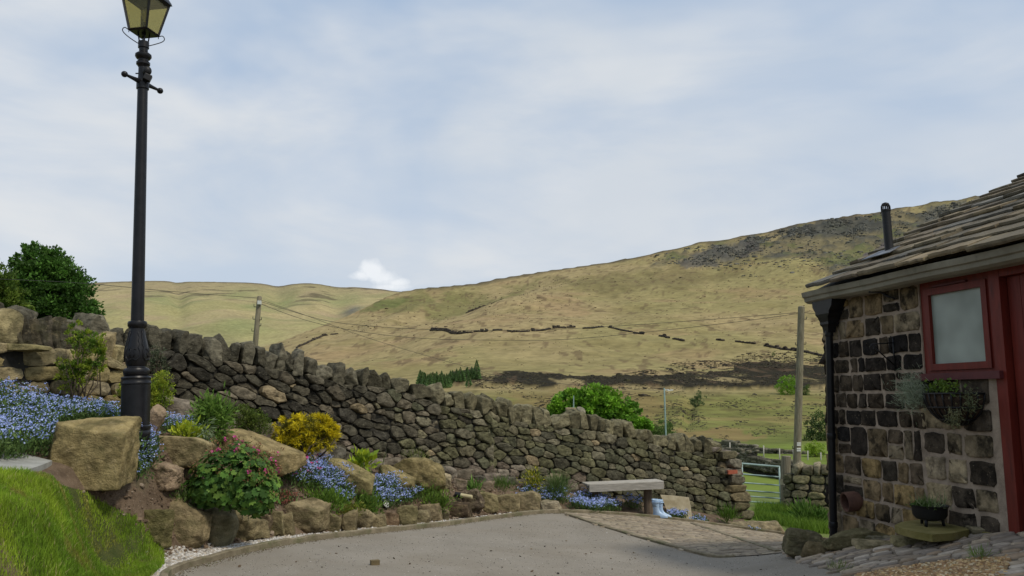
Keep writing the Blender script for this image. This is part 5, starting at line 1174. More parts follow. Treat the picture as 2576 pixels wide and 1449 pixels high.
# pale slabs leaning
def lean_slab(name, label, pts, d, lean, th_, m):
    V = []; y1 = max(p[1] for p in pts); y0 = min(p[1] for p in pts)
    for off in (0, th_):
        for px, py in pts: t = (y1 - py) / (y1 - y0); V.append(tuple(at(px, py, d + lean * t + off)))
    n = len(pts); b = MB(); b.add(V, [tuple(range(n - 1, -1, -1)), tuple(range(n, 2 * n))] + [(i, (i + 1) % n, (i + 1) % n + n, i + n) for i in range(n)]); o = b.build(name, M[m], smooth=False, loc=V[0]); tag(o, label, 'slab', None, 'thing')
lean_slab('leaning_slab', 'pale sandstone slab leaning beside the blue boots', ((1661, 1244), (1700, 1247), (1733, 1251), (1738, 1275), (1742, 1312), (1716, 1312), (1688, 1308)), G(1715, 1306).y - 0.02, 0.25, 0.06, 'paleslab')
lean_slab('leaning_slab', 'small tan stone tablet propped against the wall left of the bench', ((1384, 1190), (1411, 1192), (1413, 1222), (1388, 1222)), 14.0, 0.08, 0.05, 'paleslab')

# ------------------------------------------------------------------ scattered small stones, clods and grass
def scatter_poly(poly, n, rs):
    a = np.array(poly); out = []; tot = 0
    while tot < n:
        P = rs.uniform(a.min(0), a.max(0), (n * 2, 2)); P = P[inpoly(P, poly)]; out.append(P); tot += len(P)
        if len(P) == 0: break
    return np.concatenate(out)[:n]
def many_stones(name, P, size, cols, seed, m='gravel', sink=0.3, flat=0.7, lab=None, kind='stuff', cat=None):
    rs = np.random.RandomState(seed); g, f = CS[2]; g = g / np.linalg.norm(g, axis=1)[:, None] ** 0.5; n = len(P); S = size[:, None] * np.column_stack([rs.uniform(.7, 1.3, n), rs.uniform(.7, 1.1, n), rs.uniform(.5, 1.0, n) * flat]) / 2
    V = g[None] * S[:, None, :] * (1 + rs.normal(0, 0.10, (n, len(g), 1))); A = rs.uniform(0, 6.28, n); B = rs.normal(0, 0.4, n)
    x, y, z = V[..., 0], V[..., 1], V[..., 2]; cb, sb = np.cos(B)[:, None], np.sin(B)[:, None]; x, z = x * cb + z * sb, -x * sb + z * cb
    ca, sa = np.cos(A)[:, None], np.sin(A)[:, None]; x, y = x * ca - y * sa, x * sa + y * ca
    Z = gz(P[:, 0], P[:, 1]) + S[:, 2] * (1 - sink); V = np.stack([x + P[:, :1], y + P[:, 1:2], z + Z[:, None]], -1)
    c = np.array(cols)[rs.randint(len(cols), size=n)] * rs.uniform(0.8, 1.2, (n, 1)); C = np.repeat(c, len(g), 0)
    F_ = (f[None] + (np.arange(n) * len(g))[:, None, None]).reshape(-1, 4); b = MB(); b.add(V.reshape(-1, 3), F_, C); o = b.build(name, M[m], smooth=False)
    tag(o, lab, cat, None, kind); return o
rs = np.random.RandomState(77)
kp = np.array([(p.x, p.y) for p in kerb_c[6:]]); 
def band(n, lo, hi, y0, y1):
    i = rs.randint(0, len(kp) - 1, n * 3); t = rs.uniform(0, 1, n * 3); P = kp[i] + (kp[i + 1] - kp[i]) * t[:, None]; e = kp[i + 1] - kp[i]; nn = np.column_stack([-e[:, 1], e[:, 0]]) / np.linalg.norm(e, axis=1)[:, None]; Q = P + nn * rs.uniform(lo, hi, (n * 3, 1))
    k = (kerb_dist(Q) > lo * 0.9) & (Q[:, 1] > y0) & (Q[:, 1] < y1) & (Q[:, 0] < 1.2); return Q[k][:n]
Q = band(17000, 0.035, 0.46, 5.8, 13.2); edge = 0.31 + 0.10 * smooth(9, 7, Q[:, 1]) + 0.12 * vnoise(np.column_stack([Q * 1.5, np.zeros(len(Q))]), 5); k = kerb_dist(Q) < edge + rs.normal(0, 0.04, len(Q)); Q = Q[k]
many_stones('white_gravel', Q, rs.uniform(0.014, 0.034, len(Q)), [(0.52, 0.50, 0.47), (0.60, 0.58, 0.55), (0.36, 0.34, 0.31), (0.42, 0.36, 0.28), (0.30, 0.27, 0.23)], 5, lab='white and grey gravel strip between kerb and edging stones', cat='gravel')
P = scatter_poly(gold_poly, 5200, rs); many_stones('golden_gravel', P, rs.uniform(0.012, 0.026, len(P)), [(0.42, 0.27, 0.12), (0.50, 0.36, 0.18), (0.34, 0.21, 0.10), (0.56, 0.46, 0.30), (0.28, 0.17, 0.09), (0.45, 0.30, 0.16)], 6, lab='golden pea gravel patch at the bottom right of the cobbles', cat='gravel', sink=-0.5)
o = sheet('golden_gravel_bed', gold_poly, 0.15, 0.012, M['goldbed'])
bed_poly = [tuple(G(x, y).xy) for x, y in ((120, 1215), (200, 1235), (290, 1290), (390, 1355), (420, 1420), (560, 1370), (720, 1335), (1000, 1312), (1350, 1278), (1420, 1240), (1250, 1205), (1100, 1190), (850, 1165), (600, 1090), (420, 1060), (330, 1100))]
P = scatter_poly(bed_poly, 9000, rs); kd = kerb_dist(P); P = P[kd > 0.26]
many_stones('soil_clods', P, np.minimum(rs.lognormal(-3.9, 0.5, len(P)), 0.08), [(0.13, 0.09, 0.06), (0.19, 0.135, 0.09), (0.10, 0.07, 0.045), (0.24, 0.19, 0.14), (0.15, 0.105, 0.07)], 7, m='gravel', lab='crumbly brown soil clods and pebbles of the flower bed', cat='soil')
# bits of leaf and grit lying on the drive
P = scatter_poly([tuple(G(x, y).xy) for x, y in ((600, 1420), (900, 1360), (1300, 1312), (1500, 1310), (1960, 1360), (1960, 1400), (2100, 1440), (2000, 1470), (500, 1470))], 90, rs)
many_stones('drive_litter', P, rs.uniform(0.006, 0.026, len(P)), [(0.05, 0.035, 0.02), (0.09, 0.06, 0.035), (0.03, 0.025, 0.02), (0.2, 0.15, 0.09)], 8, flat=0.4, sink=-0.8, lab='dead leaves and grit scattered over the drive', cat='litter')
P = scatter_poly([tuple(G(x, y).xy) for x, y in ((420, 1449), (900, 1360), (1300, 1312), (1500, 1310), (1960, 1392), (2150, 1449), (2100, 1560), (300, 1560))], 9000, rs)
many_stones('drive_grit', P, rs.lognormal(-5.2, .3, len(P)), [(0.32, 0.30, 0.27), (0.24, 0.22, 0.19), (0.10, 0.09, 0.07), (0.40, 0.38, 0.34)], 28, flat=0.5, sink=-0.5, lab='fine loose grit lying on the tarmac drive', cat='grit')
ii = rs.randint(0, len(kp) - 1, 5000); Q = kp[ii] + (kp[ii + 1] - kp[ii]) * rs.rand(5000, 1); ee = kp[ii + 1] - kp[ii]; Q = Q - np.column_stack([-ee[:, 1], ee[:, 0]]) / np.linalg.norm(ee, axis=1)[:, None] * (0.035 + np.abs(rs.normal(0, 0.05, (5000, 1)))); Q = Q[:3000]
many_stones('kerb_grit', Q, rs.uniform(0.004, 0.012, 3000), [(0.10, 0.075, 0.045), (0.16, 0.12, 0.08), (0.20, 0.17, 0.13), (0.09, 0.09, 0.03)], 18, flat=0.5, sink=-0.2, lab='brown grit and moss washed up along the kerb', cat='grit')
g = G(943, 1421); b = MB(); b.box((g.x, g.y, g.z + 0.02), 0.075, 0.05, 0.04, rot('Z', 0.4), bev=0.005); o = b.build('wood_chip', M['terracotta'], smooth=False, loc=tuple(g)); o.data.materials[0] = M['lintel']; tag(o, 'small brown wood block lying alone on the tarmac drive', 'block', None, 'thing')

def blades(b, P, Zb, h, w, cols, rs, lean=0.35, seg=2):
    n = len(P); A = rs.uniform(0, 6.28, n); L = rs.normal(0, lean, n) ; B = rs.uniform(0, 6.28, n); hx = np.cos(B) * L * h; hy = np.sin(B) * L * h
    wx, wy = np.cos(A) * w / 2, np.sin(A) * w / 2; base = np.column_stack([P, Zb])
    def pt(t, k, s): return base + np.column_stack([hx * t ** 1.8 + wx * s * k, hy * t ** 1.8 + wy * s * k, h * t * (1 - 0.25 * np.abs(L) * t)])
    V = np.stack([pt(0, 1, -1), pt(0, 1, 1), pt(.55, .8, 1), pt(.55, .8, -1), pt(1, .08, 1), pt(1, .08, -1)], 1).reshape(-1, 3)
    i = (np.arange(n) * 6)[:, None]; f = np.concatenate([i + np.array([[0, 1, 2, 3]]), i + np.array([[3, 2, 4, 5]])]); b.add(V, f, np.repeat(cols, 6, 0))
lawn_poly = [tuple(G(x, y).xy) for x, y in ((-300, 1150), (-60, 1192), (46, 1196), (110, 1198), (150, 1222), (207, 1239), (250, 1263), (300, 1290), (340, 1305), (364, 1330), (392, 1360), (412, 1400), (412, 1425), (380, 1455), (300, 1490), (280, 1560), (250, 1640), (-300, 1640))]
o = sheet('lawn', lawn_poly, 0.12, 0.012, M['turf'], noise_amp=0.008)
P = scatter_poly(lawn_poly, 200000, rs); P = P[(P[:, 0] > -0.72 * P[:, 1] - 0.35)][:95000]
def lawncol(P, rs):
    q = np.column_stack([P, np.zeros(len(P))]); a = smooth(-0.5, 0.6, fbm(q * 2.2, 3, 4))[:, None]; c = np.array((0.28, 0.39, 0.035)) * a + np.array((0.15, 0.26, 0.025)) * (1 - a)
    d = 0.7 * smooth(0.5, 0.85, fbm(q * 5.4, 3, 9))[:, None]; c = c * (1 - d) + np.array((0.27, 0.23, 0.06)) * d; s_ = (rs.rand(len(P), 1) < 0.035); c = np.where(s_, np.array((0.42, 0.36, 0.17)), c); return c * rs.uniform(0.7, 1.3, (len(P), 1))
q3 = np.column_stack([P, np.zeros(len(P))]); hh = rs.uniform(0.022, 0.052, len(P)) * (1 + 0.4 * fbm(q3 * 3, 3, 2)) * (1 - 0.4 * smooth(0.5, 0.85, fbm(q3 * 5.4, 3, 9)))
b = MB(); blades(b, P, gz(P[:, 0], P[:, 1]) + 0.01, hh, np.full(len(P), 0.0042), lawncol(P, rs), rs, 0.45); o = b.build('lawn_grass', M['grass']); tag(o, 'bright green lawn grass sloping down at the bottom left', 'grass', None, 'stuff')
# long grass by the gate and thin grass beyond
gp_ = [tuple(G(x, y).xy) for x, y in ((1892, 1305), (1905, 1276), (1960, 1272), (2095, 1285), (2110, 1345), (2040, 1342), (1965, 1325), (1905, 1320))]
P = scatter_poly(gp_, 12000, rs); q3 = np.column_stack([P, np.zeros(len(P))]); a = smooth(-0.4, 0.5, fbm(q3 * 0.8, 3, 4))[:, None]; c = (np.array((0.13, 0.22, 0.025)) * a + np.array((0.055, 0.12, 0.015)) * (1 - a)) * rs.uniform(0.7, 1.3, (len(P), 1))
b = MB(); blades(b, P, gz(P[:, 0], P[:, 1]), rs.uniform(0.05, 0.22, len(P)) * (0.6 + 0.7 * a[:, 0]), np.full(len(P), 0.012), c, rs, 0.5); o = b.build('long_grass', M['grass']); tag(o, 'long green grass in front of the field gate', 'grass', None, 'stuff')

# ------------------------------------------------------------------ plants
def leaves(b, C, L, ln, wd, cols, rs, cup=0.25):
    """kite shaped leaves at C pointing along L"""
    n = len(C); L = L / (np.linalg.norm(L, axis=1)[:, None] + 1e-9); R = rs.normal(0, 1, (n, 3)); S = np.cross(L, R); S /= (np.linalg.norm(S, axis=1)[:, None] + 1e-9); N = np.cross(S, L)
    ln = np.broadcast_to(ln, (n,))[:, None]; wd = np.broadcast_to(wd, (n,))[:, None]
    V = np.stack([C, C + L * ln * .5 + S * wd / 2 + N * wd * cup, C + L * ln, C + L * ln * .5 - S * wd / 2 + N * wd * cup], 1).reshape(-1, 3)
    f = (np.arange(n) * 4)[:, None] + np.array([[0, 1, 2, 3]]); b.add(V, f, np.repeat(cols, 4, 0))
def crown(b, blobs, ncl, nlf, ln, wd, pal, rs, clr=0.16, up=0.3, shell=0.65, tipcol=None, fill=0.35):
    """clumps of leaves spread over and through a set of ellipsoids (cx,cy,cz,rx,ry,rz)"""
    B = np.array(blobs); vol = B[:, 3] * B[:, 5] + 0.01; pr = vol / vol.sum(); k = rs.choice(len(B), ncl, p=pr); D = rs.normal(0, 1, (ncl, 3)); D /= np.linalg.norm(D, axis=1)[:, None]
    r = np.where(rs.rand(ncl) < fill, rs.uniform(0.2, shell, ncl), rs.uniform(shell, 1.06, ncl)); CC = B[k, :3] + D * B[k, 3:] * r[:, None]
    size = B[:, 3:].mean(1)[k] * clr * rs.uniform(0.6, 1.4, ncl); cc = np.array(pal)[rs.randint(len(pal), size=ncl)] * rs.uniform(0.8, 1.2, (ncl, 1)); rr = np.repeat(r, nlf)
    O = rs.normal(0, 1, (ncl * nlf, 3)); O *= (0.4 + 0.6 * rs.rand(ncl * nlf, 1)) / (np.linalg.norm(O, axis=1)[:, None] + 1e-6); C = np.repeat(CC, nlf, 0) + O * np.repeat(size, nlf)[:, None] * np.array([1, 1, 0.75])
    L = O * 0.6 + np.repeat(D, nlf, 0) * 0.7 + rs.normal(0, 0.5, O.shape) + np.array([0, 0, up]); col = np.repeat(cc, nlf, 0) * rs.uniform(0.75, 1.25, (len(C), 1))
    if tipcol is not None: t = smooth(0.75, 0.98, rr + 0.12 * O[:, 2])[:, None]; col = col * (1 - t) + np.array(tipcol) * rs.uniform(0.75, 1.2, (len(C), 1)) * t
    leaves(b, C, L, ln * rs.uniform(0.7, 1.3, len(C)), wd * rs.uniform(0.7, 1.3, len(C)), col, rs)
def pxblobs(rects, d, fl=0.8):
    out = []
    for (x0, y0, x1, y1) in rects: c = at((x0 + x1) / 2, (y0 + y1) / 2, d); s = d / F; rx = (x1 - x0) / 2 * s; out.append((c.x, c.y, c.z, rx, rx * fl, (y1 - y0) / 2 * s))
    return out
def stems(b, base, blobs, n, r, rs, spread=0.05):
    for i in range(n):
        t = blobs[rs.randint(len(blobs))]; a = Vector((base.x + rs.normal(0, spread), base.y + rs.normal(0, spread), base.z - 0.05)); e = Vector((t[0] + rs.normal(0, .5) * t[3], t[1] + rs.normal(0, .5) * t[4], t[2] + rs.uniform(-.3, .5) * t[5])); m_ = (a + e) / 2 + Vector(rs.normal(0, 0.04, 3)); b.tube([a, m_, e], [r, r * .7, r * .25], 5)
def shrub(name, label, rects, gpx, pal, ncl, nlf, ln, wd, seed, d=None, cat='shrub', group=None, ns=8, sr=0.008, part='foliage', **k):
    rs = np.random.RandomState(seed); g = G(*gpx) if d is None else None
    if g is None: dd = d; c = at(gpx[0], gpx[1], dd); g = Vector((c.x, c.y, c.z))
    else: dd = g.y + 0.05
    bl = pxblobs(rects, dd + (rects[0][2] - rects[0][0]) / 2 * dd / F * 0.5); t = thing(name, label, cat, g, group); t['kind'] = 'thing'
    b = MB(); crown(b, bl, ncl, nlf, ln, wd, pal, rs, **k); b.build(part, M['leaf'], t)
    if ns: b = MB(); stems(b, g, bl, ns, sr, rs); b.build('stem', M['bark'], t)
    return t, bl, dd
GRN = [(0.10, 0.17, 0.03), (0.075, 0.135, 0.025), (0.13, 0.21, 0.035)]
YGR = [(0.26, 0.34, 0.03), (0.20, 0.29, 0.03), (0.32, 0.37, 0.04)]
DGR = [(0.05, 0.09, 0.02), (0.065, 0.11, 0.025), (0.04, 0.075, 0.018)]
shrub('privet_shrub', 'tall loose green shrub with lime tips against the yellow retaining wall', [(150, 880, 225, 985), (170, 810, 205, 880), (185, 825, 262, 900), (160, 900, 240, 960), (235, 870, 262, 940)], (200, 1010), [(0.13, 0.22, 0.025), (0.09, 0.17, 0.02), (0.20, 0.29, 0.025)], 170, 26, 0.035, 0.014, 1, d=8.1, ns=16, clr=0.22, up=0.7, tipcol=(0.26, 0.33, 0.03))
shrub('box_shrub', 'bright yellow green box shrub peeping out on both sides of the lamp post', [(372, 932, 434, 1030), (368, 960, 428, 1045), (294, 955, 350, 1020)], (395, 1062), YGR, 330, 24, 0.018, 0.011, 2, d=8.6, clr=0.2, up=0.5)
shrub('climbing_rose', 'thin dark leaved climber on the dark wall right of the lamp post', [(372, 868, 410, 930), (385, 900, 425, 965)], (395, 1000), [(0.10, 0.12, 0.07), (0.07, 0.10, 0.05), (0.13, 0.13, 0.08)], 70, 12, 0.03, 0.016, 3, d=9.6, clr=0.3)
shrub('box_shrub', 'dark green box shrub at the wall left of the golden conifer', [(575, 1020, 655, 1085), (600, 1040, 682, 1100)], (630, 1100), [(0.10, 0.15, 0.025), (0.07, 0.11, 0.02), (0.15, 0.20, 0.035)], 300, 22, 0.02, 0.011, 4, d=9.9, clr=0.2)
t, bl, dd = shrub('golden_conifer', 'golden yellow dwarf conifer in front of the dark wall', [(692, 1048, 770, 1100), (735, 1042, 835, 1095), (680, 1085, 770, 1125), (760, 1070, 847, 1135), (720, 1095, 800, 1140), (795, 1060, 846, 1110)], (765, 1150), [(0.13, 0.13, 0.02), (0.20, 0.18, 0.02)], 420, 34, 0.05, 0.009, 5, cat='conifer', d=9.9, clr=0.16, up=0.0, tipcol=(0.66, 0.54, 0.015), shell=0.8, ns=9, sr=0.014)
def herb(name, label, rects, gpx, pal, n, ln, wd, seed, d=None, up=1.2, cat='plant', group=None, part=None):
    """long narrow leaves rising from a crown"""
    rs = np.random.RandomState(seed); g = G(*gpx); dd = d or g.y; bl = pxblobs(rects, dd); b = MB(); B = np.array(bl); k = rs.randint(len(B), size=n); U = rs.normal(0, 0.5, (n, 3)); C = B[k, :3] + U * B[k, 3:]
    cols = np.array(pal)[rs.randint(len(pal), size=n)] * rs.uniform(0.75, 1.25, (n, 1)); L = U * 0.8 + rs.normal(0, 0.35, (n, 3)) + np.array([0, 0, up]); leaves(b, C, L, ln * rs.uniform(.6, 1.3, n), wd * rs.uniform(.6, 1.3, n), cols, rs)
    o = b.build(name, M['leaf'], loc=tuple(g)); tag(o, label, cat, group, 'thing'); return o
herb('tall_perennial', 'tall leafy light green perennial between lamp post and golden conifer', [(490, 1015, 560, 1080), (520, 1005, 585, 1075), (500, 1045, 575, 1115), (505, 1005, 545, 1060)], (535, 1118), [(0.16, 0.28, 0.05), (0.11, 0.20, 0.035), (0.20, 0.32, 0.06)], 1500, 0.075, 0.026, 6, d=8.7, up=0.35)
herb('lime_plant', 'small lime yellow leafy plant behind the long rounded boulder', [(440, 1070, 505, 1112)], (470, 1105), [(0.36, 0.42, 0.03), (0.28, 0.36, 0.03)], 260, 0.07, 0.03, 7, d=8.2, up=0.8)
herb('silver_herb', 'grey green drooping herb beside the lime yellow plant', [(490, 1065, 530, 1115)], (510, 1112), [(0.20, 0.26, 0.14), (0.16, 0.21, 0.11)], 240, 0.08, 0.012, 71, d=8.25, up=-0.6)
herb('hosta', 'lime green hosta with broad leaves below the dark wall', [(884, 1142, 938, 1178), (895, 1150, 930, 1185)], (910, 1186), [(0.38, 0.46, 0.03), (0.30, 0.40, 0.03), (0.20, 0.30, 0.03)], 110, 0.14, 0.06, 8, up=0.9)
herb('spiky_plant', 'pale green rosette of spiky leaves on soil left of the variegated bush', [(1172, 1214, 1212, 1240), (1180, 1225, 1205, 1248)], (1192, 1243), [(0.17, 0.30, 0.06), (0.11, 0.21, 0.04)], 170, 0.10, 0.02, 9)
herb('grass_tuft', 'fine green grassy tuft right of the pale spiky rosette', [(1232, 1208, 1290, 1238)], (1260, 1238), [(0.09, 0.17, 0.03), (0.13, 0.21, 0.04)], 380, 0.10, 0.008, 10)
herb('variegated_bush', 'yellow variegated bush at the foot of the lighter wall', [(1314, 1182, 1356, 1225), (1330, 1180, 1362, 1232), (1322, 1205, 1360, 1240)], (1338, 1245), [(0.38, 0.36, 0.03), (0.26, 0.28, 0.03), (0.12, 0.17, 0.03)], 520, 0.05, 0.022, 11, up=0.6)
herb('lavender', 'soft green lavender bush between variegated bush and bench', [(1365, 1205, 1432, 1258), (1380, 1200, 1425, 1245)], (1398, 1262), [(0.11, 0.18, 0.05), (0.08, 0.14, 0.035), (0.14, 0.21, 0.07)], 1500, 0.11, 0.006, 12)
herb('grass_tuft', 'coarse green grass tuft at the low end of the wall', [(1812, 1285, 1850, 1318)], (1832, 1320), [(0.12, 0.22, 0.03), (0.08, 0.16, 0.02)], 300, 0.16, 0.012, 13)
herb('low_greens', 'low bright green leafy groundcover behind the broad edging stone', [(700, 1215, 780, 1262), (750, 1235, 850, 1278), (800, 1240, 880, 1290)], (800, 1285), [(0.12, 0.22, 0.03), (0.17, 0.28, 0.035), (0.09, 0.17, 0.025)], 1500, 0.06, 0.016, 14, up=0.9)
herb('moss_mat', 'yellow green mossy groundcover spilling over the edging', [(830, 1262, 915, 1300), (850, 1275, 900, 1305)], (870, 1306), [(0.22, 0.23, 0.03), (0.15, 0.18, 0.025)], 1400, 0.025, 0.012, 15, up=0.4)
herb('low_greens', 'low green plants left of the dark pocked leaning stone', [(1020, 1225, 1095, 1270), (1060, 1232, 1135, 1285), (1085, 1250, 1130, 1290)], (1080, 1288), [(0.12, 0.21, 0.03), (0.18, 0.27, 0.04), (0.08, 0.15, 0.02)], 1300, 0.06, 0.013, 16)
herb('low_greens', 'green leafy clump in front of the spotlight and blue flowers', [(880, 1240, 955, 1290), (900, 1260, 945, 1300)], (920, 1300), [(0.13, 0.23, 0.035), (0.10, 0.18, 0.03), (0.18, 0.29, 0.05)], 900, 0.07, 0.02, 17)
herb('weed_clump', 'sparse weeds on the bare soil below the pinkish stone', [(425, 1225, 495, 1262), (440, 1235, 480, 1275)], (455, 1275), [(0.12, 0.20, 0.04), (0.16, 0.22, 0.08)], 230, 0.05, 0.014, 18)
herb('weed_clump', 'wispy pale grass hanging over the top of the humped boulder', [(1010, 1140, 1070, 1165)], (1040, 1170), [(0.22, 0.26, 0.07), (0.15, 0.20, 0.05)], 160, 0.14, 0.006, 19, d=12.6)
herb('weed_clump', 'nettle like weeds in the long grass before the stone gate stub', [(1995, 1272, 2050, 1312), (2040, 1290, 2080, 1320)], (2030, 1325), [(0.08, 0.16, 0.025), (0.12, 0.21, 0.04)], 420, 0.16, 0.03, 20)
herb('grass_tuft', 'little grass tuft growing in the cobbles beside the golden gravel', [(2440, 1388, 2485, 1412)], (2464, 1414), [(0.13, 0.21, 0.04)], 90, 0.06, 0.004, 21)
herb('grass_tuft', 'little grass tuft at the left end of the golden gravel', [(2085, 1420, 2125, 1442)], (2108, 1444), [(0.14, 0.20, 0.05)], 80, 0.06, 0.004, 22)
for (lb, x, y, sd) in (('thin iris leaves standing in front of the sloping olive slab', 900, 1200, 30), ('thin iris leaves in front of the smaller sloping slab', 985, 1205, 31), ('thin iris leaves before the humped boulder', 1070, 1225, 32), ('thin grass blades at the base of the dark wall right of the golden conifer', 960, 1165, 33)):
    rs = np.random.RandomState(sd); g = G(x, y + 22); b = MB(); n = 9; P = np.array([(g.x, g.y)]) + rs.normal(0, 0.10, (n, 2)); blades(b, P, np.full(n, g.z), rs.uniform(0.18, 0.4, n), np.full(n, 0.011), np.tile((0.11, 0.19, 0.05), (n, 1)) * rs.uniform(.7, 1.3, (n, 1)), rs, 0.5); o = b.build('iris_leaves', M['leaf'], loc=tuple(g)); tag(o, lb, 'plant', None, 'thing')

# forget-me-nots
def discs(b, C, N, r, cols, rs, k=6):
    n = len(C); N = N / np.linalg.norm(N, axis=1)[:, None]; R = rs.normal(0, 1, (n, 3)); S = np.cross(N, R); S /= np.linalg.norm(S, axis=1)[:, None]; T = np.cross(N, S); r = np.broadcast_to(r, (n,))[:, None]; V = []
    for j in range(k): a = 2 * math.pi * j / k; V.append(C + (S * math.cos(a) + T * math.sin(a)) * r)
    V = np.stack(V, 1).reshape(-1, 3); b.add(V, (np.arange(n) * k)[:, None] + np.arange(k)[None], np.repeat(cols, k, 0))
BLUE = [(0.30, 0.39, 0.76), (0.38, 0.47, 0.82), (0.24, 0.31, 0.64), (0.48, 0.56, 0.84)]
def fmn(label, poly, nh, h, seed, hr=0.014, nleaf=6, pinks=0.0, dens=None, group='forget-me-not patches', fpal=BLUE, name='forget_me_nots', sz=1.0):
    rs = np.random.RandomState(seed); W = [tuple(G(x, y).xy) for x, y in poly]; P = scatter_poly(W, nh, rs); z = gz(P[:, 0], P[:, 1]); q = np.column_stack([P * 2.5, np.zeros(len(P))]); hh = h * (0.75 + 0.3 * fbm(q, 2, seed)) * rs.uniform(0.65, 1.15, nh)
    g = Vector((P[:, 0].mean(), P[:, 1].mean(), z.mean())); t = thing(name, label, 'flowers', g, group); t['kind'] = 'thing'
    H = np.column_stack([P + rs.normal(0, 0.03, P.shape), z + hh]); b = MB(); nf = 5; C = np.repeat(H, nf, 0) + rs.normal(0, hr, (nh * nf, 3)) * np.array([1, 1, .5]); N = rs.normal(0, .5, C.shape) + np.array([-0.05, -0.45, 0.9])
    cols = np.array(fpal)[rs.randint(len(fpal), size=len(C))] * rs.uniform(0.8, 1.15, (len(C), 1)); discs(b, C, N, 0.0065 * sz, cols, rs); b.build('flowers', M['petal'], t)
    b = MB(); n = nh * nleaf; k = rs.randint(nh, size=n); tt = rs.rand(n) ** 0.8; C = np.column_stack([P[k] + rs.normal(0, 0.035, (n, 2)), z[k] + hh[k] * tt * 0.88]); L = rs.normal(0, .6, (n, 3)) + np.array([0, 0, 1.0]); leaves(b, C, L, 0.055 * rs.uniform(.5, 1.3, n), 0.013 * rs.uniform(.6, 1.4, n), np.array([(0.08, 0.14, 0.035), (0.12, 0.19, 0.05), (0.06, 0.11, 0.03)])[rs.randint(3, size=n)] * rs.uniform(.8, 1.2, (n, 1)), rs); b.build('foliage', M['leaf'], t)
    return t
fmn('wide drift of blue forget-me-nots left of the lamp post', ((-160, 1165), (125, 1152), (142, 1092), (310, 1088), (345, 1118), (338, 1092), (250, 1052), (120, 1036), (-160, 1030)), 1900, 0.28, 1, nleaf=10)
fmn('blue forget-me-nots spilling down between big boulder and lamp post', ((325, 1112), (372, 1118), (392, 1165), (368, 1205), (338, 1228), (322, 1170)), 380, 0.22, 2)
fmn('small patch of blue forget-me-nots right behind the lamp post', ((400, 1090), (430, 1075), (510, 1072), (515, 1090), (430, 1105)), 230, 0.2, 3, sz=0.9)
fmn('dense forget-me-not patch spilling downhill between geranium and olive slab', ((760, 1225), (800, 1200), (860, 1205), (890, 1230), (895, 1262), (860, 1280), (800, 1250)), 900, 0.22, 4, sz=1.15)
fmn('forget-me-nots between the two sloping olive slabs', ((905, 1255), (950, 1222), (1000, 1225), (1062, 1262), (1010, 1285), (930, 1285)), 460, 0.2, 5, sz=1.2)
fmn('forget-me-nots below the variegated bush', ((1300, 1258), (1320, 1240), (1420, 1245), (1430, 1270), (1340, 1272)), 230, 0.18, 6, sz=1.3)
fmn('forget-me-nots in front of the left end of the bench', ((1432, 1280), (1440, 1262), (1480, 1252), (1550, 1268), (1562, 1288), (1500, 1294)), 520, 0.24, 7, sz=1.3)
fmn('sparse forget-me-nots growing under the bench', ((1565, 1285), (1580, 1270), (1612, 1275), (1612, 1290)), 60, 0.2, 8, sz=1.3)
fmn('forget-me-nots in front of the pale leaning slab', ((1682, 1306), (1690, 1294), (1724, 1297), (1730, 1310)), 170, 0.13, 9, sz=1.3)
fmn('little forget-me-not clump right of the pale leaning slab', ((1740, 1312), (1748, 1302), (1774, 1308), (1772, 1318)), 70, 0.13, 10, sz=1.3)
fmn('faint forget-me-nots on the long flat stone near the gate', ((1885, 1335), (1890, 1325), (1920, 1328), (1918, 1338)), 50, 0.10, 11, sz=1.3)
PINK = [(0.55, 0.08, 0.26), (0.62, 0.14, 0.34), (0.45, 0.06, 0.20)]
fmn('pink flowers mixed with blue left of the dense forget-me-not patch', ((700, 1232), (730, 1205), (800, 1190), (820, 1215), (760, 1240)), 60, 0.3, 12, hr=0.012, group=None, fpal=PINK, name='pink_flowers', sz=1.3)
fmn('scattered forget-me-nots among the pink flowers', ((700, 1228), (740, 1195), (820, 1188), (830, 1205), (760, 1240)), 240, 0.27, 13, sz=1.0)
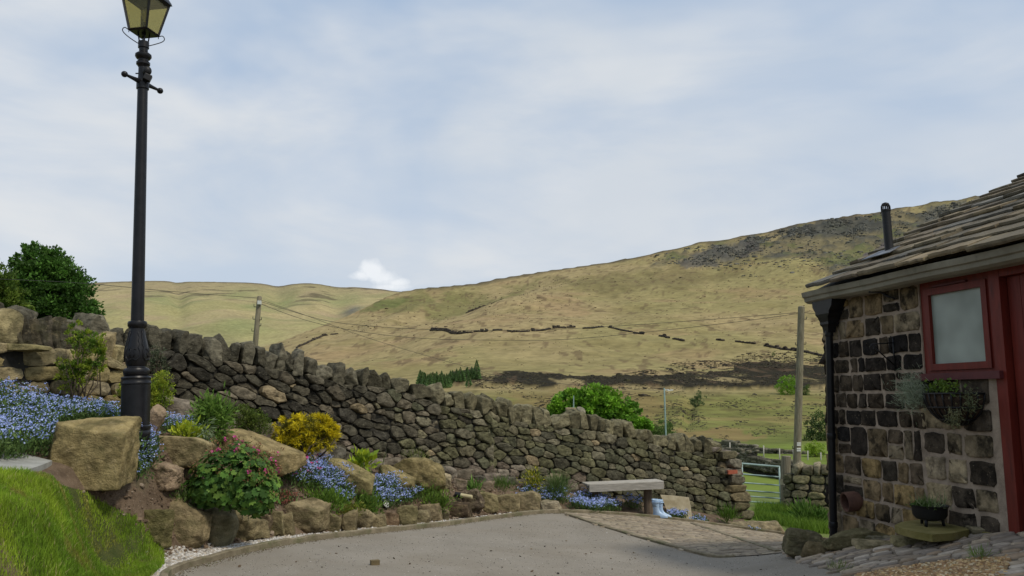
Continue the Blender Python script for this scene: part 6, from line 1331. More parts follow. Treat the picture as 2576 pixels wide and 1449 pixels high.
# geranium with lobed leaves, dull red sepals and pink flowers
def geranium():
    rs = np.random.RandomState(5); g = G(590, 1292); d = 7.62; t = thing('geranium', 'large dome of lobed geranium leaves with pink flowers on top', 'shrub', g); t['kind'] = 'thing'
    bl = pxblobs([(480, 1130, 640, 1280), (520, 1115, 690, 1250), (470, 1180, 600, 1275), (560, 1160, 705, 1292), (600, 1200, 700, 1296)], d, 0.75); B = np.array(bl); n = 2100; k = rs.randint(len(B), size=n); D = rs.normal(0, 1, (n, 3)); D[:, 1] = -np.abs(D[:, 1]) * rs.choice((1, 1, -1), n); D /= np.linalg.norm(D, axis=1)[:, None]
    r = rs.uniform(0.72, 1.03, n); C = B[k, :3] + D * B[k, 3:] * r[:, None]; Nn = D + rs.normal(0, 0.25, D.shape) + np.array([0, 0, .45]); Nn /= np.linalg.norm(Nn, axis=1)[:, None]; R = rs.normal(0, 1, D.shape); S = np.cross(Nn, R); S /= np.linalg.norm(S, axis=1)[:, None]; T = np.cross(Nn, S)
    col = np.array([(0.07, 0.16, 0.03), (0.10, 0.21, 0.035), (0.055, 0.12, 0.025), (0.14, 0.24, 0.04)])[rs.randint(4, size=n)] * rs.uniform(.8, 1.2, (n, 1)); b = MB(); sz = 0.042 * rs.uniform(.6, 1.25, n)
    for j in range(7):
        a = (j - 3) * 0.72; L = S * math.cos(a) + T * math.sin(a); Sd = -S * math.sin(a) + T * math.cos(a); ln = sz[:, None] * (1 if abs(j - 3) < 3 else 0.7)
        V = np.stack([C, C + L * ln * .62 + Sd * ln * .30 + Nn * ln * .1, C + L * ln, C + L * ln * .62 - Sd * ln * .30 + Nn * ln * .1], 1).reshape(-1, 3); b.add(V, (np.arange(n) * 4)[:, None] + np.array([[0, 1, 2, 3]]), np.repeat(col, 4, 0))
    b.build('foliage', M['leaf'], t)
    b = MB(); c2 = []
    for (x0, y0, x1, y1, m_) in ((520, 1105, 660, 1150, 60), (620, 1125, 705, 1210, 60), (590, 1170, 700, 1260, 26), (480, 1140, 600, 1200, 26)):
        for _ in range(m_): c2.append(tuple(at(rs.uniform(x0, x1), rs.uniform(y0, y1), d - 0.22 + rs.uniform(0, .35))))
    c2 = np.array(c2); C = np.repeat(c2, 8, 0) + rs.normal(0, 0.02, (len(c2) * 8, 3)); leaves(b, C, rs.normal(0, 1, C.shape) + np.array([0, 0, .5]), 0.025, 0.010, np.array([(0.24, 0.10, 0.06), (0.30, 0.19, 0.09), (0.20, 0.14, 0.06)])[rs.randint(3, size=len(C))], rs); b.build('sepals', M['petal'], t)
    b = MB(); c3 = c2[:120][rs.rand(min(120, len(c2))) < 0.2]; C = np.repeat(c3, 5, 0) + rs.normal(0, 0.010, (len(c3) * 5, 3)) + np.array([0, -0.01, 0.03]); discs(b, C, rs.normal(0, .6, C.shape) + np.array([0, -0.6, .7]), 0.011, np.array(PINK)[rs.randint(3, size=len(C))], rs, 5); b.build('flowers', M['petal'], t)
    b = MB(); stems(b, g, bl, 14, 0.006, rs, 0.1); b.build('stem', M['bark'], t)
geranium()
t = fmn('dull red low sedum right beside the geranium', ((690, 1270), (700, 1235), (730, 1245), (740, 1275)), 130, 0.05, 20, group=None, fpal=[(0.22, 0.07, 0.05), (0.28, 0.12, 0.08), (0.16, 0.05, 0.04)], name='red_sedum', sz=1.2, nleaf=2)

# ------------------------------------------------------------------ bench, boots, lights, pots
def bench():
    P0 = at(1483, 1228.5, 13.9); P1 = at(1670, 1220.5, 14.15); e = (P1 - P0); L = e.length; u = e.normalized(); yaw = math.atan2(u.y, u.x); pit = math.asin(u.z); R = rot('Z', yaw) @ rot('Y', -pit); n = Vector((-u.y, u.x, 0)).normalized()
    t = thing('plank_bench', 'weathered grey plank bench with grooved front edge against the wall', 'bench', G(1560, 1284)); t['kind'] = 'thing'
    b = MB(); c = (P0 + P1) / 2
    for i in range(6): b.box(c + n * 0.02 + Vector((0, 0, 0.055 - i * 0.0215)), L, 0.045, 0.017, R, bev=0.004)
    b.box(c + n * 0.035, L - 0.02, 0.03, 0.12, R); b.build('front_rail', M['benchwood'], t, smooth=False)
    b = MB()
    for i in range(3): b.box(c + n * (0.105 + i * 0.125) + Vector((0, 0, 0.052)), L + 0.04, 0.118, 0.028, R, bev=0.004)
    b.build('seat', M['benchwood'], t, smooth=False)
    for px, py in ((1622, 1286), (1502, 1280)):
        g = G(px, py); q = P0 + u * ((g - P0).dot(u)); b = MB(); b.tube([(q.x + n.x * .2, q.y + n.y * .2, g.z - 0.1), (q.x + n.x * .2, q.y + n.y * .2, q.z + 0.03)], 0.075, 14); b.build('leg', M['logwood'], t, smooth='auto')
bench()
def boot(label, dx, dy, yaw):
    g = G(1650, 1304); o = Vector((g.x + dx, g.y + dy, float(gz(g.x + dx, g.y + dy)[0]) + 0.01)); t = thing('wellington_boot', label, 'boot', o, 'pair of blue wellington boots'); t['kind'] = 'thing'; t.rotation_euler = (0, 0, 0)
    R = rot('Z', yaw); Z = [(0.0, 0.045, 0.035, 0.13, 0.05), ]
    # horizontal sections: z, front x, back x, half width
    S = [(0.0, 0.215, -0.055, 0.042), (0.012, 0.222, -0.058, 0.046), (0.03, 0.222, -0.056, 0.047), (0.05, 0.212, -0.054, 0.046), (0.07, 0.175, -0.052, 0.043), (0.09, 0.125, -0.05, 0.041), (0.115, 0.088, -0.048, 0.041), (0.15, 0.068, -0.05, 0.044), (0.2, 0.066, -0.056, 0.050), (0.26, 0.070, -0.064, 0.056), (0.31, 0.073, -0.070, 0.060), (0.335, 0.074, -0.072, 0.061)]
    V = []; m = 18
    for z, f_, bk, hw in S:
        for k in range(m):
            a = 2 * math.pi * k / m; cx = (f_ + bk) / 2; x = cx + (f_ - bk) / 2 * math.cos(a); y = hw * math.sin(a) * (1 - 0.15 * (math.cos(a) > 0.7) * (z < .06)); V.append((x, y, z))
    n0 = len(S)
    for z, sc in ((0.333, 0.93), (0.2, 0.85)):
        for k in range(m): a = 2 * math.pi * k / m; V.append((0.001 + 0.073 * sc * math.cos(a), 0.061 * sc * math.sin(a), z))
    V = np.array(V) * 0.92 @ R.T + np.array(o); f = [(i * m + k, i * m + (k + 1) % m, (i + 1) * m + (k + 1) % m, (i + 1) * m + k) for i in range(n0 + 1) for k in range(m)] + [tuple(range(m - 1, -1, -1)), tuple((n0 + 1) * m + k for k in range(m))]
    b = MB(); b.add(V, f); b.build('shaft_and_foot', M['rubber'], t)
    b = MB(); ring = [Vector(0.92 * np.array((0.004 + 0.079 * math.cos(a), 0.066 * math.sin(a), 0.285)) @ R.T) + o for a in np.linspace(-2.6, 0.6, 12)]; b.tube(ring, 0.007, 5); b.box(Vector(0.92 * np.array((0.02, -0.068, 0.285)) @ R.T) + o, 0.035, 0.012, 0.028, R, bev=0.003); b.build('strap', M['rubber'], t)
boot('light blue wellington boot with strap, in front of the other boot', 0.0, 0.0, -0.35)
boot('light blue wellington boot partly hidden behind its twin', 0.075, 0.075, -0.30)
def spot(label, px, py, aim, m1, m2, r=0.045):
    g = G(px, py + 10); o = g + Vector((0, 0, 0.07)); t = thing('garden_spotlight', label, 'garden light', g); t['kind'] = 'thing'; a = Vector(aim).normalized()
    b = MB(); b.lathe(o - a * 0.09, [(r * .5, 0), (r * .8, 0.02), (r * .95, 0.085), (r, 0.09), (r, 0.1)], 20, axis=a); b.tube([g - Vector((0, 0, .05)), o - a * 0.05], 0.012, 8); b.build('housing', M[m1], t, smooth='auto')
    b = MB(); b.lathe(o + a * 0.008, [(r * .93, 0), (r * .9, 0.006), (0.002, 0.012)], 20, axis=a); b.build('lens', M[m2], t)
spot('small garden spotlight with round white lens in the flower bed', 970, 1272, (0.75, -0.5, 0.45), 'blackplastic', 'white', 0.055)
spot('black garden spotlight lying left of the cream tube light', 1112, 1262, (-0.8, -0.3, -0.1), 'blackplastic', 'lead', 0.045)
g = G(1158, 1268); t = thing('tube_light', 'cream tubular garden light lying on the soil beside the dark pocked stone', 'garden light', g); t['kind'] = 'thing'; a = Vector((0.9, -0.2, -0.12)).normalized(); o = g + Vector((-0.08, 0, 0.14))
b = MB(); b.tube([o, o + a * 0.09], 0.04, 14); b.build('housing', M['blackplastic'], t, smooth='auto'); b = MB(); b.tube([o + a * 0.09, o + a * 0.26, o + a * 0.27], [0.032, 0.032, 0.02], 14); b.build('lens', M['cream'], t, smooth='auto')
def pot():
    g = on_z(2339, 1322, ZSL); d = g.y; c = at(2339, 1291, d); s = d / F; t = thing('cauldron_pot', 'round black three legged pot with thin plants on the mossy slab', 'plant pot', g); t['kind'] = 'thing'; r = 43 * s; z0 = ZSL + 0.04; z1 = at(2339, 1270, d).z; H = z1 - z0
    b = MB(); b.lathe((c.x, c.y, z0), [(r * .35, 0), (r * .75, H * .12), (r * .9, H * .4), (r * .93, H * .8), (r * 1.0, H * .95), (r * 1.03, H), (r * .95, H), (r * .85, H * .8), (0.01, H * .75)], 30); b.build('bowl', M['blackplastic'], t, smooth='auto')
    for k in range(3):
        a = k * 2.094 + 3.9; b = MB(); p = Vector((c.x + math.cos(a) * r * .62, c.y + math.sin(a) * r * .62, z0 + 0.02)); b.tube([p, p + Vector((math.cos(a) * .01, math.sin(a) * .01, -0.06))], [0.016, 0.011], 8); b.build('leg', M['blackplastic'], t)
    rs = np.random.RandomState(3); b = MB(); n = 150; P = np.array([[c.x, c.y, z1 - 0.02]]) + rs.normal(0, 1, (n, 3)) * np.array([r * .38, r * .38, 0.01]); leaves(b, P, rs.normal(0, .5, (n, 3)) + np.array([0, 0, 1]), rs.uniform(0.03, 0.15, n), 0.006, np.array([(0.15, 0.21, 0.07), (0.22, 0.26, 0.12)])[rs.randint(2, size=n)], rs); n = 120; P = np.array([[c.x - r * .4, c.y, z1]]) + rs.normal(0, 1, (n, 3)) * np.array([r * .3, r * .3, 0.012]); leaves(b, P, rs.normal(0, 1, (n, 3)) + np.array([0, 0, .6]), 0.03, 0.016, np.tile((0.08, 0.14, 0.03), (n, 1)), rs); b.build('plants', M['leaf'], t)
pot()
def basket():
    u0, z0 = HW(2322, 1000, 0.1); u1, _ = HW(2452, 1000, 0.1); uc, zt = (u0 + u1) / 2, HW(2388, 990, 0.1)[1]; r = (u1 - u0) / 2; zb = HW(2388, 1068, 0.1)[1]; H = zt - zb; o = HP(uc, zt, 0.02); t = thing('wall_basket', 'black wall mounted manger planter under the red window', 'planter', o); t['kind'] = 'thing'
    b = MB(); V = []; m = 15; rows = 9
    for i in range(rows):
        ph = i / (rows - 1) * math.pi / 2
        for j in range(m): a = math.pi * j / (m - 1); V.append((uc + r * math.cos(a) * math.cos(ph), zt - H * math.sin(ph), 0.012 + 0.2 * math.sin(a) * math.cos(ph)))
    f = [(i * m + j, i * m + j + 1, (i + 1) * m + j + 1, (i + 1) * m + j) for i in range(rows - 1) for j in range(m - 1)]; b.add(HV(V), f); b.add(HV([(v[0], zt - 0.02, v[2]) for v in V[:m]]), [tuple(range(m))]); b.build('liner', M['coco'], t)
    b = MB()
    for j in range(0, 13):
        a = math.pi * j / 12; b.tube([HP(uc + r * 1.03 * math.cos(a) * math.cos(p_), zt - H * 1.03 * math.sin(p_), 0.014 + 0.208 * math.sin(a) * math.cos(p_)) for p_ in np.linspace(0, math.pi / 2, 8)], 0.007, 5)
    for p_ in (0.0, 0.45, 0.95): b.tube([HP(uc + r * 1.03 * math.cos(a) * math.cos(p_), zt - H * 1.03 * math.sin(p_), 0.014 + 0.208 * math.sin(a) * math.cos(p_)) for a in np.linspace(0, math.pi, 16)], 0.008, 5)
    b.build('bars', M['iron'], t)
    rs = np.random.RandomState(4)
    def pl(name, c, n, ln, wd, spread, pal, dirv, lab=None):
        b = MB(); P = np.array([list(c)]) + rs.normal(0, 1, (n, 3)) * np.array(spread); L = rs.normal(0, .6, (n, 3)) + np.array(dirv); leaves(b, P, L, ln * rs.uniform(.5, 1.3, n), wd, np.array(pal)[rs.randint(len(pal), size=n)] * rs.uniform(.8, 1.2, (n, 1)), rs); b.build(name, M['leaf'], t)
    c = HP(*HW(2298, 990, 0.15), 0.15); pl('silver_plant', c, 1500, 0.07, 0.004, (0.05, 0.09, 0.075), [(0.28, 0.33, 0.22), (0.36, 0.41, 0.29), (0.20, 0.25, 0.16)], (-0.2, 0.5, 0.4))
    c = HP(*HW(2370, 975, 0.12), 0.12); pl('green_plant', c, 260, 0.03, 0.02, (0.03, 0.12, 0.03), [(0.16, 0.24, 0.03), (0.10, 0.17, 0.03)], (0, 0, .6))
    c = HP(*HW(2400, 1048, 0.2), 0.2); pl('trailing_plant', c, 240, 0.045, 0.005, (0.02, 0.035, 0.045), [(0.20, 0.22, 0.11), (0.26, 0.26, 0.13)], (0, 0, -.5))
    c = HP(*HW(2440, 1010, 0.15), 0.15); pl('trailing_plant', c, 200, 0.04, 0.005, (0.02, 0.03, 0.05), [(0.20, 0.22, 0.11), (0.14, 0.17, 0.08)], (0, 0, .1))
basket()

# ------------------------------------------------------------------ gate, posts, far walls, poles and wires
def gate():
    R_ = at(1960, 1174, 21.7); L_ = at(1770, 1158, 21.0); e = R_ - L_; t = thing('field_gate', 'galvanised steel seven bar field gate between the long wall and wooden post', 'gate', at(1960, 1274, 21.7)); t['kind'] = 'thing'
    offs = [0.0, 0.27, 0.49, 0.685, 0.83, 0.965, 1.12]
    for i, o in enumerate(offs):
        b = MB(); q = R_ - Vector((0, 0, o)); p = L_ - Vector((0, 0, o)); b.tube([p, q], 0.026 if i in (0, 6) else 0.019, 10); b.build('bar', M['galv'], t)
    for k in (1.0, 0.5, 0.0):
        b = MB(); q = L_ + e * k; b.tube([q + Vector((0, 0, 0.02)), q - Vector((0, 0, 1.13))], 0.025 if k != 0.5 else 0.02, 10); b.build('upright', M['galv'], t)
gate()
g = at(1977, 1272, 21.3); tp = at(1978, 1148, 21.3); t = thing('gate_post', 'thick weathered wooden gate post with a pale band', 'post', g); t['kind'] = 'thing'
b = MB(); b.tube([(g.x, g.y, g.z - 0.5), (g.x + .01, g.y, (g.z + tp.z) / 2), (tp.x, tp.y, tp.z), (tp.x, tp.y, tp.z + 0.01)], [0.135, 0.125, 0.12, 0.10], 16); b.build('post', M['pole'], t, smooth='auto')
b = MB(); z = at(1977, 1213, 21.2).z; b.tube([(g.x + .005, g.y, z - 0.07), (g.x + .005, g.y, z + 0.07)], 0.129, 16); b.build('band', M['paleslab'], t, smooth='auto')
# stone gate stub
SW = Wall([at(1984, 1282, 20.2), at(2010, 1285, 20.0), at(2120, 1292, 19.6), at(2260, 1300, 19.2)], [at(1984, 1188, 20.2).z, at(2010, 1192, 20.0).z, at(2120, 1196, 19.6).z, at(2260, 1200, 19.2).z], 0.5, 0.12)
t = thing('gate_wall', 'short dry stone wall stub between the gate post and the barn', 'wall', SW.at(0.2)); t['kind'] = 'thing'
b = MB(); SW.core(b); b.build('wall_core', M['core'], t, smooth=False)
b = MB(); SW.stones(b, 31, (0.13, 0.19), (0.25, 0.5), lambda q, v, rs: np.array([(0.17, 0.155, 0.08), (0.20, 0.18, 0.10), (0.13, 0.12, 0.07), (0.24, 0.205, 0.13)][rs.randint(4)]) * rs.uniform(.8, 1.1), rowjit=0.12, wvar=0.02, smoothn=2); b.build('wall_stones', M['stone'], t)
rs = np.random.RandomState(5); q = 0.2
while q < SW.len:
    w = rs.uniform(0.16, 0.34); p = SW.at(q + w / 2); h = rs.uniform(0.22, 0.34); v, f = rock((p.x, p.y, float(SW.top(q)) + h * .42), (w * 1.1, 0.4, h), 3000 + int(q * 100), n=8, p=12, yaw=SW.ang(q), roll=rs.normal(0.2, .15)); cb = MB(); cb.add(v, f, np.array((0.22, 0.19, 0.125)) * rs.uniform(.7, 1.2)); cb.build('coping_stone', M['stone'], t); q += w
def far_wall(name, label, pts, hs, sz, pal, seed, thick=0.5, group=None, parent=None):
    rs = np.random.RandomState(seed); P = [Vector(p) for p in pts]; g, f = CS[3]; g = g / np.linalg.norm(g, axis=1)[:, None] ** .6; V = []; Cc = []; N = 0; FF = []
    L = [0]; 
    for i in range(1, len(P)): L.append(L[-1] + (P[i] - P[i - 1]).length)
    A = np.array([tuple(p) for p in P]); L = np.array(L); b = MB()
    s = 0
    q = np.arange(0, L[-1], sz * 0.8); 
    for row in range(int(max(hs) / (sz * 0.5)) + 2):
        for sq in q:
            s_ = sq + rs.uniform(-.3, .3) * sz; h = np.interp(s_, L, hs); z = row * sz * 0.5
            if z > h - sz * .3 + rs.normal(0, sz * .15): continue
            for sd in ((-1, 1) if thick > 0.3 else (0,)):
                p = np.array([np.interp(s_, L, A[:, k]) for k in range(3)]); i = min(max(np.searchsorted(L, s_), 1), len(P) - 1); d = A[i] - A[i - 1]; d[2] = 0; d /= np.linalg.norm(d) + 1e-9
                p = p + np.array([d[1], -d[0], 0]) * sd * (thick / 2 - 0.25 * sz - z * 0.08) + np.array([0, 0, z + sz * .2]); R = rot('Z', math.atan2(d[1], d[0]) + rs.normal(0, .15)) @ rot('Y', rs.normal(0, .2))
                b.add((g * np.array([sz * rs.uniform(.45, .8), sz * .5, sz * rs.uniform(.26, .42)]) * (1 + rs.normal(0, .07, (len(g), 1)))) @ R.T + p, f, np.array(pal[rs.randint(len(pal))]) * rs.uniform(.7, 1.25))
    # hearting between the faces
    if thick > 0.3:
        n = len(P); V = []
        for i in range(n):
            d = A[min(i + 1, n - 1)] - A[max(i - 1, 0)]; d[2] = 0; d /= np.linalg.norm(d); s_ = np.array([d[1], -d[0], 0])
            for k, z in ((-1, -0.3), (-1, hs[i] * .85), (1, hs[i] * .85), (1, -0.3)): V.append(A[i] + s_ * k * thick * .28 + np.array([0, 0, z]))
        b.add(V, [(i * 4 + k, i * 4 + k + 1, i * 4 + 4 + k + 1, i * 4 + 4 + k) for i in range(n - 1) for k in range(3)] + [(0, 1, 2, 3), (n * 4 - 1, n * 4 - 2, n * 4 - 3, n * 4 - 4)], (0.03, 0.028, 0.022))
    if parent is not None: return b.build(name, M['stone'], parent)
    o = b.build(name, M['stone'], loc=tuple(P[0])); tag(o, label, 'wall', group, 'thing'); return o
FP = [(0.10, 0.095, 0.065), (0.075, 0.07, 0.05), (0.13, 0.12, 0.085), (0.16, 0.15, 0.11)]
def tp_(px, y0, y1, d): return at(px, y1, d), (y1 - y0) * d / F
pts = [tp_(*q) for q in ((1640, 1103, 1128, 62), (1726, 1107, 1132, 60), (1800, 1110, 1140, 58), (1863, 1115, 1147, 56), (1951, 1131, 1155, 54), (2030, 1140, 1162, 53), (2090, 1148, 1168, 52), (2200, 1155, 1180, 51))]
far_wall('field_wall', 'farther grey field wall running across the green field behind a line of stakes', [p[0] for p in pts], [p[1] for p in pts], 0.33, FP, 1, 0.6)
pts = [tp_(*q) for q in ((1760, 1128, 1162, 40), (1830, 1128, 1166, 38.5), (1870, 1132, 1168, 37.5), (1905, 1146, 1176, 36.5), (1935, 1160, 1184, 36), (1966, 1152, 1190, 35.2), (2010, 1170, 1198, 34.5), (2060, 1176, 1204, 34), (2150, 1180, 1210, 33.5))]
far_wall('field_wall', 'nearer dark tumbled wall directly behind the top of the gate', [p[0] for p in pts], [p[1] for p in pts], 0.24, FP, 2, 0.6)
for i, (px, y0, y1) in enumerate(((1666 + 0, 1110, 1133), (1788, 1108, 1135), (1836, 1113, 1142), (1921, 1121, 1152), (1961, 1128, 1162), (1996, 1130, 1160), (2032, 1134, 1164), (2065, 1138, 1166))):
    d = 49.0; p = at(px, y1, d); q = at(px, y0, d); b = MB(); b.tube([p - Vector((0, 0, .2)), q], 0.038, 6); o = b.build('fence_stake', M['benchwood'], loc=tuple(p)); tag(o, 'thin upright stake standing along the farther field wall', 'stake', 'stakes along the farther field wall', 'thing')
# ruined walls on the hillside
HPAL = [(0.045, 0.038, 0.03), (0.06, 0.05, 0.038), (0.035, 0.03, 0.026), (0.08, 0.065, 0.05)]
def ruin(label, segs):
    p0 = hill_at(segs[0][0], segs[0][1]); t = thing('ruined_wall', label, 'wall', p0); t['kind'] = 'thing'
    for i, s in enumerate(segs):
        x0, y0, x1, y1, hp = s; n = max(int((x1 - x0) / 8), 1) + 1; rs = np.random.RandomState(i); P = []
        for k in range(n): tt = k / (n - 1); P.append(hill_at(x0 + (x1 - x0) * tt, y0 + (y1 - y0) * tt))
        h = [hp * P[k].y / F * rs.uniform(.8, 1.1) for k in range(n)]; far_wall('wall_stretch', None, P, h, max(1.3, hp * P[0].y / F * .55) if P[0].y > 200 else .8, HPAL, 50 + i, 0.9, parent=t)
ruin('broken line of black stone wall crossing the middle of the hillside', [(1085, 840, 1140, 844, 6), (1140, 844, 1187, 841, 6), (1195, 838, 1226, 837, 4), (1242, 838, 1264, 838, 5), (1276, 839, 1294, 841, 2.5), (1301, 840, 1332, 837, 4), (1340, 835, 1382, 832, 5), (1394, 831, 1421, 829, 5), (1430, 828, 1446, 827, 4), (1468, 829, 1517, 829, 4.5), (1533, 829, 1589, 837, 4.5), (1595, 838, 1619, 841, 5), (1661, 846, 1684, 852, 5), (1696, 854, 1721, 857, 5), (1806, 859, 1818, 860, 3), (1854, 862, 1900, 865, 4), (1926, 869, 2068, 888, 6)])
ruin('short broken wall climbing the gully below the left spur skyline', [(1175, 769, 1207, 761, 3.5), (1209, 760, 1235, 752, 3.5), (1240, 751, 1275, 748, 3)])
ruin('faint wall climbing the slope above the middle of the long garden wall', [(748, 881, 823, 850, 3.5), (834, 843, 848, 838, 2.5)])
def pole(name, label, px0, y0, px1, y1, d, r, cat, extra=None, m='pole', group=None):
    p = at(px0, y0, d); q = at(px1, y1, d); t = thing(name, label, cat, p, group); t['kind'] = 'thing'; b = MB(); ax_ = (q - p); b.tube([p - ax_.normalized() * 1.5, p, p + ax_ * .5, q - ax_.normalized() * 0.04, q], [r * 1.1, r * 1.08, r, r * .9, r * .6], 14); b.build('pole', M[m], t, smooth='auto'); 
    if extra: extra(t, p, q, ax_.normalized(), d)
    return p, q
def pegs(ys, L=0.13):
    def f(t, p, q, a, d):
        s = d / F
        for y, sd in ys: c = p + (q - p) * ((at(2000, y, d).z - p.z) / (q.z - p.z)); b = MB(); b.tube([c, c + Vector((sd * (0.12 + L * .5), -0.05, 0.0)), c + Vector((sd * (0.12 + L * .55), -0.05, 0.09))], 0.016, 5); b.build('step_peg', M['wire'], t)
    return f
def ex2(t, p, q, a, d):
    pegs([(803, 1), (868, -1), (866, 1), (900, -1), (976, -1), (975, 1), (1128, -1)])(t, p, q, a, d)
    for y in (1114, 1119, 1128, 1133): c = p + (q - p) * ((at(2000, y, d).z - p.z) / (q.z - p.z)) + Vector((0, -0.145, 0)); b = MB(); b.box(c, 0.14, 0.01, 0.05); b.build('plate', M['white'], t, smooth=False)
p2, q2 = pole('utility_pole', 'thick wooden utility pole with step pegs beside the barn', 2003, 1230, 2016, 770, 29, 0.13, 'utility pole', ex2)
def ex1(t, p, q, a, d):
    pegs([(772, -1), (803, -1), (805, 1), (820, 1), (833, -1)], .08)(t, p, q, a, d); c = p + (q - p) * ((at(650, 762, d).z - p.z) / (q.z - p.z)); b = MB(); b.box(c + Vector((0.06, -0.13, 0)), 0.12, 0.1, 0.14, bev=0.01); b.build('junction_box', M['white'], t, smooth=False)
p1, q1 = pole('utility_pole', 'slim leaning utility pole rising behind the dark end of the long wall', 634, 960, 653, 745, 30, 0.10, 'utility pole', ex1)
def ex3(t, p, q, a, d):
    b = MB(); b.tube([q - Vector((0, 0, .12)), q + Vector((0.25, 0, -0.10))], 0.03, 6); b.box(q + Vector((0.32, 0, -0.12)), 0.3, 0.12, 0.07, rot('Y', -0.1), bev=0.03); b.build('lamp_head', M['white'], t, smooth=False)
p3, q3_ = pole('light_pole', 'thin pale pole with a white lamp head beyond the wall', 1676, 1120, 1671, 976, 44, 0.045, 'lamp pole', ex3, 'galv')
pole('wall_rod', 'thin pale metal rod standing up from the wall beside a squared stone', 1443, 1075, 1443, 995, 15.4, 0.012, 'rod', None, 'galv')
p = at(1437, 1040, 15.1); v, f = rock(tuple(p), (0.22, 0.2, 0.22), 77, n=8, p=24, rough=.03); b = MB(); b.add(v, f, (0.25, 0.20, 0.13)); o = b.build('loose_stone', M['boulder'], loc=tuple(p)); tag(o, 'squared brown stone perched on the wall beside the thin rod', 'stone', None, 'thing')
def wire(label, pts):
    P = catmull([at(*p) for p in pts], 6); b = MB(); b.tube(P, 0.008, 4); o = b.build('overhead_wire', M['wire'], loc=tuple(P[0])); tag(o, label, 'wire', 'overhead wires', 'thing')
wire('overhead wire from the tree at the left edge to the slim pole', ((-300, 692, 22), (0, 702, 25), (215, 713, 26.5), (430, 733, 28), (652, 750, 30)))
wire('overhead wire falling from the slim pole towards the thin lamp pole', ((654, 754, 30), (760, 790, 33), (950, 858, 36), (1180, 925, 39), (1260, 946, 40), (1480, 972, 42), (1673, 984, 44)))
wire('upper of the two thin wires between the two utility poles', ((654, 758, 30), (805, 803, 29.9), (917, 819, 29.8), (1055, 828, 29.7), (1180, 831, 29.6), (1305, 830, 29.5), (1449, 826, 29.4), (1700, 810, 29.2), (2013, 786, 29)))
wire('lower of the two thin wires between the two utility poles', ((654, 764, 30), (805, 815, 29.9), (1030, 849, 29.8), (1305, 856, 29.6), (1449, 852, 29.4), (1621, 836, 29.3), (1859, 809, 29.1), (2013, 788, 29)))
wire('short overhead wire from the thick pole to behind the barn', ((2016, 786, 29), (2100, 792, 28), (2300, 800, 26)))
# trees and bushes beyond
def tree(name, label, rects, d, gy, pal, ncl, nlf, ln, wd, seed, group=None, tr=0.15, cat='tree', **k):
    rs = np.random.RandomState(seed); bl = pxblobs(rects, d, 0.9); gx = (rects[0][0] + rects[0][2]) / 2; g = at(gx, gy, d); t = thing(name, label, cat, g, group); t['kind'] = 'thing'
    b = MB(); crown(b, bl, ncl, nlf, ln, wd, pal, rs, **k); b.build('crown', M['leaf'], t)
    b = MB(); top = Vector(bl[0][:3]); b.tube([g - Vector((0, 0, .3)), g + (top - g) * .5 + Vector((tr, 0, 0)), top], [tr * 1.3, tr, tr * .5], 8)
    for q in bl: b.tube([g + (top - g) * .5, (Vector(q[:3]) + top) / 2, Vector(q[:3]) + Vector((0, 0, q[5] * .6))], [tr * .6, tr * .4, tr * .15], 6)
    b.build('trunk', M['bark'], t); return t
tree('broadleaf_tree', 'dense dark green tree above the wall at the left edge', [(20, 640, 180, 800), (60, 660, 225, 860), (-60, 690, 120, 900), (30, 614, 120, 700), (120, 720, 245, 880), (140, 680, 210, 760), (45, 622, 185, 770)], 32, 1150, [(0.06, 0.14, 0.022), (0.085, 0.185, 0.03), (0.045, 0.10, 0.018)], 900, 50, 0.13, 0.08, 1, clr=0.20, up=0.2, shell=0.75, fill=0.25)
tree('broadleaf_tree', 'lighter yellow green tree partly hidden at the far left edge', [(-90, 660, 50, 820), (-40, 700, 70, 830), (-120, 640, 10, 780)], 27, 1100, [(0.10, 0.16, 0.02), (0.14, 0.20, 0.03), (0.07, 0.12, 0.02)], 260, 50, 0.12, 0.07, 2, clr=0.2, up=0.2)
tree('sycamore', 'bright green rounded sycamore showing above the middle of the wall', [(1395, 985, 1500, 1080), (1440, 978, 1560, 1100), (1375, 1015, 1460, 1100), (1480, 995, 1590, 1110), (1530, 1022, 1625, 1115), (1560, 1045, 1640, 1120)], 36, 1195, [(0.15, 0.31, 0.03), (0.20, 0.38, 0.035), (0.10, 0.22, 0.022)], 420, 60, 0.17, 0.12, 3, clr=0.21, up=-0.2, shell=0.8, fill=0.2)
def hbush(label, x0, y0, x1, y1, pal, seed, d=None, name='hill_bush', n=70, ln=None, group=None, rects=None):
    p = hill_at((x0 + x1) / 2, y1); d = d or p.y; s = d / F; w = (x1 - x0) * s; bl = rects or [(x0, y0, x1, y1), (x0 + (x1 - x0) * .1, y0 + (y1 - y0) * .3, x1, y1 + 2), (x0, y0 + (y1 - y0) * .35, x0 + (x1 - x0) * .7, y1 + 2)]
    return tree(name, label, bl, d, y1 + 2, pal, n, 40, w * .06, w * .04, seed, group, tr=w * .03, cat='bush', clr=.3, fill=.2)
hbush('bright lime bush on the dark heather bank left of the thick pole', 1955, 946, 2006, 996, [(0.15, 0.30, 0.025), (0.20, 0.36, 0.03)], 1)
hbush('duller green bush on the heather bank right of the thick pole', 2012, 968, 2040, 997, [(0.09, 0.16, 0.03), (0.06, 0.12, 0.025)], 2)
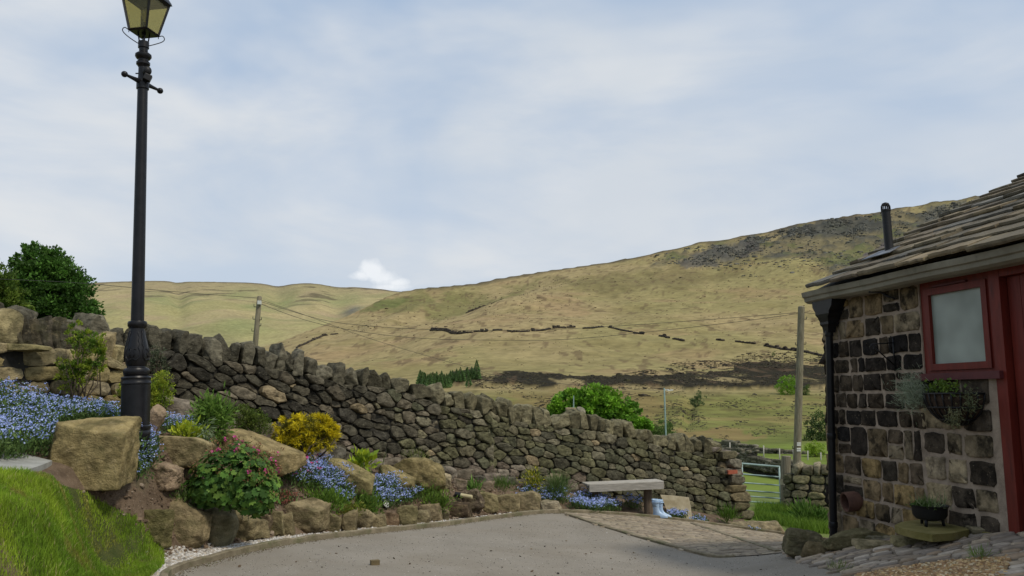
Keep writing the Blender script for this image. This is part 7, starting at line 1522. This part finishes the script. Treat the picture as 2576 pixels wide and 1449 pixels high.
hbush('dark green tree on the slope behind the thick pole near the barn', 2022, 1040, 2100, 1128, DGR, 3, d=80)
hbush('lime green bush growing behind the field wall by the barn', 2026, 1112, 2072, 1146, [(0.22, 0.34, 0.03), (0.28, 0.40, 0.04)], 4, d=50.5)
hbush('grey green scrub bush in the ditch on the opposite slope', 1735, 985, 1775, 1022, [(0.09, 0.14, 0.05), (0.12, 0.17, 0.06)], 5, n=50)
hbush('low scrub bush right behind the wall beside the thin lamp pole', 1610, 1060, 1700, 1110, [(0.09, 0.15, 0.035), (0.12, 0.18, 0.045)], 6, d=60, n=60)
hbush('small lone green bush on the hillside above the heather bank', 1940, 882, 1952, 894, [(0.08, 0.14, 0.03)], 7, n=25)
rs = np.random.RandomState(6)
def conifer(px, y0, y1, seed):
    rs = np.random.RandomState(seed); p = hill_at(px, y1); s = p.y / F; h = (y1 - y0) * s; t = thing('young_conifer', 'young dark green conifer in the plantation beyond the long wall', 'conifer', p, 'young conifers of the far plantation'); t['kind'] = 'thing'
    b = MB(); n = 420; tt = rs.rand(n) ** 0.8; a = rs.uniform(0, 6.28, n); r = (1 - tt) * h * .42 * rs.uniform(.4, 1.1, n) + .08; C = np.column_stack([p.x + r * np.cos(a) * .4, p.y + r * np.sin(a) * .4, p.z + h * tt]); L = np.column_stack([np.cos(a), np.sin(a), np.full(n, .15)]); leaves(b, C, L, h * .20 * (1.15 - tt), h * .09, np.array([(0.14, 0.24, 0.085), (0.18, 0.29, 0.09), (0.11, 0.19, 0.075)])[rs.randint(3, size=n)], rs); b.build('crown', M['leaf'], t)
    b = MB(); b.tube([p - Vector((0, 0, .3)), p + Vector((0, 0, h * .95))], [h * .02, h * .004], 5); b.build('trunk', M['bark'], t)
for i in range(46):
    x = 1056 + i * 3.3 + rs.uniform(-3, 3); y0 = 938 + rs.uniform(-6, 9); conifer(x, y0, max(952, y0 + rs.uniform(20, 34)) + (6 if x < 1120 else 0), 100 + i)
conifer(1199, 912, 944, 99)
for o in bpy.data.objects:
    if o.parent is None and o.get('category') and not o.get('kind'): o['kind'] = 'thing'
